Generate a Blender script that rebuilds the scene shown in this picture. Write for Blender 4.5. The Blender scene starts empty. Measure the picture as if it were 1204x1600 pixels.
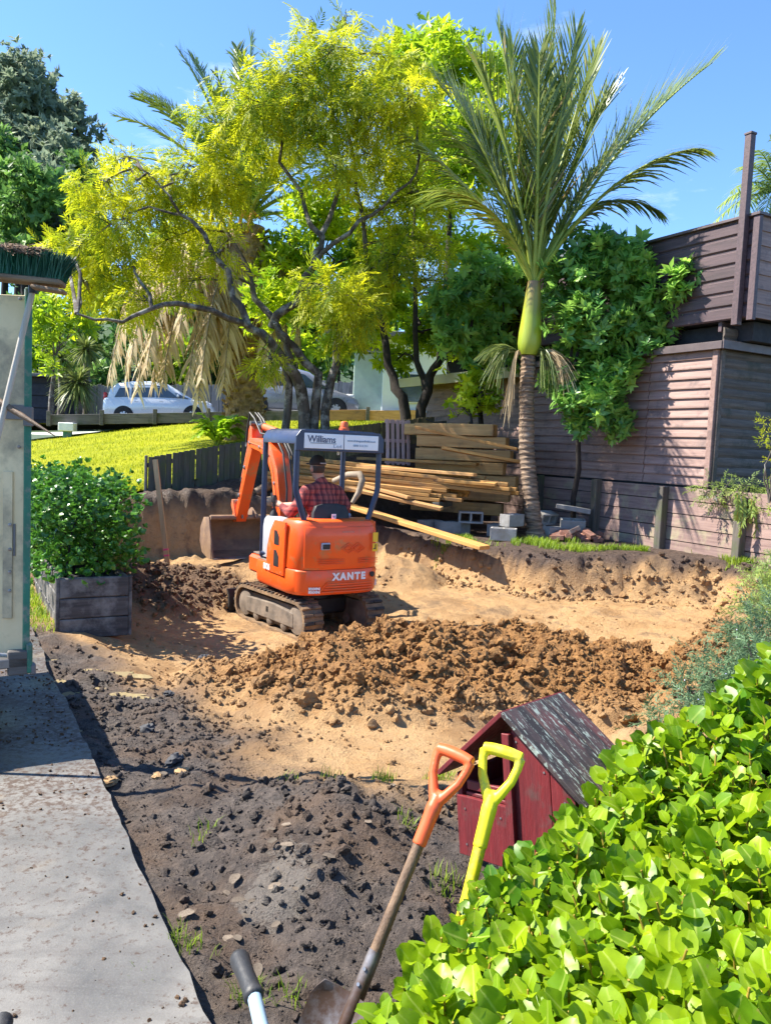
import bpy, bmesh, math, random
import numpy as np
from mathutils import Matrix, Vector, Quaternion
random.seed(7); rng = np.random.default_rng(7)
sc = bpy.context.scene
C = sc.collection
# ---------------------------------------------------------------- camera
F, PITCH, ROLL, CAM = 1250.0, math.radians(-4.6), math.radians(2.5), Vector((0, 0, 1.7))
cd = bpy.data.cameras.new('camera'); cam = bpy.data.objects.new('camera', cd); C.objects.link(cam)
cd.sensor_fit = 'VERTICAL'; cd.angle = 2 * math.atan(800 / F); cd.clip_start = 0.05; cd.clip_end = 1500
RM = Matrix.Rotation(math.pi / 2 + PITCH, 3, 'X') @ Matrix.Rotation(ROLL, 3, 'Z')
cam.matrix_world = Matrix.Translation(CAM) @ RM.to_4x4()
sc.camera = cam
# ---------------------------------------------------------------- sky, sun, exposure
SUN_EL = math.radians(50); SUN_ROT = math.atan2(-0.995, 0.095)
w = bpy.data.worlds.new('World'); sc.world = w; w.use_nodes = True
nt = w.node_tree; nt.nodes.clear()
sky = nt.nodes.new('ShaderNodeTexSky'); sky.sky_type = 'NISHITA'; sky.sun_disc = False
sky.sun_elevation = SUN_EL; sky.sun_rotation = SUN_ROT; sky.air_density = 1.0; sky.dust_density = 0.0; sky.ozone_density = 10.0
tc = nt.nodes.new('ShaderNodeTexCoord'); mp = nt.nodes.new('ShaderNodeMapping')
mp.inputs['Scale'].default_value = (2.0, 2.0, 7.0); mp.inputs['Rotation'].default_value = (0.25, 0.2, 0.5)
cn = nt.nodes.new('ShaderNodeTexNoise'); cn.inputs['Scale'].default_value = 2.3; cn.inputs['Detail'].default_value = 9
cn.inputs['Roughness'].default_value = 0.62
cr = nt.nodes.new('ShaderNodeMapRange'); cr.inputs[1].default_value = 0.60; cr.inputs[2].default_value = 0.86; cr.inputs[4].default_value = 0.5
mx = nt.nodes.new('ShaderNodeMix'); mx.data_type = 'RGBA'; mx.inputs[7].default_value = (6.5, 6.9, 7.4, 1)
bg = nt.nodes.new('ShaderNodeBackground'); bg.inputs[1].default_value = 0.07
ow = nt.nodes.new('ShaderNodeOutputWorld')
L = nt.links.new
L(tc.outputs['Generated'], mp.inputs[0]); L(mp.outputs[0], cn.inputs['Vector']); L(cn.outputs[0], cr.inputs[0])
L(cr.outputs[0], mx.inputs[0]); L(sky.outputs[0], mx.inputs[6]); L(mx.outputs[2], bg.inputs[0]); L(bg.outputs[0], ow.inputs[0])
SUN = Vector((math.sin(SUN_ROT) * math.cos(SUN_EL), math.cos(SUN_ROT) * math.cos(SUN_EL), math.sin(SUN_EL)))
ld = bpy.data.lights.new('sun', 'SUN'); ld.energy = 3.0; ld.angle = math.radians(0.5); ld.color = (1.0, 0.94, 0.82)
so = bpy.data.objects.new('sun', ld); C.objects.link(so); so.rotation_euler = (-SUN).to_track_quat('-Z', 'Y').to_euler(); so.location = (-20, 6, 20)
vs = sc.view_settings; vs.view_transform = 'Standard'; vs.look = 'None'; vs.gamma = 1.0; vs.exposure = 2.2; vs.use_curve_mapping = False
sc.cycles.max_bounces = 7; sc.cycles.transparent_max_bounces = 8; sc.cycles.caustics_reflective = False; sc.cycles.caustics_refractive = False
sc.cycles.use_denoising = True

# ---------------------------------------------------------------- measuring helpers: photo pixel + a distance -> point of the place
def ray(px, py):
    d = RM @ Vector((px - 602, 800 - py, -F)); return d / d.y
def at(px, py, y): return CAM + ray(px, py) * y
def onz(px, py, z):
    d = ray(px, py); return CAM + d * ((z - CAM.z) / d.z)
def proj(p):
    q = RM.transposed() @ (Vector(p) - CAM); return 602 + F * q.x / -q.z, 800 - F * q.y / -q.z
AU = math.radians(29)
U = Vector((-math.sin(AU), math.cos(AU), 0)); V = Vector((math.cos(AU), math.sin(AU), 0)); Z = Vector((0, 0, 1))   # the plot's two directions
def uv(o, u, v, z=0): return Vector((o[0], o[1], 0)) + U * u + V * v + Z * z

# ---------------------------------------------------------------- scene tree helpers
def wm(o):
    m = o.matrix_basis.copy()
    return m if o.parent is None else wm(o.parent) @ o.matrix_parent_inverse @ m
def tag(o, label=None, cat=None, group=None, kind=None):
    if label: o['label'] = label
    if cat: o['category'] = cat
    if group: o['group'] = group
    if kind: o['kind'] = kind
    return o
def empty(name, loc=(0, 0, 0), rz=0, label=None, cat=None, group=None):
    o = bpy.data.objects.new(name, None); C.objects.link(o); o.location = loc; o.rotation_euler = (0, 0, rz); o.empty_display_size = 0.1
    return tag(o, label, cat, group)
def link(name, me, parent=None, mat4=None, world=False):
    """mat4: the object's own matrix (in the parent's frame unless world)."""
    o = bpy.data.objects.new(name, me); C.objects.link(o)
    if parent is not None:
        o.parent = parent
        if world: o.matrix_parent_inverse = wm(parent).inverted()
    if mat4 is not None: o.matrix_basis = mat4
    return o
def finish(me, mat, smooth):
    if mat is not None: me.materials.append(mat)
    if smooth:
        me.shade_smooth()
        if smooth < 180: me.set_sharp_from_angle(angle=math.radians(smooth))
    return me
def fastmesh(name, v, f, mat, smooth=0, attrs=None):
    v = np.asarray(v, np.float32); f = np.asarray(f, np.int32); k = f.shape[1]
    me = bpy.data.meshes.new(name)
    me.vertices.add(len(v)); me.vertices.foreach_set('co', v.ravel())
    me.loops.add(f.size); me.loops.foreach_set('vertex_index', f.ravel())
    me.polygons.add(len(f)); me.polygons.foreach_set('loop_start', np.arange(0, f.size, k, dtype=np.int32))
    for n, a in (attrs or {}).items():
        at_ = me.attributes.new(n, 'FLOAT', 'POINT'); at_.data.foreach_set('value', np.asarray(a, np.float32))
    me.update(calc_edges=True); me.validate()
    return finish(me, mat, smooth)
_bc = {}
def bbox_data(s, b):
    key = (round(s[0], 4), round(s[1], 4), round(s[2], 4), b)
    if key not in _bc:
        bm = bmesh.new(); bmesh.ops.create_cube(bm, size=1); bmesh.ops.scale(bm, vec=s, verts=bm.verts)
        if b: bmesh.ops.bevel(bm, geom=bm.edges[:], offset=min(b, min(s) * .45), segments=1, affect='EDGES', profile=.5)
        bm.verts.index_update()
        _bc[key] = ([v.co.copy() for v in bm.verts], [[v.index for v in f.verts] for f in bm.faces]); bm.free()
    return _bc[key]
class MB:
    def __init__(s): s.v = []; s.f = []
    def add(s, v, f, m=None):
        n = len(s.v); s.v += [(m @ Vector(p)) if m is not None else Vector(p) for p in v]; s.f += [[i + n for i in q] for q in f]; return s
    def box(s, c, size, b=0.0, m=None, rot=None):
        v, f = bbox_data(size, b); t = Matrix.Translation(c)
        if rot is not None: t = t @ rot.to_4x4()
        return s.add(v, f, (m @ t) if m is not None else t)
    def tube(s, pts, r, n=8, m=None, cap=True, flat=1.0):
        pts = [Vector(p) for p in pts]; k = len(pts); rs = r if isinstance(r, (list, tuple)) else [r] * k
        v, f = [], []; side = None
        for i, p in enumerate(pts):
            d = (pts[min(i + 1, k - 1)] - pts[max(i - 1, 0)]).normalized()
            if side is None:
                a = Vector((0, 0, 1)) if abs(d.z) < .9 else Vector((1, 0, 0)); side = d.cross(a).normalized()
            else: side = (side - d * side.dot(d)).normalized()
            up = side.cross(d)
            for j in range(n):
                a = 2 * math.pi * j / n; v.append(p + (side * math.cos(a) + up * math.sin(a) * flat) * rs[i])
        for i in range(k - 1):
            for j in range(n): f.append([i * n + j, i * n + (j + 1) % n, (i + 1) * n + (j + 1) % n, (i + 1) * n + j])
        if cap: f.append(list(range(n))[::-1]); f.append([(k - 1) * n + j for j in range(n)])
        return s.add(v, f, m)
    def lathe(s, prof, n=16, m=None):
        v, f = [], []; k = len(prof)
        for r, z in prof:
            for j in range(n): v.append((r * math.cos(2 * math.pi * j / n), r * math.sin(2 * math.pi * j / n), z))
        for i in range(k - 1):
            for j in range(n): f.append([i * n + j, i * n + (j + 1) % n, (i + 1) * n + (j + 1) % n, (i + 1) * n + j])
        f.append(list(range(n))[::-1]); f.append([(k - 1) * n + j for j in range(n)])
        return s.add(v, f, m)
    def prism(s, poly, depth, m=None, z0=0.0):
        n = len(poly); v = [(x, y, z0) for x, y in poly] + [(x, y, z0 + depth) for x, y in poly]
        f = [list(range(n))[::-1], [n + i for i in range(n)]] + [[i, (i + 1) % n, n + (i + 1) % n, n + i] for i in range(n)]
        return s.add(v, f, m)
    def loft(s, rings, m=None, cap=True):
        n = len(rings[0]); v = [p for r in rings for p in r]; f = []
        for i in range(len(rings) - 1):
            for j in range(n): f.append([i * n + j, i * n + (j + 1) % n, (i + 1) * n + (j + 1) % n, (i + 1) * n + j])
        if cap: f.append(list(range(n))[::-1]); f.append([(len(rings) - 1) * n + j for j in range(n)])
        return s.add(v, f, m)
    def mesh(s, name, mat, smooth=0, bevel=0):
        me = bpy.data.meshes.new(name); me.from_pydata([tuple(p) for p in s.v], [], s.f)
        bm = bmesh.new(); bm.from_mesh(me)
        if bevel:
            es = [e for e in bm.edges if len(e.link_faces) == 2 and e.calc_face_angle(0) > .5]
            bmesh.ops.bevel(bm, geom=es, offset=bevel, segments=2, affect='EDGES', profile=.6, clamp_overlap=True)
        bmesh.ops.recalc_face_normals(bm, faces=bm.faces); bm.to_mesh(me); bm.free(); me.validate()
        return finish(me, mat, smooth)
    def build(s, name, mat, parent=None, smooth=0, bevel=0, mat4=None, world=False):
        return link(name, s.mesh(name, mat, smooth, bevel), parent, mat4, world)
def copy_tree(o, parent=None):
    c = o.copy(); C.objects.link(c); c.parent = parent
    for ch in list(o.children): copy_tree(ch, c)
    return c
def frame(o, x, z=Z):
    """matrix with X along x, Z near z"""
    x = Vector(x).normalized(); y = Vector(z).cross(x).normalized(); zz = x.cross(y)
    m = Matrix((x, y, zz)).transposed().to_4x4(); m.translation = o; return m
def sstep(a, b, x):
    t = np.clip((x - a) / (b - a), 0, 1); return t * t * (3 - 2 * t)
_perm = np.random.default_rng(3).integers(0, 2 ** 31, (256, 256)).astype(np.float64) / 2 ** 31
def vnoise(x, y):
    xi = np.floor(x).astype(int); yi = np.floor(y).astype(int); fx = x - xi; fy = y - yi
    fx = fx * fx * (3 - 2 * fx); fy = fy * fy * (3 - 2 * fy)
    g = lambda a, b: _perm[a & 255, b & 255]
    return (g(xi, yi) * (1 - fx) + g(xi + 1, yi) * fx) * (1 - fy) + (g(xi, yi + 1) * (1 - fx) + g(xi + 1, yi + 1) * fx) * fy * 1.0
def fbm(x, y, o=4, g=.5):
    r = 0; a = 1; t = 0
    for i in range(o): r = r + a * (vnoise(x + 17.3 * i, y - 9.1 * i) - .5); t += a; a *= g; x = x * 2.03; y = y * 2.03
    return r / t * 2
ORD = ['first', 'second', 'third', 'fourth', 'fifth', 'sixth', 'seventh', 'eighth', 'ninth', 'tenth', 'eleventh', 'twelfth', 'thirteenth', 'fourteenth', 'fifteenth', 'sixteenth']

# ---------------------------------------------------------------- materials
def nodes(name):
    m = bpy.data.materials.new(name); m.use_nodes = True; t = m.node_tree
    return m, t, t.nodes['Principled BSDF'], t.nodes['Material Output']
def N(t, typ, **kw):
    n = t.nodes.new('ShaderNode' + typ)
    for k, v in kw.items():
        if k.startswith('i_'): n.inputs[k[2:].replace('_', ' ')].default_value = v
        else: setattr(n, k, v)
    return n
def noise(t, scale, detail=4, rough=.55, vec=None, dist=0):
    n = N(t, 'TexNoise'); n.inputs['Scale'].default_value = scale; n.inputs['Detail'].default_value = detail
    n.inputs['Roughness'].default_value = rough; n.inputs['Distortion'].default_value = dist
    if vec is not None: t.links.new(vec, n.inputs['Vector'])
    return n.outputs[0]
def rng_(t, v, a, b, c=0.0, d=1.0):
    n = N(t, 'MapRange'); t.links.new(v, n.inputs[0])
    for i, x in enumerate((a, b, c, d)): n.inputs[i + 1].default_value = x
    return n.outputs[0]
def mixc(t, f, a, b, blend='MIX'):
    n = N(t, 'Mix', data_type='RGBA', blend_type=blend)
    for i, x in ((0, f), (6, a), (7, b)):
        if isinstance(x, (tuple, list)): n.inputs[i].default_value = tuple(x) + ((1,) if len(x) == 3 else ())
        elif isinstance(x, (int, float)): n.inputs[i].default_value = x
        else: t.links.new(x, n.inputs[i])
    return n.outputs[2]
def math_(t, op, a, b=0.0):
    n = N(t, 'Math', operation=op)
    for i, x in ((0, a), (1, b)):
        if isinstance(x, (int, float)): n.inputs[i].default_value = x
        else: t.links.new(x, n.inputs[i])
    return n.outputs[0]
def coords(t, stretch=(1, 1, 1), kind='Object', rand=True):
    c = N(t, 'TexCoord'); mp = N(t, 'Mapping'); mp.inputs['Scale'].default_value = stretch
    t.links.new(c.outputs[kind], mp.inputs[0])
    if rand:
        oi = N(t, 'ObjectInfo'); k = math_(t, 'MULTIPLY', oi.outputs['Random'], 57.0)
        cb = N(t, 'CombineXYZ')
        for i in range(3): t.links.new(k, cb.inputs[i])
        t.links.new(cb.outputs[0], mp.inputs['Location'])
    return mp.outputs[0]
def bump(t, b, h, strength=.4, dist=.01):
    n = N(t, 'Bump'); n.inputs['Strength'].default_value = strength; n.inputs['Distance'].default_value = dist
    t.links.new(h, n.inputs['Height']); t.links.new(n.outputs[0], b.inputs['Normal']); return n
def mat(name, c1, c2=None, scale=6, stretch=(1, 1, 1), rough=.7, rough2=None, bmp=.15, bscale=30, bdist=.01, metal=0, tint=0.0, spec=.5,
        dirt=None, dirt_amt=.5, dirt_scale=3, coat=0, kind='Object', contrast=(.35, .65), rand=True):
    m, t, b, o = nodes(name); v = coords(t, stretch, kind, rand)
    n1 = noise(t, scale, 6, .6, v); f = rng_(t, n1, *contrast)
    col = mixc(t, f, c1, c2 if c2 else tuple(x * .8 for x in c1))
    if tint:
        oi = N(t, 'ObjectInfo'); k = rng_(t, oi.outputs['Random'], 0, 1, 1 - tint, 1 + tint)
        vm = N(t, 'VectorMath', operation='SCALE'); t.links.new(col, vm.inputs[0]); t.links.new(k, vm.inputs['Scale']); col = vm.outputs[0]
    if dirt:
        v2 = coords(t, (1, 1, 1), kind, rand); d = rng_(t, noise(t, dirt_scale, 8, .65, v2), .62 - dirt_amt * .3, .75 - dirt_amt * .2)
        col = mixc(t, d, col, dirt)
    t.links.new(col, b.inputs['Base Color'])
    r = rng_(t, noise(t, scale * 2.3, 4, .5, v), .3, .7, rough, rough2 if rough2 is not None else min(1, rough + .12)); t.links.new(r, b.inputs['Roughness'])
    b.inputs['Metallic'].default_value = metal; b.inputs['Specular IOR Level'].default_value = spec; b.inputs['Coat Weight'].default_value = coat
    if bmp: bump(t, b, noise(t, bscale, 5, .6, v), bmp, bdist)
    return m
def leafmat(name, dark, light, trans=.4, rough=.4, spec=.4, tcol=None, brown=None, vein=False):
    m, t, b, o = nodes(name)
    a = N(t, 'Attribute', attribute_name='var'); oi = N(t, 'ObjectInfo')
    g = N(t, 'NewGeometry'); nz = noise(t, .9, 2, .5, g.outputs['Position'])
    f = math_(t, 'ADD', math_(t, 'MULTIPLY', a.outputs['Fac'], .75), math_(t, 'MULTIPLY', math_(t, 'SUBTRACT', nz, .40), 1.7))
    n = N(t, 'Clamp'); t.links.new(f, n.inputs[0]); col = mixc(t, n.outputs[0], dark, light)
    if brown: col = mixc(t, rng_(t, a.outputs['Fac'], brown, brown + .03, 0, .85), col, (.34, .22, .10))
    if vein:
        mid = N(t, 'Attribute', attribute_name='mid').outputs['Fac']; col = mixc(t, rng_(t, mid, .72, 1, 0, .55), col, (.62, .68, .16))
        bl = rng_(t, noise(t, 55, 3, .6, g.outputs['Position']), .66, .70, 0, .8); col = mixc(t, bl, col, (.22, .20, .05))
        col = mixc(t, rng_(t, noise(t, 22, 4, .6, g.outputs['Position']), .4, .75, 0, .35), col, tuple(x * .6 for x in dark))
    t.links.new(col, b.inputs['Base Color']); b.inputs['Roughness'].default_value = rough; b.inputs['Specular IOR Level'].default_value = spec
    tr = N(t, 'BsdfTranslucent'); tl = mixc(t, n.outputs[0], tuple(min(1, x * 1.5) for x in (tcol or dark)), tuple(min(1, x * 1.5) for x in (tcol or light)))
    t.links.new(tl, tr.inputs[0]); mxs = N(t, 'MixShader'); mxs.inputs[0].default_value = trans
    t.links.new(b.outputs[0], mxs.inputs[1]); t.links.new(tr.outputs[0], mxs.inputs[2]); t.links.new(mxs.outputs[0], o.inputs[0])
    return m
M = {}
M['concrete'] = None
def wood(name, c1, c2, **k):
    k.setdefault('rough', .7); k.setdefault('bmp', .35); k.setdefault('bscale', 26); k.setdefault('tint', .22); k.setdefault('stretch', (.6, 9, 9)); k.setdefault('scale', 3)
    return mat(name, c1, c2, **k)
M['timber_new'] = wood('timber_new', (.50, .27, .075), (.34, .16, .04), dirt=(.13, .08, .04), dirt_amt=.35, tint=.35)
M['timber_beam'] = wood('timber_beam', (.56, .32, .12), (.42, .22, .075), dirt=(.2, .12, .06), dirt_amt=.3)
M['timber_old'] = wood('timber_old', (.15, .135, .12), (.075, .065, .06), dirt=(.05, .06, .03), dirt_amt=.4)
M['paling_dark'] = wood('paling_dark', (.072, .07, .055), (.03, .032, .024), dirt=(.05, .065, .025), dirt_amt=.6, stretch=(9, 9, .6))
M['paling_brown'] = wood('paling_brown', (.20, .145, .06), (.10, .07, .03), dirt=(.07, .065, .03), dirt_amt=.4, stretch=(9, 9, .6))
M['paling_grey'] = wood('paling_grey', (.30, .27, .25), (.17, .15, .14), stretch=(9, 9, .6))
M['planter_wood'] = wood('planter_wood', (.085, .075, .07), (.04, .035, .034), dirt=(.20, .185, .17), dirt_amt=.5, dirt_scale=5)
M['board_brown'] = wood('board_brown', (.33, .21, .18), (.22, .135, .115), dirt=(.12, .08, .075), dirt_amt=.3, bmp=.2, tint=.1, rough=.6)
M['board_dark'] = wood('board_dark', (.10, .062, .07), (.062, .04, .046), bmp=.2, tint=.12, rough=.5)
M['board_greybrown'] = wood('board_greybrown', (.15, .115, .095), (.08, .06, .05), dirt=(.06, .055, .04), dirt_amt=.4)  # the shed's side boards, greyer and darker than its long wall
M['retaining'] = wood('retaining', (.30, .20, .17), (.19, .12, .105), dirt=(.32, .28, .17), dirt_amt=.35, tint=.15)
M['post_wood'] = wood('post_wood', (.13, .115, .095), (.07, .06, .05), dirt=(.09, .10, .05), dirt_amt=.4, stretch=(9, 9, .6))
M['stake_wood'] = wood('stake_wood', (.5, .33, .16), (.4, .25, .11), stretch=(9, 9, .6))
M['shaft_wood'] = wood('shaft_wood', (.24, .15, .085), (.12, .07, .04), dirt=(.07, .045, .03), dirt_amt=.5, stretch=(9, 9, .8), rough=.55)
M['log'] = mat('log', (.32, .25, .18), (.2, .15, .1), scale=5, bmp=.4, bscale=20)
M['orange'] = mat('orange', (.88, .105, .012), (.80, .09, .010), scale=2.5, rough=.34, rough2=.46, bmp=.03, bscale=60, dirt=(.46, .19, .07), dirt_amt=.3, dirt_scale=5, coat=.15)
M['orange_dirty'] = mat('orange_dirty', (.70, .13, .03), (.52, .105, .03), scale=6, rough=.5, bmp=.08, dirt=(.26, .13, .06), dirt_amt=.5, dirt_scale=6)
M['navy'] = mat('navy', (.022, .032, .075), (.03, .038, .08), rough=.32, bmp=.03, dirt=(.1, .09, .08), dirt_amt=.15)
M['black'] = mat('black', (.012, .012, .014), (.022, .021, .022), rough=.5, bmp=.06, dirt=(.07, .06, .05), dirt_amt=.15)
M['rubber'] = mat('rubber', (.045, .038, .033), (.025, .022, .02), rough=.8, bmp=.4, bscale=40, dirt=(.25, .145, .07), dirt_amt=.65, dirt_scale=5)
M['track_mud'] = mat('track_mud', (.27, .165, .085), (.11, .075, .05), scale=7, rough=.85, bmp=.6, bscale=35, bdist=.02)
M['frame_mud'] = mat('frame_mud', (.22, .17, .13), (.10, .08, .065), scale=6, rough=.7, bmp=.5, bscale=28)
M['steel'] = mat('steel', (.36, .36, .38), (.22, .21, .21), rough=.35, metal=.8, bmp=.1, dirt=(.2, .12, .07), dirt_amt=.35, dirt_scale=8)
M['chrome'] = mat('chrome', (.7, .7, .72), (.6, .6, .6), rough=.15, metal=1, bmp=0)
M['bucket_rust'] = mat('bucket_rust', (.29, .18, .11), (.17, .105, .07), scale=5, rough=.6, bmp=.4, dirt=(.32, .2, .1), dirt_amt=.45)
M['white_sign'] = mat('white_sign', (.78, .80, .82), (.72, .74, .77), rough=.4, bmp=0)
M['white_paint'] = mat('white_paint', (.8, .8, .8), (.7, .7, .7), rough=.45, bmp=.03)
M['ink'] = mat('ink', (.05, .07, .14), (.05, .07, .14), rough=.5, bmp=0)
M['ink_grey'] = mat('ink_grey', (.25, .33, .45), (.25, .33, .45), rough=.5, bmp=0)
M['yellow_sticker'] = mat('yellow_sticker', (.8, .5, .02), (.75, .46, .02), rough=.4, bmp=0)
M['grey_plastic'] = mat('grey_plastic', (.42, .42, .45), (.36, .36, .4), rough=.5, bmp=.03)
M['skin'] = mat('skin', (.5, .27, .19), (.44, .22, .15), rough=.5, bmp=.03)
M['cap'] = mat('cap', (.028, .018, .017), (.04, .026, .022), rough=.85, bmp=.2, bscale=200)
M['trousers'] = mat('trousers', (.03, .035, .05), (.02, .024, .035), rough=.85)
M['hair'] = mat('hair', (.03, .02, .015), (.05, .03, .02), rough=.6)
M['red_paint'] = mat('red_paint', (.18, .016, .019), (.115, .011, .014), scale=5, stretch=(6, 6, .7), rough=.45, rough2=.7, bmp=.4, bscale=22, dirt=(.10, .045, .04), dirt_amt=.3, dirt_scale=14)
M['handle_orange'] = mat('handle_orange', (.78, .12, .028), (.70, .10, .025), rough=.42, bmp=.05, dirt=(.4, .1, .05), dirt_amt=.2)
M['handle_yellow'] = mat('handle_yellow', (.80, .70, .012), (.76, .62, .012), rough=.42, bmp=.06, dirt=(.32, .27, .08), dirt_amt=.3, dirt_scale=16)
M['blue_tube'] = mat('blue_tube', (.30, .42, .52), (.26, .36, .46), rough=.35, bmp=.02)
M['grip'] = mat('grip', (.018, .018, .02), (.03, .03, .032), rough=.5, bmp=.2, bscale=60, dirt=(.12, .11, .1), dirt_amt=.25)
M['ply'] = mat('ply', (.78, .62, .38), (.64, .49, .28), scale=3, rough=.6, bmp=.1, dirt=(.27, .22, .15), dirt_amt=.5, dirt_scale=2.4)
M['green_paint'] = mat('green_paint', (.022, .17, .105), (.03, .13, .085), rough=.5, bmp=.2, dirt=(.22, .2, .17), dirt_amt=.4, dirt_scale=14)
M['tape'] = mat('tape', (.17, .16, .16), (.13, .12, .12), rough=.5)
M['bristle_green'] = mat('bristle_green', (.010, .10, .055), (.008, .065, .036), rough=.5, bmp=0)
M['bristle_brown'] = mat('bristle_brown', (.24, .15, .09), (.16, .10, .06), rough=.8, bmp=0)
M['broom_wood'] = wood('broom_wood', (.26, .17, .10), (.15, .09, .05))
M['pole_pale'] = wood('pole_pale', (.58, .52, .45), (.45, .39, .32), stretch=(9, 9, .7))
M['block'] = mat('block', (.33, .315, .30), (.24, .23, .215), scale=8, rough=.9, bmp=.4, bscale=60, tint=.2, dirt=(.2, .17, .13), dirt_amt=.35)
M['brick'] = mat('brick', (.26, .11, .075), (.2, .1, .075), scale=8, rough=.9, bmp=.4, bscale=50, tint=.3, dirt=(.3, .26, .22), dirt_amt=.35)
M['car_body'] = mat('car_body', (.62, .64, .66), (.60, .62, .64), scale=1, rough=.22, bmp=0, metal=.15, coat=.6)
M['car_body2'] = mat('car_body2', (.24, .25, .29), (.22, .23, .27), rough=.25, bmp=0, metal=.2, coat=.6)
M['glass'] = mat('glass', (.03, .045, .06), (.04, .055, .075), rough=.06, bmp=0, spec=.9)
M['tyre'] = mat('tyre', (.02, .02, .022), (.03, .03, .03), rough=.85, bmp=.1)
M['rim'] = mat('rim', (.55, .56, .6), (.5, .5, .55), rough=.3, metal=.6, bmp=0)
M['red_lamp'] = mat('red_lamp', (.5, .02, .02), (.45, .02, .02), rough=.2, bmp=0)
M['asphalt'] = mat('asphalt', (.16, .16, .17), (.12, .12, .125), scale=4, rough=.9, bmp=.2)
M['plaster'] = mat('plaster', (.70, .76, .78), (.62, .69, .72), scale=2, rough=.8, bmp=.05)
M['cream'] = mat('cream', (.62, .58, .44), (.55, .5, .38), scale=2, rough=.8, bmp=.05)
M['roof_grey'] = mat('roof_grey', (.12, .12, .13), (.09, .09, .1), rough=.6)
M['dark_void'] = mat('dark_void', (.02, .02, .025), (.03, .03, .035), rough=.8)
M['metal_flash'] = mat('metal_flash', (.13, .10, .10), (.10, .075, .078), rough=.45, metal=.2, bmp=.05)
M['fluoro'] = mat('fluoro', (.35, .9, .02), (.3, .85, .02), rough=.6, bmp=0)
M['pink'] = mat('pink', (.8, .12, .2), (.75, .1, .18), rough=.6, bmp=0)
M['bark'] = mat('bark', (.12, .098, .08), (.035, .029, .025), scale=9, stretch=(1, 1, .35), rough=.9, bmp=.6, bscale=22, bdist=.02, dirt=(.30, .29, .26), dirt_amt=.42, dirt_scale=5)
M['bark_dark'] = mat('bark_dark', (.035, .026, .022), (.018, .014, .012), scale=9, rough=.9, bmp=.6, bscale=22, bdist=.02)
M['nikau_trunk'] = None
M['dead_frond'] = leafmat('dead_frond', (.36, .25, .13), (.72, .57, .38), .25, .7, .2)
M['rachis'] = mat('rachis', (.30, .36, .05), (.22, .28, .04), rough=.45, bmp=.1)
M['leaf_litter'] = mat('leaf_litter', (.17, .135, .10), (.09, .065, .045), scale=12, rough=.8, tint=.3)
M['l_main'] = leafmat('l_main', (.085, .17, .010), (.58, .57, .016), .5, .5, .3)
M['l_back'] = leafmat('l_back', (.085, .20, .012), (.48, .58, .018), .5, .4, .4)
M['l_right'] = leafmat('l_right', (.08, .22, .06), (.32, .54, .09), .45, .35, .5)
M['l_far'] = leafmat('l_far', (.12, .17, .13), (.26, .31, .2), .35, .6, .2)
M['l_far2'] = leafmat('l_far2', (.05, .13, .04), (.18, .32, .06), .35, .5, .3)
M['l_palm'] = leafmat('l_palm', (.05, .10, .02), (.16, .23, .04), .25, .3, .5)
M['l_nikau'] = leafmat('l_nikau', (.06, .115, .02), (.27, .32, .05), .32, .32, .5, brown=.92)
M['l_grise'] = leafmat('l_grise', (.035, .15, .008), (.32, .44, .008), .34, .40, .35, vein=True)
M['l_box'] = leafmat('l_box', (.028, .10, .016), (.10, .26, .025), .3, .35, .5)
M['l_rose'] = leafmat('l_rose', (.05, .11, .05), (.15, .24, .12), .25, .5, .3)
M['l_trail'] = leafmat('l_trail', (.10, .18, .05), (.30, .38, .08), .3, .5, .3)
M['l_fern'] = leafmat('l_fern', (.12, .28, .012), (.38, .52, .02), .45, .4, .4)
M['l_cord'] = leafmat('l_cord', (.07, .12, .03), (.22, .26, .07), .3, .4, .4)
M['grass'] = leafmat('grass', (.10, .19, .012), (.30, .40, .03), .4, .5, .3)
M['flower'] = mat('flower', (.45, .5, .75), (.5, .52, .7), rough=.6, bmp=0)
M['stem'] = mat('stem', (.36, .24, .035), (.26, .18, .03), rough=.5, bmp=.1)
# ================================================================ THE SETTING
FA = np.array([-3.94, 13.2]); FD = np.array([.873, .489])
def fdist(x, y): return (x - FA[0]) * FD[1] - (y - FA[1]) * FD[0]
def lawnz(x, y):
    z = .88 + .1687 * (x + 4.1) + .14 * (y - 13.6)
    z = np.maximum(z, .55); return 2.42 - np.log1p(np.exp(np.clip((2.42 - z) * 5, -30, 30))) / 5 + .0
E0 = np.array([-.45, 2.21])
def edge_d(x, y): return (x - E0[0]) * V.x + (y - E0[1]) * V.y      # metres to the right of the slab's edge
PIT = np.array([(-8, -3), (1.5, -3), (1.5, 4.6), (2.7, 6.6), (4.4, 9.3), (4.95, 10.2), (4.55, 10.75), (3.5, 10.85), (2.2, 10.9), (1.3, 11.5), (.4, 12.3), (-.6, 13.0), (-1.8, 13.55), (-3.6, 12.75), (-5.2, 11.8), (-8, 10.4)], float)
def pit_sd(x, y):
    """signed distance to the pit's rim, positive outside"""
    d = np.full(x.shape, 1e9); ins = np.zeros(x.shape, bool); n = len(PIT)
    for i in range(n):
        a, b = PIT[i], PIT[(i + 1) % n]; e = b - a
        t = np.clip(((x - a[0]) * e[0] + (y - a[1]) * e[1]) / (e @ e), 0, 1)
        d = np.minimum(d, np.hypot(x - a[0] - t * e[0], y - a[1] - t * e[1]))
        c = ((a[1] > y) != (b[1] > y)) & (x < (b[0] - a[0]) * (y - a[1]) / (b[1] - a[1] + 1e-12) + a[0]); ins ^= c
    return np.where(ins, -d, d)
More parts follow.
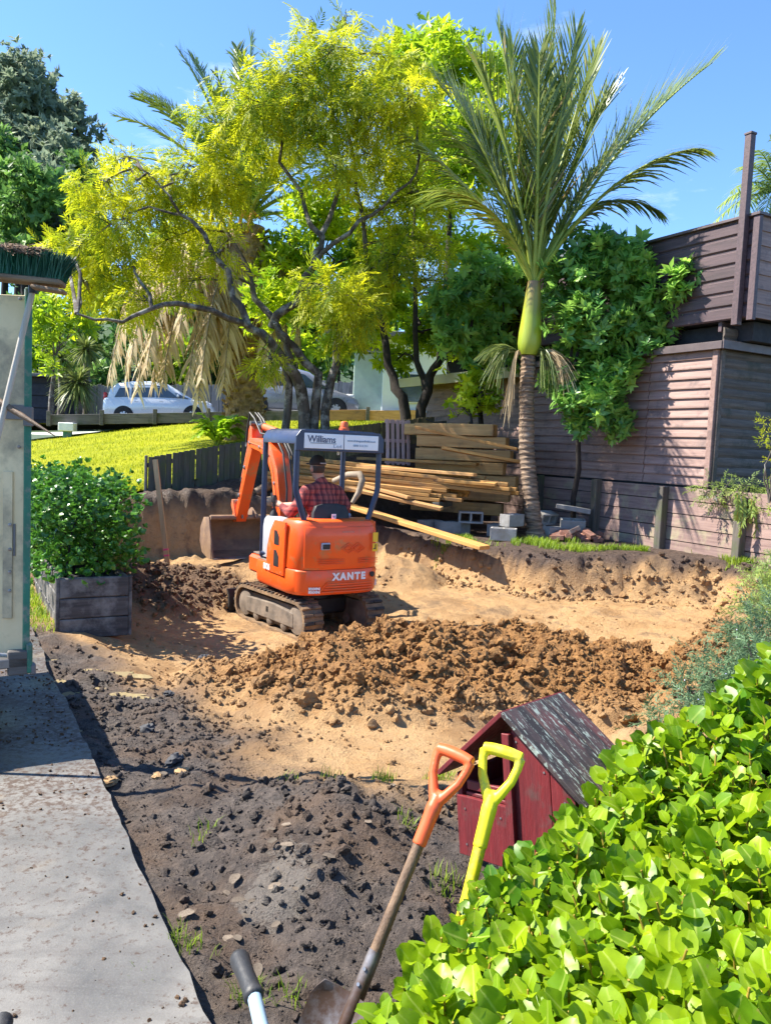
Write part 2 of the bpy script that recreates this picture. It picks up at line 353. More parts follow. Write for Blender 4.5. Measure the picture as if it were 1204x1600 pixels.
def clay_of(x, y):
    yl = np.interp(x, [-4, -2.7, -1.9, -1.14, -.45, .07, 1, 2], [7.6, 7.0, 6.1, 5.15, 4.45, 3.9, 3.75, 3.6])
    return sstep(-.35, .35, y - yl + .55 * fbm(x * 1.6, y * 1.6, 4) )
def pile_of(x, y):
    xx = (x - .75) / 2.35; yy = (y - 6.3 - .12 * x) / 1.08
    r = np.sqrt(xx ** 2 + yy ** 2) + .22 * fbm(x * 1.1 + 5, y * 1.1, 3); return np.clip(1.12 - r, 0, 1)
def heap_of(x, y):
    r = np.sqrt(((x + 3.1) / 1.35) ** 2 + ((y - 9.7) / .95) ** 2) + .25 * fbm(x * 1.3, y * 1.3 + 9, 3); return np.clip(1.1 - r, 0, 1)
def mound_of(x, y):
    r = np.sqrt(((x - .02) / .75) ** 2 + ((y - 3.45) / .75) ** 2) + .3 * fbm(x * 2, y * 2 + 3, 3); return np.clip(1.05 - r, 0, 1)
def bucket_heap(x, y):
    r = np.sqrt(((x + 1.75) / .8) ** 2 + ((y - 10.7) / .55) ** 2) + .2 * fbm(x * 2, y * 2 + 3, 3); return np.clip(1.05 - r, 0, 1)
PUD = [(px, py, rx_, ry_, onz(px, py, -.06)) for px, py, rx_, ry_ in ((172, 1046, .24, .10), (192, 1078, .24, .085), (100, 1085, .09, .11), (92, 1060, .08, .08), (118, 1138, .06, .06), (180, 988, .12, .07), (75, 1028, .06, .06), (150, 1064, .14, .05))]
def terrain(x, y):
    x = np.asarray(x, float); y = np.asarray(y, float)
    de = edge_d(x, y); fd = fdist(x, y)
    floor = -.045 - .28 * sstep(3.5, 8, y) * sstep(0, 1.6, de) + .13 * sstep(9.2, 10.4, y)
    d = pit_sd(x, y) + .16 * fbm(x * 1.4, y * 1.4, 4) + .05 * fbm(x * 6, y * 6, 3)
    up = .02 + .34 * sstep(4, 9.5, y) + .5 * sstep(1.2, -3.2, x) * sstep(9, 11, y)
    lz = lawnz(x, y)
    up = up + (lz - .13 - up) * sstep(.5, .02, fd) * sstep(9, 10.5, y)
    up = np.where(fd < -.02, lz - .12, up)
    wd_ = .16 * sstep(2.2, 4.6, x) * sstep(7, 9.5, y); k = sstep(-.24 - wd_, .12 + .3 * wd_, d + .5 * wd_ * fbm(x * 2.2, y * 2.2, 3)); z = floor + (up - floor) * k
    cl = clay_of(x, y); pl = pile_of(x, y); hp = heap_of(x, y); mo = mound_of(x, y); bh = bucket_heap(x, y)
    far = sstep(16, 12, y)
    z += .50 * pl ** .75 * (1 + .35 * fbm(x * 3, y * 3, 3)) + .42 * hp ** .8 + .19 * mo + .35 * bh ** .8
    rough = .036 + .07 * sstep(-.8, -2.4, x) * sstep(10.8, 12, y) + .035 * (1 - cl) * sstep(2.0, 3.0, y + 1.2) + .10 * (pl > .02) * pl ** .3 + .09 * hp ** .3 + .05 * mo + .11 * k * (1 - k) * 4
    z += rough * fbm(x * 5, y * 5, 5, .62) * far * np.where(fd < 0, .1, 1)
    z += .03 * fbm(x * .9 + 3, y * .9, 3) * far + .38 * np.clip(1.05 - np.sqrt(((x - .15) / .75) ** 2 + ((y - 11.2) / .6) ** 2) - .25 * fbm(x * 2, y * 2, 3), 0, 1) ** .8
    for _, _, rx_, ry_, p in PUD: z -= .055 * np.exp(-((x - p.x) / rx_) ** 2 - ((y - p.y) / ry_) ** 2)
    # wheel and track ruts across the clay
    z -= .03 * cl * (1 - np.clip(pl * 6, 0, 1)) * sstep(.55, .9, np.abs(np.sin((x * .79 + y * .61) * 3.1))) * sstep(4.8, 6, y) * sstep(8.6, 7.6, y)
    spill = -.03 + .055 * fbm(x * 4, y * 4, 4) + .02 * sstep(3.2, 5, y)
    z = np.where((de < .0) & (y < 7.4), np.where(de > -.16, np.minimum(z, spill * (1 + de / .16) + de * .35), np.minimum(z, -.06)), z)
    return z, dict(clay=cl, pile=np.clip(pl * 3, 0, 1), heap=np.clip(hp * 3, 0, 1), bank=k, mound=mo, sd=d)
def tz(x, y): return float(terrain(np.array([x]), np.array([y]))[0][0])
# ---- soil material: colours follow what kind of earth lies there
def soil_material():
    m, t, b, o = nodes('soil'); g = N(t, 'NewGeometry'); P = g.outputs['Position']
    A = lambda n: N(t, 'Attribute', attribute_name=n).outputs['Fac']
    n1 = noise(t, 3.0, 8, .65, P); n2 = noise(t, 14, 8, .7, P); n3 = noise(t, 60, 6, .7, P)
    dark = mixc(t, rng_(t, n2, .35, .7), (.042, .034, .031), (.15, .118, .098))
    clay = mixc(t, rng_(t, n1, .35, .65), (.36, .205, .085), (.52, .33, .16))
    clay = mixc(t, rng_(t, n2, .55, .8), clay, (.20, .105, .045))
    pile = mixc(t, rng_(t, n2, .3, .7), (.19, .082, .022), (.42, .215, .07))
    heap = mixc(t, rng_(t, n2, .3, .7), (.10, .055, .03), (.20, .115, .058))
    damp = rng_(t, noise(t, 1.15, 7, .68, P, .7), .50, .62); clay = mixc(t, math_(t, 'MULTIPLY', damp, .5), clay, (.155, .082, .038)); clay = mixc(t, rng_(t, noise(t, 5, 8, .72, P, 1.0), .55, .68, 0, .6), clay, (.47, .25, .09))
    dark = mixc(t, rng_(t, noise(t, 2.0, 6, .65, P), .46, .64, 0, .75), dark, (.13, .082, .052)); dark = mixc(t, rng_(t, n3, .6, .74, 0, .6), dark, (.17, .14, .12))
    col = mixc(t, A('clay'), dark, clay); col = mixc(t, A('pile'), col, pile); col = mixc(t, A('heap'), col, heap)
    top = mixc(t, rng_(t, n2, .35, .7), (.045, .028, .022), (.12, .078, .058))
    col = mixc(t, A('topsoil'), col, top)
    pl_ = rng_(t, math_(t, 'MULTIPLY', A('pale'), noise(t, 16, 7, .75, P, .8)), .33, .39, 0, .8); col = mixc(t, pl_, col, (.17, .148, .128))
    mud = math_(t, 'MULTIPLY', rng_(t, n1, .52, .66), .65); col = mixc(t, math_(t, 'MULTIPLY', mud, A('mud')), col, (.07, .045, .032))
    col = mixc(t, rng_(t, n3, .62, .78, 0, .5), col, (.30, .20, .12))
    t.links.new(col, b.inputs['Base Color'])
    t.links.new(math_(t, 'SUBTRACT', rng_(t, n1, .35, .65, .6, .95), math_(t, 'MULTIPLY', damp, .28)), b.inputs['Roughness']); b.inputs['Specular IOR Level'].default_value = .35
    h = math_(t, 'ADD', math_(t, 'ADD', math_(t, 'MULTIPLY', n2, 1.0), math_(t, 'MULTIPLY', n3, .55)), math_(t, 'MULTIPLY', noise(t, 190, 3, .6, P), .16)); bump(t, b, h, 1.0, .04)
    return m
M['soil'] = soil_material()
def soil_attrs(x, y, T):
    zz, a = T; band = a['bank']
    topsoil = sstep(.55, .9, band + .25 * fbm(x * 3, y * 3, 3)) * sstep(7.0, 8.5, y)
    mud = np.where(y > 9, 1.0, .25) + a['heap'] * .3
    return dict(clay=a['clay'], pile=np.clip(a['pile'] + .0, 0, 1) * sstep(3.6, 4.8, y), heap=a['heap'], topsoil=topsoil, mud=np.clip(mud, 0, 1), pale=np.exp(-((x + .36) / .22) ** 2 - ((y - 2.95) / .34) ** 2) + .5 * np.exp(-((x + .75) / .15) ** 2 - ((y - 3.45) / .12) ** 2))
ys = [.3]
while ys[-1] < 17: ys.append(ys[-1] + .011 + .0042 * ys[-1])
xs = np.arange(-7.0, 7.6, .043); ys = np.array(ys)
X, Y = np.meshgrid(xs, ys); xf, yf = X.ravel(), Y.ravel()
T = terrain(xf, yf); nx, ny = len(xs), len(ys)
idx = np.arange(nx * ny).reshape(ny, nx)
fc = np.stack([idx[:-1, :-1], idx[:-1, 1:], idx[1:, 1:], idx[1:, :-1]], -1).reshape(-1, 4)
o = link('bare_earth', fastmesh('bare_earth', np.stack([xf, yf, T[0]], -1), fc, M['soil'], 180, soil_attrs(xf, yf, T))); tag(o, kind='structure')
# far ground to the horizon
gm = mat('ground_far', (.06, .09, .03), (.04, .06, .025), scale=.2, rough=.95, bmp=0, rand=False)
MB().box((0, 400, -1.6), (1600, 1600, .4)).build('ground', gm)['kind'] = 'structure'
# ---- concrete slab
def concrete():
    m, t, b, o = nodes('concrete'); g = N(t, 'NewGeometry'); P = g.outputs['Position']
    n1 = noise(t, 1.7, 6, .6, P, .6); n2 = noise(t, 9, 8, .7, P); n3 = noise(t, 120, 3, .6, P); n4 = noise(t, 26, 6, .75, P)
    mpv = N(t, 'Mapping'); mpv.inputs['Rotation'].default_value = (0, 0, -.9); mpv.inputs['Scale'].default_value = (1, 5, 1); t.links.new(P, mpv.inputs[0]); n5 = noise(t, 2.2, 6, .65, mpv.outputs[0], .8)
    col = mixc(t, rng_(t, n1, .36, .64), (.10, .097, .092), (.185, .175, .16)); col = mixc(t, rng_(t, n5, .5, .72, 0, .55), col, (.075, .07, .066)); col = mixc(t, rng_(t, n3, .5, .75, 0, .5), col, (.19, .18, .168)); col = mixc(t, rng_(t, n2, .45, .75, 0, .6), col, (.12, .108, .10))
    sx = N(t, 'SeparateXYZ'); t.links.new(P, sx.inputs[0]); far = rng_(t, sx.outputs[1], 2.4, 4.6, 0, .14)
    mud = rng_(t, math_(t, 'ADD', math_(t, 'ADD', n4, far), math_(t, 'MULTIPLY', math_(t, 'SUBTRACT', n1, .5), .3)), .555, .67); col = mixc(t, mud, col, (.07, .046, .034))
    st = rng_(t, noise(t, 2.4, 3, .5, P), .62, .72, 0, .45); col = mixc(t, st, col, (.24, .19, .13))
    t.links.new(col, b.inputs['Base Color']); t.links.new(rng_(t, n1, .35, .65, .35, .8), b.inputs['Roughness'])
    bump(t, b, math_(t, 'ADD', n4, math_(t, 'MULTIPLY', n3, .35)), .35, .006); return m
M['concrete'] = concrete()
b = MB(); pts = []
for i in range(150):
    tt = -4 + 9.6 * i / 149; q = E0 + np.array([U.x, U.y]) * tt; e = .020 * float(fbm(np.array([tt * 9.]), np.array([.3]), 3)[0]) + .02 * float(fbm(np.array([tt * 1.3]), np.array([7.]), 2)[0])
    pts.append((q[0] + V.x * e, q[1] + V.y * e))
far_l = (pts[-1][0] - V.x * 5, pts[-1][1] - V.y * 5); near_l = (pts[0][0] - V.x * 5, pts[0][1] - V.y * 5)
b.prism(pts + [far_l, near_l], .16, z0=-.16); tag(b.build('concrete_driveway', M['concrete'], bevel=0), kind='structure')
# ---- lawn, road, hill
def lawn_material():
    m, t, b, o = nodes('lawn'); g = N(t, 'NewGeometry'); P = g.outputs['Position']
    n1 = noise(t, .7, 5, .6, P); n2 = noise(t, 9, 6, .7, P); n3 = noise(t, 45, 4, .7, P)
    col = mixc(t, rng_(t, n1, .35, .65), (.24, .27, .012), (.36, .36, .016)); col = mixc(t, rng_(t, n2, .45, .75, 0, .6), col, (.16, .20, .012))
    t.links.new(col, b.inputs['Base Color']); b.inputs['Roughness'].default_value = .9; b.inputs['Specular IOR Level'].default_value = .1
    bump(t, b, math_(t, 'ADD', n2, n3), .9, .05); return m
M['lawn'] = lawn_material()
lx = np.linspace(-22, 9, 90); ly = np.linspace(9.2, 27.5, 60); X, Y = np.meshgrid(lx, ly); xf, yf = X.ravel(), Y.ravel()
zl = lawnz(xf, yf) + .03 * fbm(xf, yf, 3)
idx = np.arange(len(xf)).reshape(60, 90); fc = np.stack([idx[:-1, :-1], idx[:-1, 1:], idx[1:, 1:], idx[1:, :-1]], -1).reshape(-1, 4)
cx, cy = xf[fc].mean(1), yf[fc].mean(1); keep = (fdist(cx, cy) < -.12) | ((cx < -4.3) & (cy > 11.6 + .25 * (cx + 4.3)))
keep &= (fdist(cx, cy) < -.12) | (cx < -4.3)
o = link('lawn', fastmesh('lawn', np.stack([xf, yf, zl], -1), fc[keep], M['lawn'], 180)); tag(o, kind='structure')
def roadz(x): return 2.10 + .06 * np.clip(np.asarray(x, float) + 10.4, -12, 9)
rx = np.linspace(-40, 22, 60); ry = np.array([26.6, 28, 30, 32, 35.5]); X, Y = np.meshgrid(rx, ry); xf, yf = X.ravel(), Y.ravel(); zr = roadz(xf) - .02
idx = np.arange(len(xf)).reshape(5, 60); fc = np.stack([idx[:-1, :-1], idx[:-1, 1:], idx[1:, 1:], idx[1:, :-1]], -1).reshape(-1, 4)
o = link('road', fastmesh('road', np.stack([xf, yf, zr], -1), fc, M['asphalt'], 180)); tag(o, kind='structure')
hx = np.linspace(-90, 60, 50); hy = np.linspace(35.4, 120, 36); X, Y = np.meshgrid(hx, hy); xf, yf = X.ravel(), Y.ravel()
hz = roadz(xf) - .1 + (sstep(36, 75, yf) * 11 * sstep(14, -16, xf) + 1.2 * fbm(xf * .12, yf * .12, 3)) * sstep(35, 40, yf)
idx = np.arange(len(xf)).reshape(36, 50); fc = np.stack([idx[:-1, :-1], idx[:-1, 1:], idx[1:, 1:], idx[1:, :-1]], -1).reshape(-1, 4)
hm = mat('hillside', (.03, .06, .02), (.05, .09, .03), scale=.6, rough=.95, bmp=.6, bscale=2, bdist=.4, rand=False)
o = link('hill', fastmesh('hill', np.stack([xf, yf, hz], -1), fc, hm, 180)); tag(o, kind='structure')
# ---- loose clods of earth
def ico(sub):
    bm = bmesh.new(); bmesh.ops.create_icosphere(bm, subdivisions=sub, radius=1); v = np.array([p.co for p in bm.verts]); f = np.array([[q.index for q in p.verts] for p in bm.faces]); bm.free(); return v, f
def clod_shapes(sub, n, r):
    v, f = ico(sub + 1); out = []
    for k in range(n):
        g = np.zeros(len(v))
        for j in range(9):
            d = r.normal(size=3); d /= np.linalg.norm(d); g += np.clip(v @ d - r.uniform(.3, .8), 0, 1) * r.uniform(-1.0, .35)   # chips knocked off
        vv = v * (1 + g[:, None] + .14 * r.normal(size=(len(v), 1))) * r.uniform(.7, 1.25, 3); out.append(vv)
    return out, f
def scatter(tv, tf, pos, rot, scl, var=None):
    """tv: list of templates (n,3); returns joined arrays"""
    n = len(pos); k = rng.integers(0, len(tv), n); A = np.stack(tv)[k]                       # (n,m,3)
    Vv = np.einsum('nij,nmj->nmi', rot, A * np.asarray(scl).reshape(n, -1, 1 if np.ndim(scl) == 1 else 3)) + pos[:, None, :]
    m = A.shape[1]; Fv = tf[None] + (np.arange(n) * m)[:, None, None]
    return Vv.reshape(-1, 3), Fv.reshape(-1, tf.shape[1]), m
def rand_rot(n):
    q = rng.normal(size=(n, 4)); q /= np.linalg.norm(q, axis=1)[:, None]; w_, x, y, z = q.T
    return np.stack([1 - 2 * (y * y + z * z), 2 * (x * y - z * w_), 2 * (x * z + y * w_), 2 * (x * y + z * w_), 1 - 2 * (x * x + z * z), 2 * (y * z - x * w_), 2 * (x * z - y * w_), 2 * (y * z + x * w_), 1 - 2 * (x * x + y * y)], -1).reshape(n, 3, 3)
def clods(name, n, region, s0, s1, sub, label, power=2.2, dens=None, sink=.25):
    x0, x1, y0, y1 = region; x = rng.uniform(x0, x1, n * 6); y = rng.uniform(y0, y1, n * 6)
    d = dens(x, y); k = rng.uniform(size=len(x)) < d; x, y = x[k][:n], y[k][:n]
    T = terrain(x, y); s = s0 + (s1 - s0) * rng.uniform(size=len(x)) ** power
    pos = np.stack([x, y, T[0] + s * (.5 - sink)], -1); tv, tf = clod_shapes(sub, 14, rng)
    vv, ff, m = scatter(tv, tf, pos, rand_rot(len(x)), s)
    at_ = {q: np.repeat(a, m) for q, a in soil_attrs(x, y, T).items()}
    o = link(name, fastmesh(name, vv, ff, M['soil'], 28, at_)); tag(o, label, 'soil', kind='stuff'); return o
noslab = lambda x, y: (edge_d(x, y) > .05)
clods('fine_clay_crumbs', 11000, (-2.2, 3.4, 4.6, 8), .004, .019, 0, 'fine clay crumbs on the dug heap', 1.6, lambda x, y: np.clip(pile_of(x, y) * 5 + .06, 0, 1) * noslab(x, y))
clods('clay_clods', 4300, (-2.2, 3.4, 4.6, 8), .009, .040, 1, 'loose brown clay clods covering the dug heap', 2.4, lambda x, y: np.clip(pile_of(x, y) * 4, 0, 1) * noslab(x, y))
clods('large_clay_clods', 330, (-2.2, 3.4, 4.6, 8), .026, .085, 2, 'big lumps of clay lying on the dug heap', 2.4, lambda x, y: np.clip(pile_of(x, y) * 3 - .1, 0, 1), .3)
clods('heap_clods', 1400, (-4.6, -1.4, 8.4, 11), .010, .055, 1, 'dark brown clods on the heap by the wooden stake', 2.2, lambda x, y: np.clip(heap_of(x, y) * 4, 0, 1))
clods('topsoil_clods', 3600, (-2.6, 1.3, 1.7, 6), .003, .024, 1, 'dark topsoil crumbs along the concrete driveway', 3.0, lambda x, y: (1 - clay_of(x, y)) * noslab(x, y) * (.25 + mound_of(x, y) + sstep(4, 5, y) * .5))
clods('fine_topsoil', 7000, (-1.6, 1.2, 1.8, 4.6), .0015, .0065, 0, 'fine dark crumbs of topsoil beside the driveway', 1.6, lambda x, y: (1 - clay_of(x, y)) * noslab(x, y))
clods('scattered_clods', 1000, (-3, 4.6, 4.2, 11), .006, .032, 1, 'scattered clods on the trodden clay floor', 3.0, lambda x, y: .5 * noslab(x, y) * (pit_sd(x, y) < 0) * (fbm(x * 1.1, y * 1.1, 3) > -.05))
clods('bank_clods', 900, (-1.0, 5.0, 9.6, 12.4), .01, .05, 1, 'earth lumps crumbled from the cut bank', 2.4, lambda x, y: np.exp(-((pit_sd(x, y) + .25) / .25) ** 2))
# crumbs of mud trodden onto the slab
n = 6000; x = rng.uniform(-4, .2, n * 5); y = rng.uniform(1.8, 7, n * 5); de = edge_d(x, y)
k = (de < -.02) & (rng.uniform(size=n * 5) < (.015 + .5 * sstep(3.1, 4.3, y) + .35 * np.exp(de / .12)) * (fbm(x * 2.5, y * 2.5, 3) > -.1)); x, y = x[k][:n], y[k][:n]
s = .0015 + .010 * rng.uniform(size=len(x)) ** 3; tv, tf = clod_shapes(0, 8, rng); vv, ff, m = scatter(tv, tf, np.stack([x, y, s * .3], -1), rand_rot(len(x)), s)
z0 = np.zeros(len(x) * m); o = link('mud_crumbs', fastmesh('mud_crumbs', vv, ff, M['soil'], 40, dict(clay=z0, pile=z0, heap=z0 + 1, topsoil=z0, mud=z0, pale=z0)))
tag(o, 'crumbs of mud trodden onto the concrete driveway', 'mud', kind='stuff')
# puddles
wm_, t, b_, o_ = nodes('puddle'); b_.inputs['Base Color'].default_value = (.30, .235, .13, 1); b_.inputs['Roughness'].default_value = .03; b_.inputs['Specular IOR Level'].default_value = .8
for px, py, rx_, ry_, p in PUD:
    b = MB(); ring = []
    z = tz(p.x, p.y) + .026
    for j in range(36):
        a = 2 * math.pi * j / 36; rr = 1 + .32 * math.sin(2 * a + px) + .2 * math.sin(5 * a + py) + .12 * math.sin(9 * a)
        ring.append((p.x + math.cos(a) * rx_ * rr, p.y + math.sin(a) * ry_ * rr))
    b.prism(ring, .012, z0=z - .012); tag(b.build('puddle', wm_), kind='structure')
# ================================================================ BUILDINGS, WALLS, FENCES
K = Vector((4.62, 11.5, 0))                          # the shed's corner; its long wall runs along U
def board_mesh(name, length, h, thick_b, thick_t, m, profile=None):
    """board with X along its length, lapped profile in the YZ plane, outside is -Y"""
    poly = profile or [(0, 0), (-thick_b, .0), (-thick_b, h * .12), (-thick_t, h + .012), (0, h + .012)]
    b = MB(); n = len(poly); v = [(x, y, z) for x in (0, length) for (y, z) in poly]
    f = [list(range(n)), [n + i for i in range(n)][::-1]] + [[i, n + i, n + (i + 1) % n, (i + 1) % n] for i in range(n)]
    b.add(v, f); return b.mesh(name, m)
# axes: the long wall seen from the pit side: outward normal is -V. X along U, Y along ... use frame with X=-U so that outward (-Y) = -V
def wall_frame(o): return Matrix(((-U.x, V.x, 0, o[0]), (-U.y, V.y, 0, o[1]), (0, 0, 1, o[2]), (0, 0, 0, 1)))       # x=-U, y=V
def side_frame(o): return Matrix(((V.x, U.x, 0, o[0]), (V.y, U.y, 0, o[1]), (0, 0, 1, o[2]), (0, 0, 0, 1)))        # x=V, y=U, outward -U
shed = empty('garden_shed', K, 0, 'brown weatherboard shed with a flat roof above the retaining wall', 'shed')
Z0, Z1 = 1.34, 3.32; rows = 14; hh = (Z1 - Z0) / rows
J = 1.22; LEN = 4.15
ma = board_mesh('weatherboard', LEN - J - .01, hh, .042, .006, M['board_brown']); mb = board_mesh('weatherboard', J - .05, hh, .042, .006, M['board_brown'])
for i in range(rows):
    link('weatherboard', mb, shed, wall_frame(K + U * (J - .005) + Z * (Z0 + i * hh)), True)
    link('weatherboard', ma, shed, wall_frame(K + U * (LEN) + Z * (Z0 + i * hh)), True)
side_prof = [(0, 0), (-.012, .0), (-.03, hh * .3), (-.034, hh * .55), (-.026, hh * .85), (-.010, hh + .005), (0, hh + .005)]
ms = board_mesh('side_board', 5.0, hh, 0, 0, M['board_greybrown'], side_prof)
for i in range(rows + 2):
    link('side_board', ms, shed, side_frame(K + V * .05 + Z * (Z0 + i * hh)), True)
b = MB(); b.box((K.x, K.y, (Z0 + Z1) / 2), (.001, .001, .001)); b = MB()
b.add(*bbox_data((.09, .05, Z1 - Z0 + .02), .006), m=Matrix.Translation(K + Z * (Z0 + Z1) / 2 - V * .03 + U * .02) @ Matrix.Rotation(AU + math.pi / 2, 4, 'Z'))
b.build('corner_trim', M['board_brown'], shed, world=True)
b = MB(); b.add(*bbox_data((.05, .08, Z1 - Z0 + .02), .006), m=Matrix.Translation(K + Z * (Z0 + Z1) / 2 - U * .035 + V * .03) @ Matrix.Rotation(AU + math.pi / 2, 4, 'Z'))
b.build('corner_trim', M['board_greybrown'], shed, world=True)
# solid body and roof
def plotbox(b, u0, u1, v0, v1, z0, z1, bev=0.004, o=K):
    c = Vector((o.x, o.y, 0)) + U * (u0 + u1) / 2 + V * (v0 + v1) / 2 + Z * (z0 + z1) / 2
    b.add(*bbox_data((u1 - u0, v1 - v0, z1 - z0), bev), m=Matrix.Translation(c) @ Matrix.Rotation(AU + math.pi / 2, 4, 'Z')); return b
plotbox(MB(), .02, LEN - .02, .01, 5.05, 1.3, Z1 - .02).build('wall_core', M['dark_void'], shed, world=True)
rf = plotbox(MB(), -.12, LEN + .1, -.09, 5.2, Z1 + .02, Z1 + .07).build('roof', M['metal_flash'], shed, world=True)
plotbox(MB(), -.125, LEN + .1, -.115, -.088, Z1 - .035, Z1 + .075).build('fascia', M['metal_flash'], rf, world=True)
plotbox(MB(), -.15, -.122, -.1, 5.2, Z1 - .035, Z1 + .085).build('fascia', M['metal_flash'], rf, world=True)
b = MB()
for i in range(8): b.lathe([(.007, 0), (.007, .012)], 6, Matrix.Translation(K + U * (.1 + i * .5) - V * .05 + Z * (Z1 + .07)))
b.build('roof_screws', M['steel'], rf, world=True)
# the lower brown building beyond the shed
annex = empty('brown_outbuilding', uv(K, 6, 0), 0, 'low reddish brown boarded outbuilding with wide eave behind the timber stacks', 'outbuilding')
ha = .145; mA = board_mesh('weatherboard', 3.9, ha, .028, .008, M['board_brown'])
for i in range(15): link('weatherboard', mA, annex, wall_frame(K + U * 8.2 + V * .25 + Z * (1.0 + i * ha)), True)
plotbox(MB(), 4.3, 8.18, .27, 3, .9, 3.15).build('wall_core', M['dark_void'], annex, world=True)
plotbox(MB(), 4.05, 8.6, -.35, 3.2, 3.2, 3.28).build('roof', M['roof_grey'], annex, world=True)
plotbox(MB(), 4.05, 8.6, -.39, -.35, 3.1, 3.3).build('gutter', M['cream'], annex, world=True)
# upper house: parapet wall that overhangs the shed
HO = K + V * .08 + U * (-.42)
house = empty('brown_house', HO, 0, 'dark brown house with boarded parapet overhanging the shed', 'house')
uh = 1.36 / 7; up = [(0, 0), (-.012, .0), (-.03, .02), (-.03, uh * .78), (-.008, uh * .86), (-.008, uh + .004), (0, uh + .004)]
mU = board_mesh('parapet_board', 8.0, uh, 0, 0, M['board_dark'], up)
for i in range(7): link('parapet_board', mU, house, wall_frame(HO + U * 8.0 + Z * (3.70 + i * uh)), True)
mUs = board_mesh('parapet_board', 5.5, uh, 0, 0, M['board_brown'], [(0, 0), (-.03, 0), (-.012, uh + .01), (0, uh + .01)])
for i in range(7): link('parapet_board', mUs, house, side_frame(HO + V * .02 + Z * (3.70 + i * uh)), True)
plotbox(MB(), .02, 8, .015, 5.5, 3.72, 5.03, o=HO).build('parapet_core', M['dark_void'], house, world=True)
plotbox(MB(), -.06, 8.05, -.07, .12, 5.06, 5.10, o=HO).build('coping', M['metal_flash'], house, world=True)
plotbox(MB(), -.06, .1, .125, 5.55, 5.062, 5.10, o=HO).build('coping', M['metal_flash'], house, world=True)
plotbox(MB(), -.05, .05, -.05, .02, 3.66, 5.055, o=HO).build('corner_trim', M['board_dark'], house, world=True)
plotbox(MB(), .15, 8.0, .25, 5.5, 3.42, 3.69, o=HO).build('gap_shade', M['dark_void'], house, world=True)  # near-black core: the gap's shade under the parapet is put into its colour
for i in range(6):
    plotbox(MB(), .5 + i * .9, .56 + i * .9, .03, .25, 3.56, 3.7, o=HO).build('joist', M['board_dark'], house, world=True)
b = plotbox(MB(), .12, .22, -.14, -.04, 3.60, 6.15, o=HO); b.build('tall_post', M['board_dark'], house, world=True)
plotbox(MB(), .11, .23, -.15, -.03, 6.15, 6.18, o=HO).build('post_cap', M['metal_flash'], house, world=True)
# timber retaining wall along the pit
RO = K - V * .10
rw = empty('retaining_wall', uv(RO, 0, 0, .3), 0, 'timber retaining wall of wide boards and square posts under the shed', 'retaining wall')
rh = .2
for i in range(6):
    for (u0, u1) in ((2.62, 5.0), (.64, 2.6), (-1.9, .62), (-4.2, -1.92)):
        me_ = board_mesh('retaining_board', u1 - u0, rh - .026, .045, .036, M['retaining'])
        link('retaining_board', me_, rw, wall_frame(RO + U * u1 + V * .02 + Z * (.12 + i * rh)), True)
for uu, ztop in ((2.06, 1.33), (.66, 1.30), (-.70, 1.24), (-1.95, 1.22), (-3.3, 1.2), (3.5, 1.33)):
    plotbox(MB(), uu - .06, uu + .06, -.155, -.028, .1, ztop, .008, o=RO).build('post', M['post_wood'], rw, world=True)
plotbox(MB(), -4.2, 5.0, .025, 6.0, .1, 1.28, o=RO).build('fill', M['dark_void'], rw, world=True)
# ---- near paling fence between lawn and pit
pf = empty('paling_fence', (FA[0], FA[1], .8), 0, 'low dark paling fence between the lawn and the pit', 'fence')
pw = .094; fdv = Vector((FD[0], FD[1], 0)); n_p = 56
def paling_mesh(name, w_, h_, th, m): return MB().box((w_ / 2, 0, h_ / 2), (w_, th, h_), .004).mesh(name, m)
pm1 = [paling_mesh('paling', pw, h_, .018, M['paling_dark']) for h_ in (.98,)]
pm2 = [paling_mesh('paling', pw, h_, .018, M['paling_brown']) for h_ in (1.24,)]
s_ = -(pw + .008)
for i in range(n_p):
    s_ += pw + (.013 if i % 4 == 0 else .002); p = FA + FD * s_; top = 1.38 + .21 * s_ - .006 * s_ * s_ + random.uniform(-.003, .003)
    h_ = .98 if i < 24 else 1.24
    o = link('paling', random.choice(pm1 if i < 24 else pm2), pf, frame(Vector((p[0], p[1], top - h_ + (.4 if i < 24 else 0) - (.4 if i < 24 else 0))), fdv), True)
    o.matrix_basis = o.matrix_basis @ Matrix.Rotation(random.uniform(-.003, .003), 4, 'Y')
for k in range(2):
    a = FA; q0 = Vector((FA[0], FA[1], 1.42 - .16 - .42 * k)) ; pts_ = []
    for j in range(10):
        s_ = j / 9 * n_p * .104; p = FA + FD * s_; pts_.append(Vector((p[0] - FD[1] * .035, p[1] + FD[0] * .035, 1.38 + .21 * s_ - .006 * s_ * s_ - .14 - .42 * k)))
    b = MB()
    for p0, p1 in zip(pts_[:-1], pts_[1:]):
        d = p1 - p0; b.box((d.length / 2, 0, 0), (d.length, .04, .07), 0, m=frame(p0, d))
    b.build('rail', M['timber_old'], pf, world=True)
MB().box((FA[0] - .035, FA[1] + .01, .97), (.03, .09, .86), .004).build('end_batten', M['paling_grey'], pf, world=True)
# long boards retaining the earth under the fence
rb = empty('earth_board', (FA[0], FA[1], .7), 0, 'weathered boards holding the earth below the dark paling fence', 'boards')
for k in range(1):
    MB().box((2.0, 0, 0), (4.6, .05, .22), .006, m=frame(Vector((FA[0] - .25, FA[1] - .25, .66)), Vector((FD[0], FD[1], .05)))).build('board', M['timber_old'], rb, world=True)
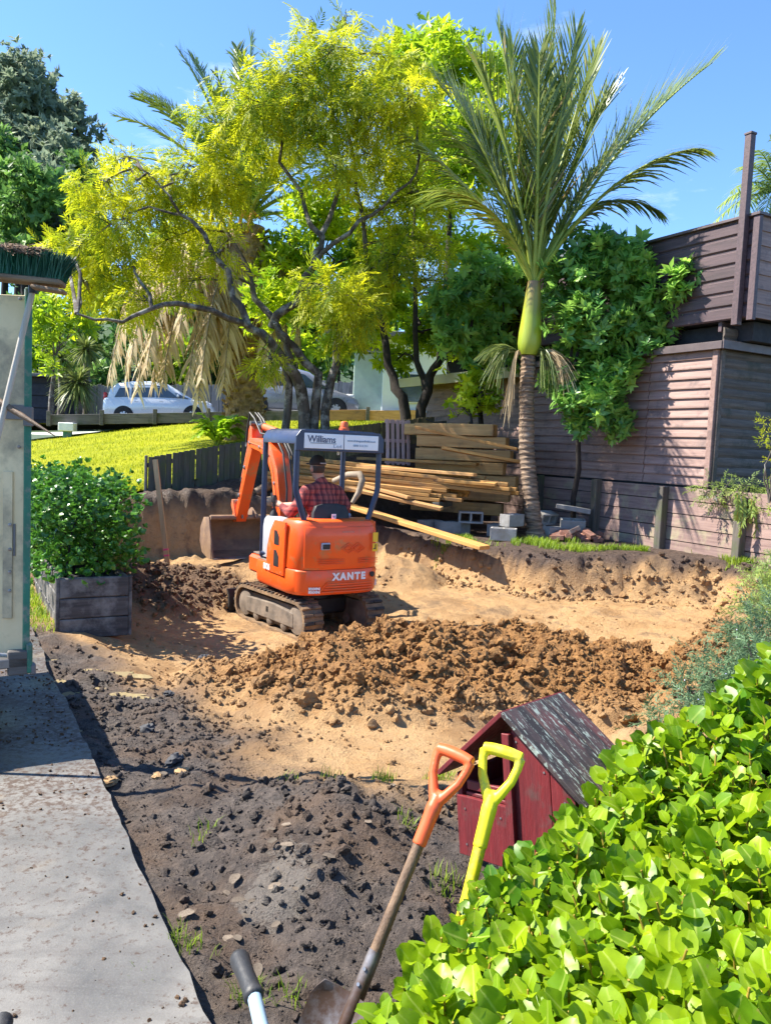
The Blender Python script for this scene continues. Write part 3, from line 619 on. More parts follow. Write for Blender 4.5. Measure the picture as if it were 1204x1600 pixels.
# paint marks
for px in (297, 331):
    p = at(px, 802, 13.0); b = MB(); ic = ico(1); b.add(ic[0] * np.array([.055, .02, .06]), ic[1].tolist(), Matrix.Translation((p.x, FA[1] - .29 + (p.x - FA[0] + .25) * .56, p.z)))
    tag(b.build('paint_mark', M['fluoro'], smooth=180), 'fluorescent green survey mark on the earth cut, ' + ('nearer the stake' if px < 300 else 'nearer the bucket'), 'paint mark', 'fluorescent survey marks')
# ---- far grey paling fence across the road
ff_ = empty('street_fence', (-10, 34, 2.2), 0, 'tall weathered grey paling fence behind the parked silver car', 'fence')
gm_ = [paling_mesh('paling', .16, h_, .025, M['paling_grey']) for h_ in (1.75, 1.8, 1.85)]
for i in range(78):
    x = -14.6 + i * .172; link('paling', random.choice(gm_), ff_, Matrix.Translation((x, 34, float(roadz(x)))) @ Matrix.Rotation(random.uniform(-.012, .012), 4, 'Y'), True)
for z_ in (.4, 1.4):
    MB().box((6.7, 0, 0), (13.5, .06, .09), m=frame(Vector((-14.6, 34.05, float(roadz(-14.6)) + z_)), Vector((1, 0, .058)))).build('rail', M['timber_old'], ff_, world=True)
# low timber edging between lawn and road
te = empty('lawn_edging', (-8, 26.8, 2), 0, 'low timber edging boards along the far side of the lawn', 'edging')
for i in range(9):
    x = -11.2 + i * 1.75; z_ = float(roadz(x)) + .02
    MB().box((.85, 0, .06), (1.7, .06, .34), .006, m=frame(Vector((x, 26.6, z_)), Vector((1, 0, .055)))).build('edging_board', M['timber_old'] if i < 5 else M['timber_beam'], te, world=True)
    MB().box((x - .02, 26.52, z_ + .1), (.12, .1, .5), .008).build('peg', M['timber_old'], te, world=True)
# white and blue buildings beyond
wh = empty('white_house', at(600, 640, 30), 0, 'pale blue white rendered house behind the trees', 'house')
p0 = at(562, 660, 28); p1 = at(640, 660, 26)
MB().box((2.6, 2, 1.6), (2.6, 3.8, 4.6), .02, m=frame(Vector((-1.6, 27, 1.4)), Vector((1, -.12, 0)))).build('wall', M['plaster'], wh, world=True)
MB().box((1.0, 2.8, 1.4), (1.2, 3.0, 4.4), .02, m=frame(Vector((-1.9, 27.6, 1.4)), Vector((1, -.12, 0)))).build('wing', mat('pale_green', (.45, .58, .5), (.4, .5, .45), rough=.8, bmp=.02), wh, world=True)
MB().box((1.9, 1.9, 4.0), (4.4, 4.6, .16), .01, m=frame(Vector((-1.9, 27, 1.4)), Vector((1, -.12, 0)))).build('roof', M['roof_grey'], wh, world=True)
wn = MB().box((2.3, .08, 2.3), (.9, .06, 1.0), .01, m=frame(Vector((-1.6, 27, 1.4)), Vector((1, -.12, 0)))).build('window', M['white_paint'], wh, world=True)
MB().box((2.3, .04, 2.3), (.8, .03, .9), 0, m=frame(Vector((-1.6, 27, 1.4)), Vector((1, -.12, 0)))).build('pane', M['glass'], wn, world=True)
ch = empty('cream_house', at(960, 380, 22), 0, 'cream gabled house roof showing above the dark parapet', 'house')
gp = at(945, 392, 22); fm = frame(Vector((gp.x, gp.y, gp.z - 2.6)), Vector((1, .35, 0)))
MB().prism([(-1.15, 0), (1.15, 0), (1.15, 2.35), (0, 3.0), (-1.15, 2.35)], 4, m=fm @ Matrix.Rotation(math.pi / 2, 4, 'X') @ Matrix.Translation((0, 0, -4))).build('gable_wall', M['cream'], ch, world=True)
for s_ in (-1, 1):
    MB().prism([(0, 3.02), (s_ * 1.45, 2.18), (s_ * 1.45, 2.26), (0, 3.1)][::s_], 4.5, m=fm @ Matrix.Rotation(math.pi / 2, 4, 'X') @ Matrix.Translation((0, 0, -4.2))).build('roof_slope', M['roof_grey'], ch, world=True)
# dark garage at the far left
gr = empty('dark_garage', at(62, 640, 33), 0, 'dark low garage front at the far end of the street', 'garage')
p = at(60, 655, 33); MB().box((p.x - .6, p.y + 1, 3.0), (3.6, 2, 1.9), .02).build('wall', M['dark_void'], gr, world=True)
MB().box((p.x - .6, p.y + .8, 4.02), (4.0, 2.6, .12), .01).build('roof', M['roof_grey'], gr, world=True)
for i in range(3): MB().box((p.x - .6, p.y - .03, 2.45 + i * .5), (2.6, .05, .46), .01).build('door_panel', M['trousers'], gr, world=True)
# letterbox post by the drive
lb = empty('street_letterbox', at(106, 684, 26.5), 0, 'small white letterbox on a green post at the lawn edge', 'letterbox')
p = at(106, 668, 26.4); MB().box((p.x, p.y, p.z + .02), (.5, .35, .28), .02).build('box', M['white_paint'], lb, world=True)
MB().box((p.x, p.y, p.z - .4), (.28, .1, .62), .01).build('post', M['green_paint'], lb, world=True)
# ================================================================ EXCAVATOR AND DRIVER
def text_mesh(name, body, size, m, bold=0.0, extrude=.0015, spacing=1.0, shear=0):
    cu = bpy.data.curves.new(name, 'FONT'); cu.body = body; cu.size = size; cu.extrude = extrude; cu.offset = bold; cu.align_x = 'CENTER'; cu.align_y = 'CENTER'; cu.space_character = spacing; cu.shear = shear; cu.resolution_u = 3
    ob = bpy.data.objects.new(name, cu); C.objects.link(ob); dg = bpy.context.evaluated_depsgraph_get()
    me = bpy.data.meshes.new_from_object(ob.evaluated_get(dg)); bpy.data.objects.remove(ob); me.materials.clear(); me.materials.append(m); return me
def rear_text(o_parent, name, body, size, m, x, z, y, bold=0, spacing=1, sx=1, yawz=0, shear=0):
    me = text_mesh(name, body, size, m, bold, spacing=spacing, shear=shear)
    return link(name, me, o_parent, Matrix.Translation((x, y, z)) @ Matrix.Rotation(yawz, 4, 'Z') @ Matrix.Rotation(math.pi / 2, 4, 'X') @ Matrix.Diagonal((sx, 1, 1, 1)))
EXC, EZ, EY = Vector((-.84, 8.95, 0)), -.34, math.radians(32)
ex = empty('mini_excavator', (EXC.x, EXC.y, EZ), EY, 'orange mini excavator with dark canopy working in the pit', 'excavator')
# --- undercarriage in its own turn (6 degrees further)
UR = Matrix.Rotation(math.radians(6), 4, 'Z')
def stadium(l, r, n=10, z=0):
    pts = []
    for j in range(n + 1): a = -math.pi / 2 + math.pi * j / n; pts.append((l / 2 + r * math.cos(a), z + r * math.sin(a)))
    for j in range(n + 1): a = math.pi / 2 + math.pi * j / n; pts.append((-l / 2 + r * math.cos(a), z + r * math.sin(a)))
    return pts
TR, TL = .205, 1.12
for s_ in (-1, 1):
    m0 = UR @ Matrix.Translation((s_ * .40, 0, 0)) @ Matrix(((0, 0, 1, 0), (1, 0, 0, 0), (0, 1, 0, 0), (0, 0, 0, 1)))    # poly x->Y, y->Z, depth->X
    b = MB(); out = stadium(TL, TR, 12, TR); inn = stadium(TL, TR - .035, 12, TR); n = len(out)
    v = [(x, y, z) for z in (-.115, .115) for ring in (out, inn) for x, y in ring]; f = []
    for i in range(n):
        j = (i + 1) % n
        f += [[i, j, 2 * n + j, 2 * n + i], [n + i, 3 * n + i, 3 * n + j, n + j], [i, n + i, n + j, j], [2 * n + i, 2 * n + j, 3 * n + j, 3 * n + i]]
    b.add(v, f, m0)
    tr = b.build('track', M['track_mud'], ex, smooth=40)
    per = [Vector((x, y, 0)) for x, y in out]; b = MB(); Ltot = 0; segs = []
    for i in range(n): segs.append((per[i], per[(i + 1) % n], Ltot)); Ltot += (per[(i + 1) % n] - per[i]).length
    nl = 44
    for k in range(nl):
        d = k / nl * Ltot; sgm = [q for q in segs if q[2] <= d][-1]; dr = (sgm[1] - sgm[0]); l_ = dr.length; dr = dr.normalized() if l_ > 1e-6 else Vector((1, 0, 0))
        p = sgm[0] + dr * (d - sgm[2]); nn = Vector((dr.y, -dr.x, 0))
        fr = Matrix(((dr.x, nn.x, 0, p.x), (dr.y, nn.y, 0, p.y), (0, 0, 1, 0), (0, 0, 0, 1)))
        for q in (-1, 1): b.box((0, .008, q * .06), (.034, .026, .112), .004, m=m0 @ fr)
    b.build('lug', M['rubber'], tr)['kind'] = 'stuff'
    b = MB(); b.prism(stadium(TL - .12, TR - .075, 8, TR), .12, m=m0, z0=-.06); fr_ = b.build('track_frame', M['frame_mud'], ex, smooth=40)
    b = MB()
    b.prism([(-.52, .12), (.50, .12), (.50, .285), (-.1, .305), (-.52, .27)], .05, m=m0, z0=(.055 if s_ > 0 else -.105)); b.build('side_plate', M['frame_mud'], fr_, bevel=.008)
    for yy, rr in ((TL / 2, .15), (-TL / 2, .15), (-.3, .06), (0, .06), (.3, .06)):
        zz = TR if rr > .1 else .1
        b = MB(); b.lathe([(rr * .5, -.1), (rr, -.085), (rr, -.03), (rr * .55, -.02), (rr * .55, .02), (rr, .03), (rr, .085), (rr * .5, .1)], 18, m0 @ Matrix.Translation((yy, zz, 0)))
        b.build('roller' if rr < .1 else 'idler', M['frame_mud'], fr_, smooth=40)
    MB().box((s_ * .09 if s_ < 0 else .09, .02, .22), (.03, .06, .07), .004, m=UR @ Matrix.Translation((s_ * .40, 0, 0))).build('tension_port', M['black'], fr_)
b = MB(); b.box((0, 0, .27), (.66, .62, .2), .03, m=UR); b.lathe([(.3, .34), (.3, .47)], 24); b.build('undercarriage_frame', M['black'], ex, smooth=30)
b = MB(); bl = [(.0, .02), (.04, .0), (.02, .12), (.03, .24), (.07, .30), (.04, .30), (-.01, .22), (-.02, .12)]
b.prism(bl, 1.08, m=UR @ Matrix.Translation((-.54, .86, 0)) @ Matrix(((0, 0, 1, 0), (1, 0, 0, 0), (0, 1, 0, 0), (0, 0, 0, 1)))); dz = b.build('dozer_blade', M['black'], ex, smooth=40)
b = MB()
for s_ in (-1, 1): b.box((s_ * .22, .58, .18), (.07, .56, .09), .01, m=UR)
b.build('blade_arm', M['black'], dz)
# --- house
def plan(inset=0.0, fr=.22, rear=-.78):
    hw, y0, r_ = .53 - inset, -.30, rear + inset; pts = [(-hw, fr)]
    for j in range(15):
        a = math.pi / 2 * j / 14; pts.append((-hw * max(math.cos(a), 0) ** .42, y0 + (r_ - y0) * math.sin(a) ** .55))
    return pts + [(-x, y) for x, y in pts[:-1]][::-1]
def ring(z, inset, fr=.22): return [(x, y, z) for x, y in plan(inset, fr)]
b = MB(); b.loft([ring(.47, .10), ring(.485, .03), ring(.52, .005), ring(.60, 0), ring(.735, 0), ring(.748, .008)])
body = b.build('counterweight', M['orange'], ex, smooth=35)
def upper_ring(z, inset, front):
    p = plan(inset); return [(x, min(max(y, -9), front), z) for x, y in p]
b = MB(); b.loft([upper_ring(.752, .012, -.30), upper_ring(.765, .006, -.30), upper_ring(1.10, .012, -.33), upper_ring(1.215, .022, -.36), upper_ring(1.25, .045, -.38), upper_ring(1.262, .09, -.42)])
b.build('engine_cover', M['orange'], ex, smooth=35)
# rear hatch: a plate just proud of the cover with its seam
b = MB(); hp_ = []
for z_, yy in ((.775, -.782), (1.10, -.777), (1.205, -.768)): hp_.append((z_, yy))
prof = [(x, y) for x, y in plan(0.0) if y < -.70]
def hatch_ring(z, off): return [(x * .96, y - .008 + off, z) for x, y in prof]
rings = [hatch_ring(.775, .004), hatch_ring(.785, -.002), hatch_ring(1.10, .004), hatch_ring(1.19, .012), hatch_ring(1.2, .02)]
v = [p for r_ in rings for p in r_]; n = len(prof); f = [[i * n + j, i * n + j + 1, (i + 1) * n + j + 1, (i + 1) * n + j] for i in range(len(rings) - 1) for j in range(n - 1)]
vi = [(x, y + .02, z) for x, y, z in v]; m_ = len(v); f2 = [[q + m_ for q in g][::-1] for g in f]
edge = [j for j in range(n)] + [i * n + n - 1 for i in range(1, len(rings))] + [(len(rings) - 1) * n + j for j in range(n - 2, -1, -1)] + [i * n for i in range(len(rings) - 2, 0, -1)]
f3 = [[edge[k], edge[(k + 1) % len(edge)], edge[(k + 1) % len(edge)] + m_, edge[k] + m_] for k in range(len(edge))]
b.add(v + vi, f + f2 + f3); hatch = b.build('rear_hatch', M['orange'], ex, smooth=35)
YR = -.79
MB().box((-.21, YR - .004, 1.0), (.105, .02, .075), .008).build('latch_plate', M['grey_plastic'], hatch)
MB().box((-.205, YR - .012, .998), (.085, .02, .05), .006).build('latch', M['black'], hatch)
for dx in (-.05, .05):   # embossed double diamond
    b = MB(); cx_ = .12 + dx * 1.15
    for s0_, s1_ in (((-.085, 0), (0, .055)), ((0, .055), (.085, 0)), ((.085, 0), (0, -.055)), ((0, -.055), (-.085, 0)), ((-.045, 0), (0, .028)), ((0, .028), (.045, 0)), ((.045, 0), (0, -.028)), ((0, -.028), (-.045, 0))):
        b.tube([(cx_ + s0_[0], YR - .004, .975 + s0_[1]), (cx_ + s1_[0], YR - .004, .975 + s1_[1])], .004, 5)
    b.build('diamond_emblem', M['orange'], hatch)
for k, zz in enumerate((.86, .838, .816)):
    for x0, x1 in ((-.30 + k * .01, .02), (.18, .42)): 
        b = MB(); b.tube([(x0, YR - .0035, zz), ((x0 + x1) / 2, YR - .006, zz), (x1, YR + .002, zz)], .005, 5); b.build('pressed_rib', M['orange'], hatch)
MB().box((.385, YR + .0, 1.085), (.062, .008, .10), .002).build('yellow_sticker', M['yellow_sticker'], hatch)
MB().box((.385, YR + .001, .975), (.062, .008, .085), .002).build('yellow_sticker', M['yellow_sticker'], hatch)
MB().box((.388, YR - .0045, .985), (.012, .002, .045), 0).build('sticker_print', M['black'], hatch)
MB().box((.378, YR - .0045, .962), (.03, .002, .010), 0).build('sticker_print', M['black'], hatch)
MB().box((.06, YR + .008, 1.145), (.14, .004, .02), .001).build('faded_mark', mat('faded', (.62, .16, .10), (.6, .15, .09), rough=.5, bmp=0), hatch)
rear_text(body, 'lettering', 'XANTE', .10, M['white_paint'], .085, .675, YR - .001 + .004, .006, 1.3, 1.0)
for k in range(5):  # the gaps of the stencil letters
    pass
MB().lathe([(.026, 0), (.03, .012), (.022, .02), (.01, .02)], 16, Matrix.Translation((.375, YR + .03, .685)) @ Matrix.Rotation(math.pi / 2, 4, 'X')).build('exhaust_cap', M['black'], body, smooth=40)
for k in range(4):
    b = MB(); z_ = .60 - k * .027; b.tube([(-.17 - .02 * k, YR - .002 + .008, z_), (.12, YR - .004, z_), (.38, YR + .018, z_)], .0075, 6); b.build('pressed_rib', M['orange'], body, smooth=60)
b = MB()
for q, (pa, pb) in enumerate((((-.17, .625), (.37, .625)), ((-.17, .625), (-.28, .505)))): b.tube([(pa[0], YR, pa[1]), (pb[0], YR + (.01 if q else .012), pb[1])], .005, 5)
b.build('pressed_rib', M['orange'], body)
for z_ in (.60, .565): rear_text(body, 'lettering', 'RVXN', .034, M['white_paint'], -.315, z_ - .04, YR + .014, .003, 1.0, 1.3, -.25)
MB().box((.475, YR + .115, .575), (.055, .02, .06), .004, rot=Matrix.Rotation(.95, 3, 'Z')).build('white_sticker', M['white_paint'], body)
for z_ in (.56, .60): MB().box((.487, YR + .104, z_ - .006), (.05, .004, .008), 0, rot=Matrix.Rotation(.95, 3, 'Z') @ Matrix.Rotation(.6, 3, 'Y')).build('sticker_stripe', M['red_lamp'], body)
# left side cover with two louvre openings, right one plain
for s_ in (-1, 1):
    x_ = s_ * .515; my = Matrix(((0, 0, 1, x_ - (.03 if s_ < 0 else -.005)), (1, 0, 0, 0), (0, 1, 0, 0), (0, 0, 0, 1)))
    poly = [(-.50, .66), (-.12, .66), (-.06, .72), (-.07, .92), (-.14, 1.10), (-.24, 1.225), (-.52, 1.225)]
    cv = MB().prism(poly, .025, m=my).build('side_cover', M['orange'], ex, bevel=.008, smooth=30)
    for z0_, z1_ in ((.97, 1.12), (.74, .91)):
        q = [(-.38, z0_), (-.26, z0_), (-.26, z1_), (-.32, z1_), (-.38, z1_ - .06)]
        z_off = -.004 if s_ < 0 else .027
        grp = MB().prism(q, .006, m=my, z0=z_off - (.0 if s_ < 0 else 0)).build('vent_opening', M['black'], cv)
    for z_ in (.905, .885, .865): MB().box((x_ - s_ * -.0 + s_ * .024, -.46, z_), (.008, .07, .008), .002).build('pressed_rib', M['orange'], cv)
    for (y_, z_) in ((-.5, 1.17), (-.44, .69)): MB().lathe([(.012, 0), (.012, .006)], 10, Matrix.Translation((x_ + s_ * .027, y_, z_)) @ Matrix.Rotation(s_ * math.pi / 2, 4, 'Y')).build('bolt', M['orange_dirty'], cv)
b = MB(); b.box((-.36, .02, .755), (.32, .42, .012), .003); b.build('floor_mat', M['frame_mud'], ex)
rear_text(ex, 'lettering', 'EX16', .08, M['white_paint'], -.547, .70, -.08, .004, .9, 1, -math.pi / 2)
# front floor and console
MB().box((0, .30, .66), (1.0, .5, .2), .03).build('front_deck', M['orange'], ex)
MB().box((0, .15, .775), (.9, .75, .02), .004).build('floor_plate', M['frame_mud'], ex)
for s_ in (-1, 1):
    pod = MB().loft([[(s_ * .40 + dx * k, -.02 + dy * k, z_) for dx, dy in ((-.10, -.26), (.10, -.26), (.10, .22), (-.10, .22))] for z_, k in ((.78, 1), (1.12, 1), (1.20, .9), (1.235, .7))]).build('control_pod', M['grey_plastic'], ex, bevel=.012, smooth=30)
    b = MB(); b.lathe([(.05, 1.22), (.045, 1.26), (.022, 1.30), (.014, 1.33), (.014, 1.37), (.03, 1.385), (.034, 1.43), (.026, 1.46), (.01, 1.465)], 12, Matrix.Translation((s_ * .40, .10, 0))); b.build('joystick', M['black'], pod, smooth=40)
MB().box((.3, -.22, 1.27), (.16, .10, .05), .02).build('drink_packet', M['blue_tube'], ex)
# seat
st = MB().box((0, -.22, 1.0), (.46, .46, .12), .04).build('seat', M['black'], ex, smooth=40)
sb = [(-.20, 0), (.20, 0), (.225, .08), (.215, .26), (.18, .335), (.08, .36), (-.08, .36), (-.18, .335), (-.215, .26), (-.225, .08)]
bk = MB().prism(sb, .07, m=Matrix.Translation((0, -.47, 1.055)) @ Matrix.Rotation(math.radians(82), 4, 'X')).build('seat_back', M['black'], ex, bevel=.02, smooth=40)
MB().box((.0, -.555, 1.27), (.055, .004, .085), .002).build('seat_tag', M['white_paint'], bk)
MB().box((0, -.558, 1.285), (.035, .002, .02), 0).build('tag_print', M['ink_grey'], bk)
# canopy
CZ = 2.14
def post(path, name='canopy_post'): return MB().tube(path, .031, 10).build(name, M['navy'], cn_, smooth=40)
ry, fy, hw = -.62, .18, .50
rg = []
for x, z_ in ((-hw - .02, CZ - .10), (-hw - .012, CZ - .03), (-hw + .03, CZ + .035), (-hw + .10, CZ + .055), (0, CZ + .062), (hw - .10, CZ + .055), (hw - .03, CZ + .035), (hw + .012, CZ - .03), (hw + .02, CZ - .10), (hw - .04, CZ - .10), (hw - .06, CZ - .0), (0, CZ + .01), (-hw + .06, CZ), (-hw + .04, CZ - .10)): rg.append((x, z_))
b = MB(); b.loft([[(x, ry - .02, z_) for x, z_ in rg], [(x, fy + .02, z_) for x, z_ in rg]]); cn_ = b.build('canopy_roof', M['navy'], ex, smooth=35, bevel=.006)
sg = [(-hw - .02, -.165), (hw + .02, -.165), (hw + .02, -.02), (hw - .03, .045), (-hw + .03, .045), (-hw - .02, -.02)]
MB().prism(sg, .03, m=Matrix.Translation((0, ry - .012, CZ)) @ Matrix.Rotation(math.pi / 2, 4, 'X')).build('rear_beam', M['navy'], cn_, bevel=.006)
for x0, x1 in ((-.435, .022), (.03, .445)):
    sp = MB().box(((x0 + x1) / 2, ry - .047, CZ - .062), (x1 - x0, .006, .155), .004).build('sign_panel', M['white_sign'], cn_)
YS = ry - .052
rear_text(cn_, 'lettering', 'Williams', .098, M['ink'], -.235, CZ - .045, YS, .001, .95, 1)
MB().box((-.215, YS, CZ - .085), (.30, .003, .005), 0).build('sign_rule', M['ink'], cn_)
rear_text(cn_, 'lettering', 'Ltd', .05, M['ink_grey'], -.05, CZ - .112, YS, 0, 1, 1.5)
rear_text(cn_, 'lettering', 'www.drainageandbuild.co.nz', .034, M['ink_grey'], .235, CZ - .045, YS, 0, .93, .95)
rear_text(cn_, 'lettering', '0800 214 214', .032, M['ink_grey'], .225, CZ - .095, YS, 0, 1, 1)
for s_ in (-1, 1):
    post([(s_ * (hw - .012), ry, CZ - .10), (s_ * (hw - .012), ry, 1.60), (s_ * (hw - .022), ry, 1.54), (s_ * (hw - .115), ry, 1.27), (s_ * (hw - .12), ry, 1.25)])
    post([(s_ * (hw - .012), fy, CZ - .10), (s_ * (hw - .012), fy, .78), (s_ * (hw - .04), fy - .03, .76)])
for s_ in (-1, 1): post([(s_ * (hw - .012), fy, .82), (s_ * (hw - .05), -.05, .82), (s_ * (hw - .12), -.12, .82)], 'grab_bar')
MB().lathe([(.055, 0), (.055, .03), (.045, .035), (.043, .085), (.035, .10), (.01, .105)], 16, Matrix.Translation((.18, -.38, CZ + .06))).build('beacon', M['handle_orange'], cn_, smooth=40)
MB().lathe([(.012, 0), (.016, .02), (.012, .045)], 10, Matrix.Translation((.02, ry + .06, CZ - .20))).build('work_light', M['white_paint'], cn_, smooth=40)
# --- boom, arm and bucket (plane x = BX, y forward, z up)
BX = .05
def plate(poly, w_, name, m, parent, x=BX, bev=.01): return MB().prism(poly, w_, m=Matrix(((0, 0, 1, x - w_ / 2), (1, 0, 0, 0), (0, 1, 0, 0), (0, 0, 0, 1)))).build(name, m, parent, bevel=bev, smooth=30)
plate([(.48, .55), (.85, .55), (.88, .85), (.70, 1.0), (.55, .95)], .34, 'swing_post', M['orange_dirty'], ex)
gy = lambda y: y if y < 1 else 1 + (y - 1) * .64
g2 = lambda L_: [(gy(a), c) for a, c in L_]
bmp_ = [(.66, .80), (.86, .80), (.90, 1.30), (1.02, 1.66), (1.26, 1.84), (1.62, 1.92), (2.16, 1.97), (2.22, 2.02), (2.18, 2.09), (1.70, 2.09), (1.25, 2.05), (1.0, 1.94), (.84, 1.72), (.72, 1.30)]
boom = plate(g2(bmp_), .20, 'boom', M['orange'], ex, bev=.015)
armp = [(2.09, 1.94), (2.12, 2.20), (2.2, 2.27), (2.29, 2.2), (2.35, 1.9), (2.94, 1.02), (2.92, .96), (2.85, .95), (2.24, 1.76)]
arm = plate(g2(armp), .15, 'arm', M['orange'], ex, bev=.012)
for s_ in (-1, 1):
    b = MB(); b.tube([(BX + s_ * .102, gy(a), c) for a, c in ((.79, .9), (.83, 1.4), (.97, 1.74), (1.22, 1.93), (1.7, 2.0), (2.1, 2.03))], .009, 6); b.build('weld_seam', M['orange_dirty'], boom, smooth=60)
    for a, c in ((.80, 1.05), (.9, 1.55), (1.15, 1.88), (1.6, 1.98), (2.12, 2.03)): MB().lathe([(.022, 0), (.022, .012), (.008, .016)], 10, Matrix.Translation((BX + s_ * .1, gy(a), c)) @ Matrix.Rotation(s_ * math.pi / 2, 4, 'Y')).build('boss', M['steel'], boom, smooth=40)
    for a, c in ((2.2, 2.05), (2.45, 1.7), (2.7, 1.32), (2.88, 1.02)): MB().lathe([(.026, 0), (.026, .012), (.01, .018)], 10, Matrix.Translation((BX + s_ * .075, gy(a), c)) @ Matrix.Rotation(s_ * math.pi / 2, 4, 'Y')).build('pin_boss', M['steel'], arm, smooth=40)
plate(g2([(1.05, 2.04), (1.55, 2.08), (1.50, 2.14), (1.30, 2.20), (1.1, 2.16)]), .14, 'boom_bracket', M['orange_dirty'], boom)
def cyl(a, c, r1, r2, f_, name, parent, x=BX):
    a = Vector((x, gy(a[0]), a[1])); c = Vector((x, gy(c[0]), c[1])); k = a + (c - a) * f_
    o1 = MB().tube([a, k], r1, 12).build(name, M['orange_dirty'], parent, smooth=40); MB().tube([k, c], r2, 10).build('piston_rod', M['chrome'], o1, smooth=40)
    MB().tube([k - (c - a).normalized() * .03, k + (c - a).normalized() * .03], r1 * 1.12, 12).build('gland', M['black'], o1, smooth=40)
    for p in (a, c): MB().tube([p - Vector((r1 * 1.7, 0, 0)), p + Vector((r1 * 1.7, 0, 0))], r2 * 1.3, 10).build('pin', M['steel'], o1, smooth=40)
cyl((1.15, 2.18), (2.20, 2.28), .045, .024, .62, 'arm_cylinder', boom)
cyl((.90, .78), (1.32, 1.80), .05, .027, .6, 'boom_cylinder', boom, BX)
cyl((2.44, 2.0), (2.98, 1.22), .04, .022, .6, 'bucket_cylinder', arm)
plate(g2([(2.80, 1.02), (2.88, 1.0), (3.08, 1.16), (3.06, 1.25), (2.98, 1.24)]), .19, 'link_arm', M['orange_dirty'], arm)
plate(g2([(3.0, 1.20), (3.1, 1.22), (3.16, .95), (3.06, .93)]), .11, 'bucket_link', M['orange_dirty'], arm)
for x_, (m0_, m1_) in ((BX - .06, (1, 1)), (BX + .06, (1, 1)), (BX + .02, (1, 1))):
    b = MB(); b.tube([(x_, .62, 1.05), (x_, .62, 1.5), (x_, .76, 1.92), (x_, 1.0, 2.12), (x_, gy(1.25), 2.13), (x_, gy(1.7), 2.15), (x_, gy(2.05), 2.34), (x_, gy(2.3), 2.42), (x_, gy(2.42), 2.2), (x_, gy(2.46), 2.0)], .013, 7); b.build('hydraulic_hose', M['black'], boom, smooth=40)
# wide cleaning bucket, open side towards the machine
bp = [(2.90, 1.02), (3.10, 1.00), (3.22, .86), (3.24, .66), (3.14, .52), (2.92, .46), (2.72, .47)]
bpi = [(2.72, .485), (2.92, .478), (3.125, .535), (3.22, .67), (3.20, .85), (3.09, .982), (2.90, 1.0)]
BW = 1.06; BX += .10; BS = gy(2.95) - 2.95
sh = lambda L_: [(a + BS, c) for a, c in L_]
bp, bpi = sh(bp), sh(bpi)
bk_ = MB().prism(bp + bpi, BW, m=Matrix(((0, 0, 1, BX - BW / 2), (1, 0, 0, 0), (0, 1, 0, 0), (0, 0, 0, 1)))).build('bucket', M['bucket_rust'], ex, smooth=35)
for s_ in (-1, 1): plate(bp, .02, 'side_plate', M['bucket_rust'], bk_, BX + s_ * (BW / 2 + .01), .003)
plate(sh([(2.70, .465), (2.80, .462), (2.80, .490), (2.70, .482)]), BW, 'cutting_edge', M['steel'], bk_, BX, .002)
MB().tube([(BX - BW / 2, 2.90 + BS, 1.01), (BX + BW / 2, 2.90 + BS, 1.01)], .035, 12).build('lip_tube', M['bucket_rust'], bk_, smooth=40)
for s_ in (-1, 1): plate(sh([(2.82, 1.0), (3.14, 1.0), (3.12, 1.08), (3.0, 1.14), (2.84, 1.06)]), .025, 'bucket_ear', M['bucket_rust'], bk_, BX + s_ * .10, .003)
# ---------------------------------------------------------------- driver
def remesh(name, parts, m, vox=.013, smooth_it=6):
    """parts: capsule chains [(pts, radii, flat)] and ellipsoids fused into one continuous surface"""
    b = MB(); ic = ico(3)
    for p in parts:
        if p[0] == 'e': b.add(ic[0] * np.array(p[2]), ic[1].tolist(), Matrix.Translation(p[1]) @ (p[3] if len(p) > 3 else Matrix.Identity(4)))
        else:
            pts, rs = p[1], p[2]; b.tube(pts, rs, 14)
            for q, r_ in ((pts[0], rs[0]), (pts[-1], rs[-1])): b.add(ic[0] * r_, ic[1].tolist(), Matrix.Translation(q))
            for q, r_ in zip(pts[1:-1], rs[1:-1]): b.add(ic[0] * r_ * .995, ic[1].tolist(), Matrix.Translation(q))
    ob = bpy.data.objects.new(name, b.mesh(name, None)); C.objects.link(ob)
    r = ob.modifiers.new('r', 'REMESH'); r.mode = 'VOXEL'; r.voxel_size = vox
    s = ob.modifiers.new('s', 'SMOOTH'); s.factor = .5; s.iterations = smooth_it
    dg = bpy.context.evaluated_depsgraph_get(); me = bpy.data.meshes.new_from_object(ob.evaluated_get(dg)); bpy.data.objects.remove(ob)
    me.materials.clear(); return finish(me, m, 180)
PM = Matrix.Translation((EXC.x, EXC.y, EZ)) @ Matrix.Rotation(EY, 4, 'Z')
HC = Vector((-.03, -.19, 1.79))
def fingers(wr, hd, down):
    out = []
    for k, (off, l_) in enumerate(((-.03, .075), (-.01, .085), (.01, .08), (.03, .065))):
        a = wr + hd * .085 + Vector((0, 0, off)) ; c = a + hd * l_ * .5 + down * .01; out.append(('c', [a, c, c + down * l_ * .55 - hd * .01], [.0095, .009, .008]))
    t_ = wr + hd * .03 + Vector((0, 0, .03)); out.append(('c', [t_, t_ + hd * .045 + down * .03 + Vector((0, 0, .015)), t_ + hd * .06 + down * .055], [.012, .0105, .009])); return out
parts = [('e', HC, (.076, .098, .115)), ('c', [HC + Vector((0, .0, -.05)), HC + Vector((.005, .055, -.095))], [.06, .035]), ('e', HC + Vector((0, .1, -.015)), (.013, .02, .022)),
         ('c', [(0, -.25, 1.55), (-.01, -.225, 1.66), HC + Vector((0, -.02, -.05))], [.062, .056, .055])]
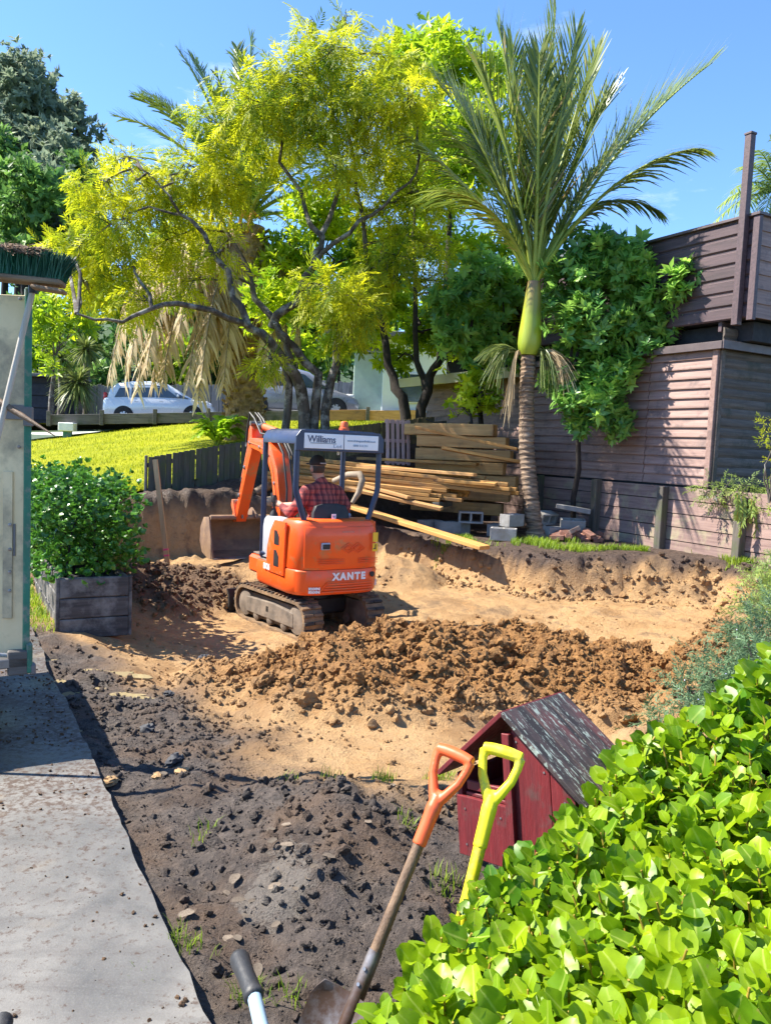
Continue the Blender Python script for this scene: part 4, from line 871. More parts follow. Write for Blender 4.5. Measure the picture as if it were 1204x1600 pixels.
for s_ in (-1, 1):
    parts.append(('e', HC + Vector((s_ * .077, -.012, -.012)), (.012, .02, .032)))
    parts.append(('c', [(s_ * .08, .08, 1.08), (s_ * .14, .18, 1.07), (s_ * .14, .27, .85)], [.06, .05, .04]))
    wr = Vector((s_ * .36, .0, 1.36)); hd = Vector((-s_ * -.02, .9, .12)).normalized()
    parts.append(('c', [(s_ * .30, -.16, 1.37), wr], [.04, .029])); parts.append(('c', [wr, wr + hd * .085], [.03, .036])); parts += fingers(wr, hd, Vector((s_ * .6, 0, -.35)).normalized() if 0 else Vector((s_ * .9, .1, -.2)).normalized())
parts.append(('c', [(0, -.28, 1.02), (0, -.27, 1.3), (0, -.25, 1.5)], [.12, .13, .10]))
pb = remesh('person', parts, M['skin'], .009, 3)
person = link('person', pb, None, PM); tag(person, 'person in red plaid shirt and dark cap sitting at the excavator controls', 'person')
sm, t, b_, o_ = nodes('plaid'); tcn = N(t, 'TexCoord'); sx = N(t, 'SeparateXYZ'); t.links.new(tcn.outputs['Object'], sx.inputs[0])
def band(src, freq, lo, off=0.0):
    return rng_(t, math_(t, 'SINE', math_(t, 'ADD', math_(t, 'MULTIPLY', src, freq), off)), lo - .12, lo + .12)
xx = math_(t, 'ADD', sx.outputs[0], math_(t, 'MULTIPLY', sx.outputs[1], .35))
b1 = band(xx, 2 * math.pi / .062, .35); b2 = band(sx.outputs[2], 2 * math.pi / .062, .35)
col = mixc(t, .0, (.36, .072, .062), (.36, .072, .062)); col = mixc(t, math_(t, 'MULTIPLY', b1, .62), col, (.03, .016, .03)); col = mixc(t, math_(t, 'MULTIPLY', b2, .62), col, (.03, .016, .03))
col = mixc(t, math_(t, 'MULTIPLY', band(xx, 2 * math.pi / .062, .95, 2.6), .35), col, (.6, .3, .25)); col = mixc(t, rng_(t, noise(t, 9, 4, .6, tcn.outputs['Object']), .4, .7, 0, .25), col, (.5, .15, .12))
t.links.new(col, b_.inputs['Base Color']); b_.inputs['Roughness'].default_value = .85; b_.inputs['Specular IOR Level'].default_value = .2
vv = coords(t, (1, 1, .6), rand=False); bump(t, b_, noise(t, 13, 3, .5, vv, 1.2), .5, .03); M['plaid'] = sm
parts = [('e', (0, -.26, 1.18), (.175, .125, .2)), ('e', (0, -.265, 1.40), (.20, .125, .19)), ('c', [(-.17, -.26, 1.535), (0, -.26, 1.575), (.17, -.26, 1.535)], [.075, .085, .075]), ('c', [(0, -.255, 1.58), (-.005, -.24, 1.635)], [.078, .069])]
for s_ in (-1, 1):
    parts.append(('c', [(s_ * .185, -.26, 1.525), (s_ * .29, -.27, 1.38), (s_ * .335, -.19, 1.295)], [.08, .068, .058])); parts.append(('c', [(s_ * .335, -.19, 1.295), (s_ * .355, -.04, 1.345)], [.06, .047]))
link('shirt', remesh('shirt', parts, sm, .011, 5), person)
parts = [('e', (0, -.24, 1.05), (.18, .16, .11))]
for s_ in (-1, 1): parts.append(('c', [(s_ * .09, -.2, 1.06), (s_ * .145, .2, 1.08), (s_ * .145, .3, .86)], [.085, .068, .055]))
link('trousers', remesh('trousers', parts, M['trousers'], .014, 4), person)
b = MB(); ic = ico(3); v = ic[0].copy(); v = v[:, :] * np.array([.088, .11, .10]); v[:, 2] = np.where(v[:, 2] < -.015, -.015, v[:, 2])
b.add(v, ic[1].tolist(), Matrix.Translation(HC + Vector((0, 0, .04)))); cp = b.build('cap', M['cap'], person, smooth=40)
MB().loft([[(HC.x + x * 1.0, HC.y + .08 + y, HC.z + .03 + z_) for x, y in ((-.075, 0), (.075, 0), (.07, .06), (.03, .095), (-.03, .095), (-.07, .06))] for z_ in (0, .012)]).build('peak', M['cap'], cp)
MB().box((HC.x + .015, HC.y - .108, HC.z + .05), (.075, .012, .014), .004).build('cap_strap', M['grey_plastic'], cp)
b = MB(); v = ico(3)[0] * np.array([.079, .101, .105]); v[:, 2] = np.clip(v[:, 2], -.075, .02); v[:, 1] = np.minimum(v[:, 1], .02); b.add(v, ic[1].tolist(), Matrix.Translation(HC)); b.build('hair', M['hair'], person, smooth=60)
for s_ in (-1, 1):
    MB().add(ico(2)[0] * .011, ico(2)[1].tolist(), Matrix.Translation(HC + Vector((s_ * .03, .09, .01)))).build('eye', M['white_paint'], person, smooth=180)
    MB().box((s_ * .14, .34, .83), (.10, .26, .10), .03).build('boot', M['black'], person, smooth=40)
# ================================================================ THINGS ON THE SITE
# ---- timber: lower stack of planks. X along the length
def plank(name, a, d, size, m, label, cat, group=None, roll=0, bev=.005):
    me = MB().box((size[0] / 2, 0, 0), size, bev).mesh(name, m); o = link(name, me, None, frame(a, d) @ Matrix.Rotation(roll, 4, 'X')); return tag(o, label, cat, group)
SR = at(785, 762, 12.5); SD = Vector((-.952, .30, .05)).normalized(); SN = Vector((-SD.y, SD.x, 0)).normalized()       # SD: towards the far end, SN: across
if SN.y < 0: SN = -SN
top_z = 1.30; rows_ = 7; th = .058; wd = .135
for r_ in range(rows_):
    z_ = top_z - r_ * (th + .006) - .03; nacross = 4
    for c_ in range(nacross):
        if r_ == 0 and c_ in (0,): continue
        short = (.75 if r_ >= 4 else 0) + random.uniform(-.22, .20) + (.5 if (r_ == 0) else 0); L_ = 4.1 - short + random.uniform(-.15, .1)
        a = Vector((SR.x, SR.y, 0)) + SD * short + SN * (c_ * (wd + .012) + random.uniform(-.006, .006) + (.03 if r_ % 2 else 0)) + Z * (z_ + random.uniform(-.002, .002))
        d = (SD + SN * random.uniform(-.02, .02) + Z * random.uniform(-.003, .003))
        plank('timber_plank', a, d, (L_ - .45, wd, th), M['timber_new'], f'sawn plank in the low timber stack, {ORD[r_]} layer from the top, {ORD[c_]} from the front', 'plank', 'planks in the low timber stack')
for r_ in range(3):    # lower front bundle of battens with its own stub ends
    for c_ in range(3):
        a = Vector((SR.x, SR.y, 0)) + SD * (1.05 + random.uniform(-.1, .1)) - SN * (.07 + c_ * .07) + Z * (.985 - r_ * .062)
        plank('timber_batten', a, SD + SN * random.uniform(-.006, .006), (2.9, .06, .055), M['timber_new'], f'narrow batten in front of the low timber stack, {ORD[r_]} layer down, {ORD[c_]} from the stack', 'batten', 'battens beside the low timber stack')
# bearers and blocks under the stack
for i, t_ in enumerate((1.0, 1.55, 2.9)):
    a = Vector((SR.x, SR.y, 0)) + SD * t_ - SN * .25 + Z * .775; plank('bearer', a, SN, (.95, .11, .1), M['timber_old'], f'dark timber bearer under the low stack, {ORD[i]} from its near end', 'bearer', 'bearers under the low timber stack')
# ---- upper stack of heavy beams behind
BR = at(795, 740, 13.7); BD = Vector((-.93, .36, .0)).normalized(); BN = Vector((.36, .93, 0))
zb = [.62, .86, 1.10, 1.32, 1.54, 1.76, 1.97]
for r_, z_ in enumerate(zb):
    for c_ in range(2):
        hgt = .20; a = at(790 - (18 if r_ > 4 else 0) + (r_ % 3) * 10, 700, 13.7 + c_ * .27); a.z = z_ + .1
        L_ = 1.55 + random.uniform(-.12, .15) + (.2 if r_ in (1, 4) else 0)
        plank('timber_beam', a, BD + BN * random.uniform(-.10, .10) + Z * random.uniform(-.012, .012), (L_, .24, hgt), M['timber_beam'], f'heavy squared beam in the tall stack by the palm, {ORD[6 - r_]} layer from the top, {"front" if c_ == 0 else "back"} row', 'beam', 'heavy beams in the tall stack', bev=.01)
for i in range(3):
    a = at(800 - i * 22, 690, 14.2); a.z = 1.85 - i * .25; plank('beam_offcut', a, Vector((.6, .8, 0)), (.5, .22, .2), M['timber_old'], f'short dark offcut at the end of the tall beam stack, {ORD[i]} from the top', 'offcut', 'offcuts on the beam stack', bev=.01)
plank('top_board', at(560, 716, 14.4), Vector((.93, -.36, .0)), (2.2, .2, .05), M['timber_new'], 'single wide board lying on top of the low timber stack at the back', 'plank')
for i, (a, c, w_, lab) in enumerate((((560, 728, 13.4), (742, 742, 12.6), .2, 'loose board lying askew on the low timber stack, uppermost'), ((600, 742, 13.2), (775, 757, 12.45), .15, 'loose board on the low timber stack crossing towards the palm'), ((540, 762, 13.0), (690, 795, 12.3), .12, 'loose board poking out in front of the low timber stack'), ((650, 668, 13.6), (808, 702, 13.1), .22, 'loose heavy board across the top of the tall beam stack'), ((520, 745, 13.4), (640, 778, 12.5), .14, 'loose board slanting beside the bent branch'), ((690, 700, 13.4), (812, 722, 13.2), .2, 'loose board jutting from the middle of the tall beam stack'))):
    p, q = at(*a), at(*c); plank('loose_board', p, q - p, ((q - p).length, w_, .05), M['timber_new'] if i % 2 else M['timber_beam'], lab, 'board', 'loose boards on the timber stacks', random.uniform(-.15, .15))
# long plank sloping down over the bank
pa, pb_ = at(545, 790, 13.0), at(757, 856, 11.1); pb_.z = max(pb_.z, tz(pb_.x, pb_.y) + .09)
plank('sloping_plank', pa, pb_ - pa, ((pb_ - pa).length, .24, .055), M['timber_new'], 'long wide plank sloping from the timber stack down over the bank edge', 'plank')
# pinkish pallet frame leaning on the fence
pl = empty('leaning_frame', at(640, 720, 14.15), 0, 'faded pink slatted frame leaning between fence and beams', 'frame')
q0, q1 = at(604, 726, 14.6), at(622, 655, 14.9); dn = (q1 - q0)
fm = frame(q0, Vector((.9, .3, .0)), dn + Vector((.28, 0, 0))); pm_ = wood('pink_wood', (.55, .36, .32), (.42, .25, .22), stretch=(9, 9, .6))
for i in range(5): MB().box((i * .1 + .02, 0, .42), (.06, .02, .84), .003, m=fm).build('slat', pm_, pl, world=True)
for z_ in (.06, .45, .8): MB().box((.22, .02, z_), (.5, .02, .06), .003, m=fm).build('rail', pm_, pl, world=True)
# ---- concrete blocks and bricks by the palm
def rest(px, py, d): p = at(px, py, d); p.z = tz(p.x, p.y); return p
blk = MB(); bw, bd_, bh = .39, .19, .19
def hollow():
    b = MB(); b.box((0, -.08, 0), (bw, .03, bh), .004); b.box((0, .08, 0), (bw, .03, bh), .004)
    for x in (-.18, 0, .18): b.box((x, 0, 0), (.03, .13, bh - .002), 0)
    return b.mesh('concrete_block', M['block'])
hm_ = hollow()
spots = [(788, 822, 12.1, -.5, 0, 0), (775, 826, 12.9, .9, 0, 0), (800, 0, 12.5, .5, .19, 0), (715, 0, 13.0, .2, 0, 0), (735, 0, 12.9, -.3, .19, 0), (700, 0, 12.8, .1, 0, 0), (672, 0, 12.9, .4, 0, 0), (852, 0, 12.9, 1.2, 0, .5), (868, 0, 12.8, .2, .0, 0), (852, 0, 13.1, .4, .2, .3), (895, 0, 12.9, -.4, .12, .2)]
for i, (px, py, d, rz, dz_, tl) in enumerate(spots):
    p = at(px, 800, d); p.z = tz(p.x, p.y) + .10 + dz_
    o = link('concrete_block', hm_, None, Matrix.Translation(p) @ Matrix.Rotation(rz + .3, 4, 'Z') @ Matrix.Rotation(tl, 4, 'X') @ Matrix.Rotation(math.pi / 2 if i in (4, 9) else 0, 4, 'X'))
    tag(o, f'grey concrete block near the palm trunk, {ORD[sorted(range(len(spots)), key=lambda k: spots[k][0]).index(i)]} counting from the timber stack towards the wall', 'concrete block', 'grey concrete blocks near the palm')
o = plank('white_slab', at(868, 790, 13.0) + Z * 0, Vector((.95, -.2, -.12)), (.55, .24, .07), M['block'], 'pale concrete slab lying tilted on the rubble by the wall', 'slab')
bm_ = MB().box((0, 0, 0), (.22, .105, .07), .004).mesh('brick', M['brick'])
for i in range(34):
    p = at(random.uniform(870, 935), 820, random.uniform(12.3, 12.9)); h_ = max(0, .16 - .35 * abs(proj(p)[0] - 902) / 35 * .35)
    p.z = tz(p.x, p.y) + .03 + random.uniform(0, h_)
    o = link('brick', bm_, None, Matrix.Translation(p) @ Matrix.Rotation(random.uniform(0, 3), 4, 'Z') @ Matrix.Rotation(random.uniform(-.5, .5), 4, 'X') @ Matrix.Rotation(random.uniform(-.4, .4), 4, 'Y'))
    tag(o, 'old reddish brick in the rubble heap beside the retaining wall post', 'brick', 'bricks in the rubble heap')
# ---- logs on the bank behind the machine
for i, (a, c, r_, lab) in enumerate((((392, 792, 13.5), (455, 778, 13.6), .085, 'pale cut log on the earth bank behind the boom, lowest of three'), ((400, 770, 13.6), (455, 742, 13.8), .08, 'grey brown cut log behind the boom, middle of three'), ((415, 745, 13.8), (470, 735, 14.0), .065, 'dark thin log behind the boom, uppermost of three'))):
    p, q = at(*a), at(*c); tag(MB().tube([p, (p + q) / 2 + Z * .02, q], [r_, r_ * 1.05, r_ * .9], 12).build('cut_log', M['log'] if i < 1 else M['shaft_wood'], smooth=50), lab, 'log', 'cut logs on the bank')
pts_ = [at(522, 752, 12.6), at(545, 742, 12.4), at(562, 741, 12.2), at(566, 750, 12.15), at(560, 770, 12.1), at(550, 786, 12.05)]
tag(MB().tube(pts_, [.05, .055, .055, .05, .045, .03], 10).build('bent_branch', M['log'], smooth=60), 'pale bent branch lying over the timber stack beside the driver', 'branch')
# ---- survey stake
a, c = at(243, 718, 10.6), at(266, 852, 10.5); c.z = min(c.z, tz(c.x, c.y) - .05)
st_ = empty('survey_stake', c, 0, 'pale wooden stake with pink paint leaning beside the dug heap', 'stake')
d = a - c; fm = frame(c, d, Vector((0, -1, .1)))
MB().prism([(0, -.0), (.04, -.03), (d.length, -.032), (d.length, .032), (.04, .03)], .03, m=fm).build('shaft', M['stake_wood'], st_, world=True)
for t_ in (.24, .32): MB().box((t_ + .05, 0, .0152), (.025, .066, .034), .0, m=fm).build('paint_band', M['pink'], st_, world=True)
# ---- planter of sleepers with hedge
PO = Vector((-2.86, 7.02, 0)); PWD, PLN = .60, 4.2; PZ = -.14
pn = empty('planter_box', PO, 0, 'blackened sleeper planter box holding the clipped hedge', 'planter')
for k in range(3):
    z_ = PZ + .09 + k * .187
    for (u0, u1, v0, v1) in ((0, .055, 0, PWD), (.06, PLN, 0, .055), (.06, PLN, PWD - .055, PWD)):
        c = PO + U * (u0 + u1) / 2 + V * (v0 + v1) / 2 + Z * z_; lng = max(u1 - u0, v1 - v0); ax = U if u1 - u0 > v1 - v0 else V
        me = MB().box((0, 0, 0), (lng, .055, .181), .008).mesh('sleeper', M['planter_wood']); link('sleeper', me, pn, frame(c, ax), True)
for (u_, v_) in ((.03, -.015), (.03, PWD + .015)): MB().add(*bbox_data((.06, .03, .56), .006), m=Matrix.Translation(PO + U * u_ + V * v_ + Z * (PZ + .28)) @ Matrix.Rotation(AU + math.pi / 2, 4, 'Z')).build('corner_post', M['planter_wood'], pn, world=True)
MB().add(*bbox_data((PLN - .1, PWD - .1, .06), 0), m=Matrix.Translation(PO + U * PLN / 2 + V * PWD / 2 + Z * (PZ + .42)) @ Matrix.Rotation(AU + math.pi / 2, 4, 'Z')).build('soil_fill', M['dark_void'], pn, world=True)
# ---- trailer at the left
TO = at(50, 700, 4.2); TO.z = 0
tl = empty('box_trailer', (TO.x, TO.y, 0), AU, 'trailer with tall cream plywood rear panel and chipped green steel frame', 'trailer')
# local frame: x to the right (V), y forward (U); the rear right corner at the origin
zb_, zt_ = .50, 2.44; DR = Matrix.Rotation(-AU, 4, 'Z')      # tall panel turned along the sun so its shadow stays thin
MB().box((-.04 - .2, .0, (zb_ + zt_) / 2 - .01), (.42, .02, zt_ - zb_ - .06), .002, m=DR).build('door_panel', M['ply'], tl)
MB().box((-.02, .02, (zb_ + zt_) / 2), (.035, .06, zt_ - zb_), .005).build('corner_post', M['green_paint'], tl)
MB().box((-1.74, .02, zb_ + .04), (.04, .06, .12), .005).build('corner_post', M['green_paint'], tl)
MB().box((-.47, .02, (zb_ + zt_) / 2), (.035, .05, zt_ - zb_), .005, m=DR).build('panel_post', M['green_paint'], tl)
MB().box((-1.1, .0, zb_ + .04), (1.2, .02, .10), .002).build('tailgate', M['ply'], tl)
MB().box((-.025, .85, zb_ + .04), (.02, 1.6, .10), .002).build('side_panel', M['ply'], tl)
MB().box((-1.74, .85, zb_ + .04), (.02, 1.6, .10), .002).build('side_panel', M['ply'], tl)
MB().box((-.88, 1.66, zb_ + .04), (1.7, .02, .10), .002).build('front_panel', M['ply'], tl)
MB().box((-.02, 1.66, zb_ + .04), (.045, .06, .12), .005).build('corner_post', M['green_paint'], tl)
MB().box((-.88, .82, zb_ - .02), (1.76, 1.7, .05), .004).build('tray_floor', M['steel'], tl)
MB().box((-.06, -.005, zb_ - .02), (.10, .05, .13), .006).build('tailgate_hinge', M['timber_old'], tl)
MB().box((-.005, -.005, zb_ - .0), (.03, .06, .16), .008).build('latch', M['green_paint'], tl)
MB().box((.012, -.01, zb_ - .06), (.03, .05, .06), .008).build('latch', M['tape'], tl)
MB().box((-.25, -.016, 1.80), (.46, .012, .075), .002, m=DR).build('tape_band', M['tape'], tl)
MB().box((-.01, -.02, 1.78), (.045, .03, .10), .004, m=DR).build('tape_band', M['tape'], tl)
MB().box((-.115, -.016, 1.10), (.05, .012, .78), .002, m=DR).build('wear_strip', M['ply'], tl)
MB().box((-.082, -.0135, 1.13), (.012, .006, .17), .001, m=DR).build('slot', M['tape'], tl)
for z_ in (1.21, 1.08, .96, .86, 1.62, 2.38): MB().lathe([(.009, 0), (.009, .006), (.004, .008)], 10, DR @ Matrix.Translation((-.10 if z_ < 1.5 else -.055, -.022, z_)) @ Matrix.Rotation(math.pi / 2, 4, 'X')).build('bolt', M['steel'], tl, smooth=40)
for s_ in (-1.82, .03):
    for y_ in (.85,):
        wl = MB().lathe([(.15, -.09), (.28, -.085), (.30, -.05), (.30, .05), (.28, .085), (.15, .09)], 24, Matrix.Translation((s_ * 1.0 - (.1 if s_ < 0 else .25), y_, .30)) @ Matrix.Rotation(math.pi / 2, 4, 'Y')).build('wheel', M['tyre'], tl, smooth=40)
        MB().lathe([(.05, -.1), (.16, -.07), (.16, .07), (.05, .1)], 16, Matrix.Translation((s_ * 1.0 - (.1 if s_ < 0 else .25), y_, .30)) @ Matrix.Rotation(math.pi / 2, 4, 'Y')).build('rim', M['rim'], wl, smooth=40)
MB().box((-.9, .85, .33), (1.6, .08, .08), .01).build('axle', M['steel'], tl); MB().box((-.9, 1.2, .42), (.1, 2.4, .1), .01).build('chassis', M['steel'], tl)
# dark metal bar poking out from the tape
a, c = at(0, 628, 4.05), at(86, 681, 3.95); d = c - a
tag(MB().tube([a - d * .3, a + d * .3, a + d * .62, c], [.019, .017, .010, .003], 8).build('metal_bar', M['shaft_wood'], smooth=50), 'dark pointed bar tucked under the tape on the trailer', 'bar')
# broom standing head up against the rear panel
h0, h1 = at(52, 452, 4.08), at(-12, 720, 4.0)
br = empty('yard_broom', (h1.x, h1.y, .02), 0, 'green bristled yard broom propped head up on the trailer', 'broom')
foot = h0 + (h1 - h0) * (h0.z / (h0.z - h1.z)) * .98
MB().tube([h0, h1, foot], .0145, 10).build('handle', M['pole_pale'], br, smooth=50, world=True)
e0, e1 = at(-45, 425, 4.05), at(100, 440, 4.0); bx_ = (e1 - e0).normalized(); bn = Vector((0, 0, 1)); fm = frame(e0, bx_, Vector((0, .15, 1)))
bl_ = (e1 - e0).length
MB().box((bl_ / 2, 0, -.012), (bl_, .075, .03), .008, m=fm).build('head_block', M['broom_wood'], br, world=True)
MB().box((bl_ - .055, -.02, -.028), (.17, .05, .018), .005, m=fm @ Matrix.Rotation(.06, 4, 'Y')).build('head_block', M['broom_wood'], br, world=True)
MB().tube([h0 + Z * -.02, h0 + Z * .03], .022, 10).build('socket', M['black'], br, smooth=50, world=True)
def bristles(name, n, m, lo, hi, spread, seed):
    r = np.random.default_rng(seed); x = r.uniform(.0, bl_, n); y = r.uniform(-.036, .036, n); vv, ff = [], []
    R3 = np.array(fm.to_3x3()); o3 = np.array(fm.translation)
    tipx = x + (x / bl_ - .5) * .06 + r.normal(0, spread, n); tipy = y * 1.5 + r.normal(0, spread, n); h_ = r.uniform(lo, hi, n)
    wv = .0022; a = r.uniform(0, 3.14, n)
    for k in range(4):
        t_ = k / 3; px_ = x + (tipx - x) * t_ ** 1.4; py_ = y + (tipy - y) * t_ ** 1.4; pz_ = h_ * t_
        w_ = wv * (1 - .3 * t_)
        vv.append(np.stack([px_ - np.cos(a) * w_, py_ - np.sin(a) * w_, pz_], -1)); vv.append(np.stack([px_ + np.cos(a) * w_, py_ + np.sin(a) * w_, pz_], -1))
    A = np.stack(vv, 1).reshape(-1, 3) @ R3.T + o3; q = np.array([[0, 1, 3, 2], [2, 3, 5, 4], [4, 5, 7, 6]]); ff = (q[None] + (np.arange(n) * 8)[:, None, None]).reshape(-1, 4)
    o = link(name, fastmesh(name, A, ff, m), br, None, True); o['kind'] = 'stuff'; return o
bristles('bristles', 4200, M['bristle_green'], .09, .135, .014, 1)
# dirt matted in the bristle tips
def matted():
    r = np.random.default_rng(4); n = 2200; x = r.uniform(.02, bl_ * .8, n); y = r.normal(0, .03, n); z_ = r.uniform(.10, .145, n); a = r.uniform(-.6, .6, n); L_ = r.uniform(.02, .06, n)
    b_ = []; R3 = np.array(fm.to_3x3()); o3 = np.array(fm.translation)
    p0 = np.stack([x - np.cos(a) * L_ / 2, y - np.sin(a) * L_, z_], -1); p1 = np.stack([x + np.cos(a) * L_ / 2, y + np.sin(a) * L_, z_ + r.normal(0, .012, n)], -1); dz_ = np.array([0, .0022, .0022])
    A = np.stack([p0 - dz_, p0 + dz_, p1 + dz_, p1 - dz_], 1).reshape(-1, 3) @ R3.T + o3; ff = np.arange(n * 4).reshape(-1, 4)
    o = link('matted_dirt', fastmesh('matted_dirt', A, ff, M['bristle_brown']), br, None, True); o['kind'] = 'stuff'
matted()
# ---- red letterbox house, tilted on its post
LA = at(792, 1118, 2.52); yaw = math.radians(-45)      # ridge runs away to the right
LBM = Matrix.Translation(LA) @ Matrix.Rotation(yaw, 4, 'Z') @ Matrix.Rotation(math.radians(-8), 4, 'Y')    # x across (right), y into depth, origin at front apex
lx_ = empty('letterbox_house', (0, 0, 0), 0, 'red gabled wooden letterbox with lichen-speckled roof beside the shovels', 'letterbox'); lx_.matrix_basis = LBM
HWL, DP, EV, HB = .24, .30, -.20, -.50
rs = math.atan2(-EV, HWL)
MB().prism([(.012, -.012), (HWL * .62, EV * .62 - .012), (HWL * .62, HB), (.012, HB)], .018, m=Matrix.Rotation(math.pi / 2, 4, 'X') @ Matrix.Translation((0, 0, -.018))).build('front_board', M['red_paint'], lx_, bevel=.002)
MB().prism([(HWL * .63, EV * .63 - .012), (HWL - .004, EV - .014), (HWL - .004, HB), (HWL * .63, HB)], .018, m=Matrix.Rotation(math.pi / 2, 4, 'X') @ Matrix.Translation((0, 0, -.018))).build('front_board', M['red_paint'], lx_, bevel=.002)
MB().box((.0, -.006, (HB - .03) / 2 - .01), (.03, .028, -HB - .06), .002).build('front_post', M['red_paint'], lx_)
MB().prism([(-HWL + .004, HB), (-.016, HB), (-.016, HB + .20), (-HWL + .004, HB + .20)], .018, m=Matrix.Rotation(math.pi / 2, 4, 'X') @ Matrix.Translation((0, 0, -.018))).build('front_board', M['red_paint'], lx_, bevel=.002)
MB().box((-.11, .03, HB + .235), (.19, .02, .032), .003).build('rail', M['red_paint'], lx_)
MB().box((-.11, .15, HB + .205), (.2, .26, .012), .002).build('shelf', M['red_paint'], lx_)
for s_ in (-1, 1): MB().box((s_ * (HWL - .012), DP / 2, (HB + EV) / 2 - .01), (.018, DP - .02, EV - HB - .03), .002).build('side_board', M['red_paint'], lx_)
MB().prism([(-HWL, EV - .02), (0, -.02), (HWL, EV - .02), (HWL, HB), (.02, HB), (.02, HB + .36), (-.06, HB + .36), (-.06, HB), (-HWL, HB)], .016, m=Matrix.Rotation(math.pi / 2, 4, 'X') @ Matrix.Translation((0, 0, -DP))).build('back_board', M['red_paint'], lx_)
MB().box((0, DP / 2, HB + .012), (HWL * 2 - .05, DP - .04, .018), .002).build('base', M['red_paint'], lx_)
def lichen():
    m, t, b, o = nodes('lichen_roof'); v = coords(t, (.45, 1.9, .45), rand=True)
    n1 = noise(t, 16, 5, .6, v); n2 = noise(t, 46, 6, .72, v); n3 = noise(t, 7, 3, .5, v)
    col = mixc(t, rng_(t, n1, .4, .6), (.018, .014, .015), (.06, .038, .038)); col = mixc(t, rng_(t, n3, .55, .7, 0, .7), col, (.13, .03, .03))
    col = mixc(t, rng_(t, n2, .55, .60), col, (.27, .32, .28)); t.links.new(col, b.inputs['Base Color']); b.inputs['Roughness'].default_value = .75; bump(t, b, n2, .5, .006); return m
M['lichen'] = lichen()
slope = math.hypot(HWL + .05, (HWL + .05) * math.tan(rs))
for s_, nm in ((1, 'roof'), (-1, 'roof')):
    rf = empty_ = None
    for k in range(3):
        w_ = slope; y0 = -.035 + k * (DP + .06) / 3
        mm = Matrix.Translation((0, y0, .012)) @ (Matrix.Rotation(rs, 4, 'Y') if s_ > 0 else Matrix.Rotation(math.pi - rs, 4, 'Y'))
        MB().box((w_ / 2, (DP + .06) / 6, .0 if s_ > 0 else 0), (w_, (DP + .06) / 3 - .004, .016), .002, m=mm).build('roof_board', M['lichen'] if s_ > 0 else M['red_paint'], lx_)
for (x_, z_) in ((.03, -.08), (.03, -.44), (.13, -.16), (.13, -.45), (.2, -.24), (-.05, -.34), (-.2, -.34), (-.05, -.46), (-.2, -.46)):
    MB().lathe([(.0035, 0), (.0035, .002)], 8, Matrix.Translation((x_, -.0005, z_)) @ Matrix.Rotation(math.pi / 2, 4, 'X')).build('nail_head', M['steel'], lx_)
MB().lathe([(.016, 0), (.016, .01), (.006, .014)], 12, Matrix.Translation((.16, -.002, HB + .03)) @ Matrix.Rotation(math.pi / 2, 4, 'X')).build('hinge_knob', M['steel'], lx_, smooth=40)
bp_ = LBM @ Vector((.03, DP / 2, HB)); MB().box((bp_.x, bp_.y, bp_.z / 2 - .15), (.09, .09, bp_.z + .32), .006).build('post', M['timber_old'], lx_, world=True)
# ---- D-handled shovel and spade
def d_handle(m_w, mt, parent, hw_=.056, ln=.125, shaft_top=.0):
    """local z up along the shaft, D in the xz plane, z=0 where the socket ends"""
    def oval(pts, r, n=10): return MB().tube(pts, r, n)
    b = MB()
    left = [(-.004, 0, .055), (-.022, 0, .085), (-.043, 0, .125), (-.052, 0, .165), (-.054, 0, .195)]
    b.tube(left, [.017, .0155, .0135, .013, .015], 10); b.tube([(-x, y, z) for x, y, z in left], [.017, .0155, .0135, .013, .015], 10)
    b.tube([(-.058, 0, .197), (-.03, 0, .2), (0, 0, .201), (.03, 0, .2), (.058, 0, .197)], [.0165, .018, .0185, .018, .0165], 14)
    b.tube([(0, 0, -.07), (0, 0, 0), (0, 0, .04), (0, 0, .075)], [.0205, .021, .023, .017], 14)
    b.add(ico(2)[0] * np.array([.026, .014, .022]), ico(2)[1].tolist(), Matrix.Translation((0, 0, .07)))
    ob = bpy.data.objects.new('h', b.mesh('h', None)); C.objects.link(ob); r = ob.modifiers.new('r', 'REMESH'); r.mode = 'VOXEL'; r.voxel_size = .0032
    s = ob.modifiers.new('s', 'SMOOTH'); s.factor = .5; s.iterations = 4; dg = bpy.context.evaluated_depsgraph_get(); me = bpy.data.meshes.new_from_object(ob.evaluated_get(dg)); bpy.data.objects.remove(ob); me.materials.clear()
    me = finish(me, mt, 180); return link('d_handle', me, parent, m_w, True)
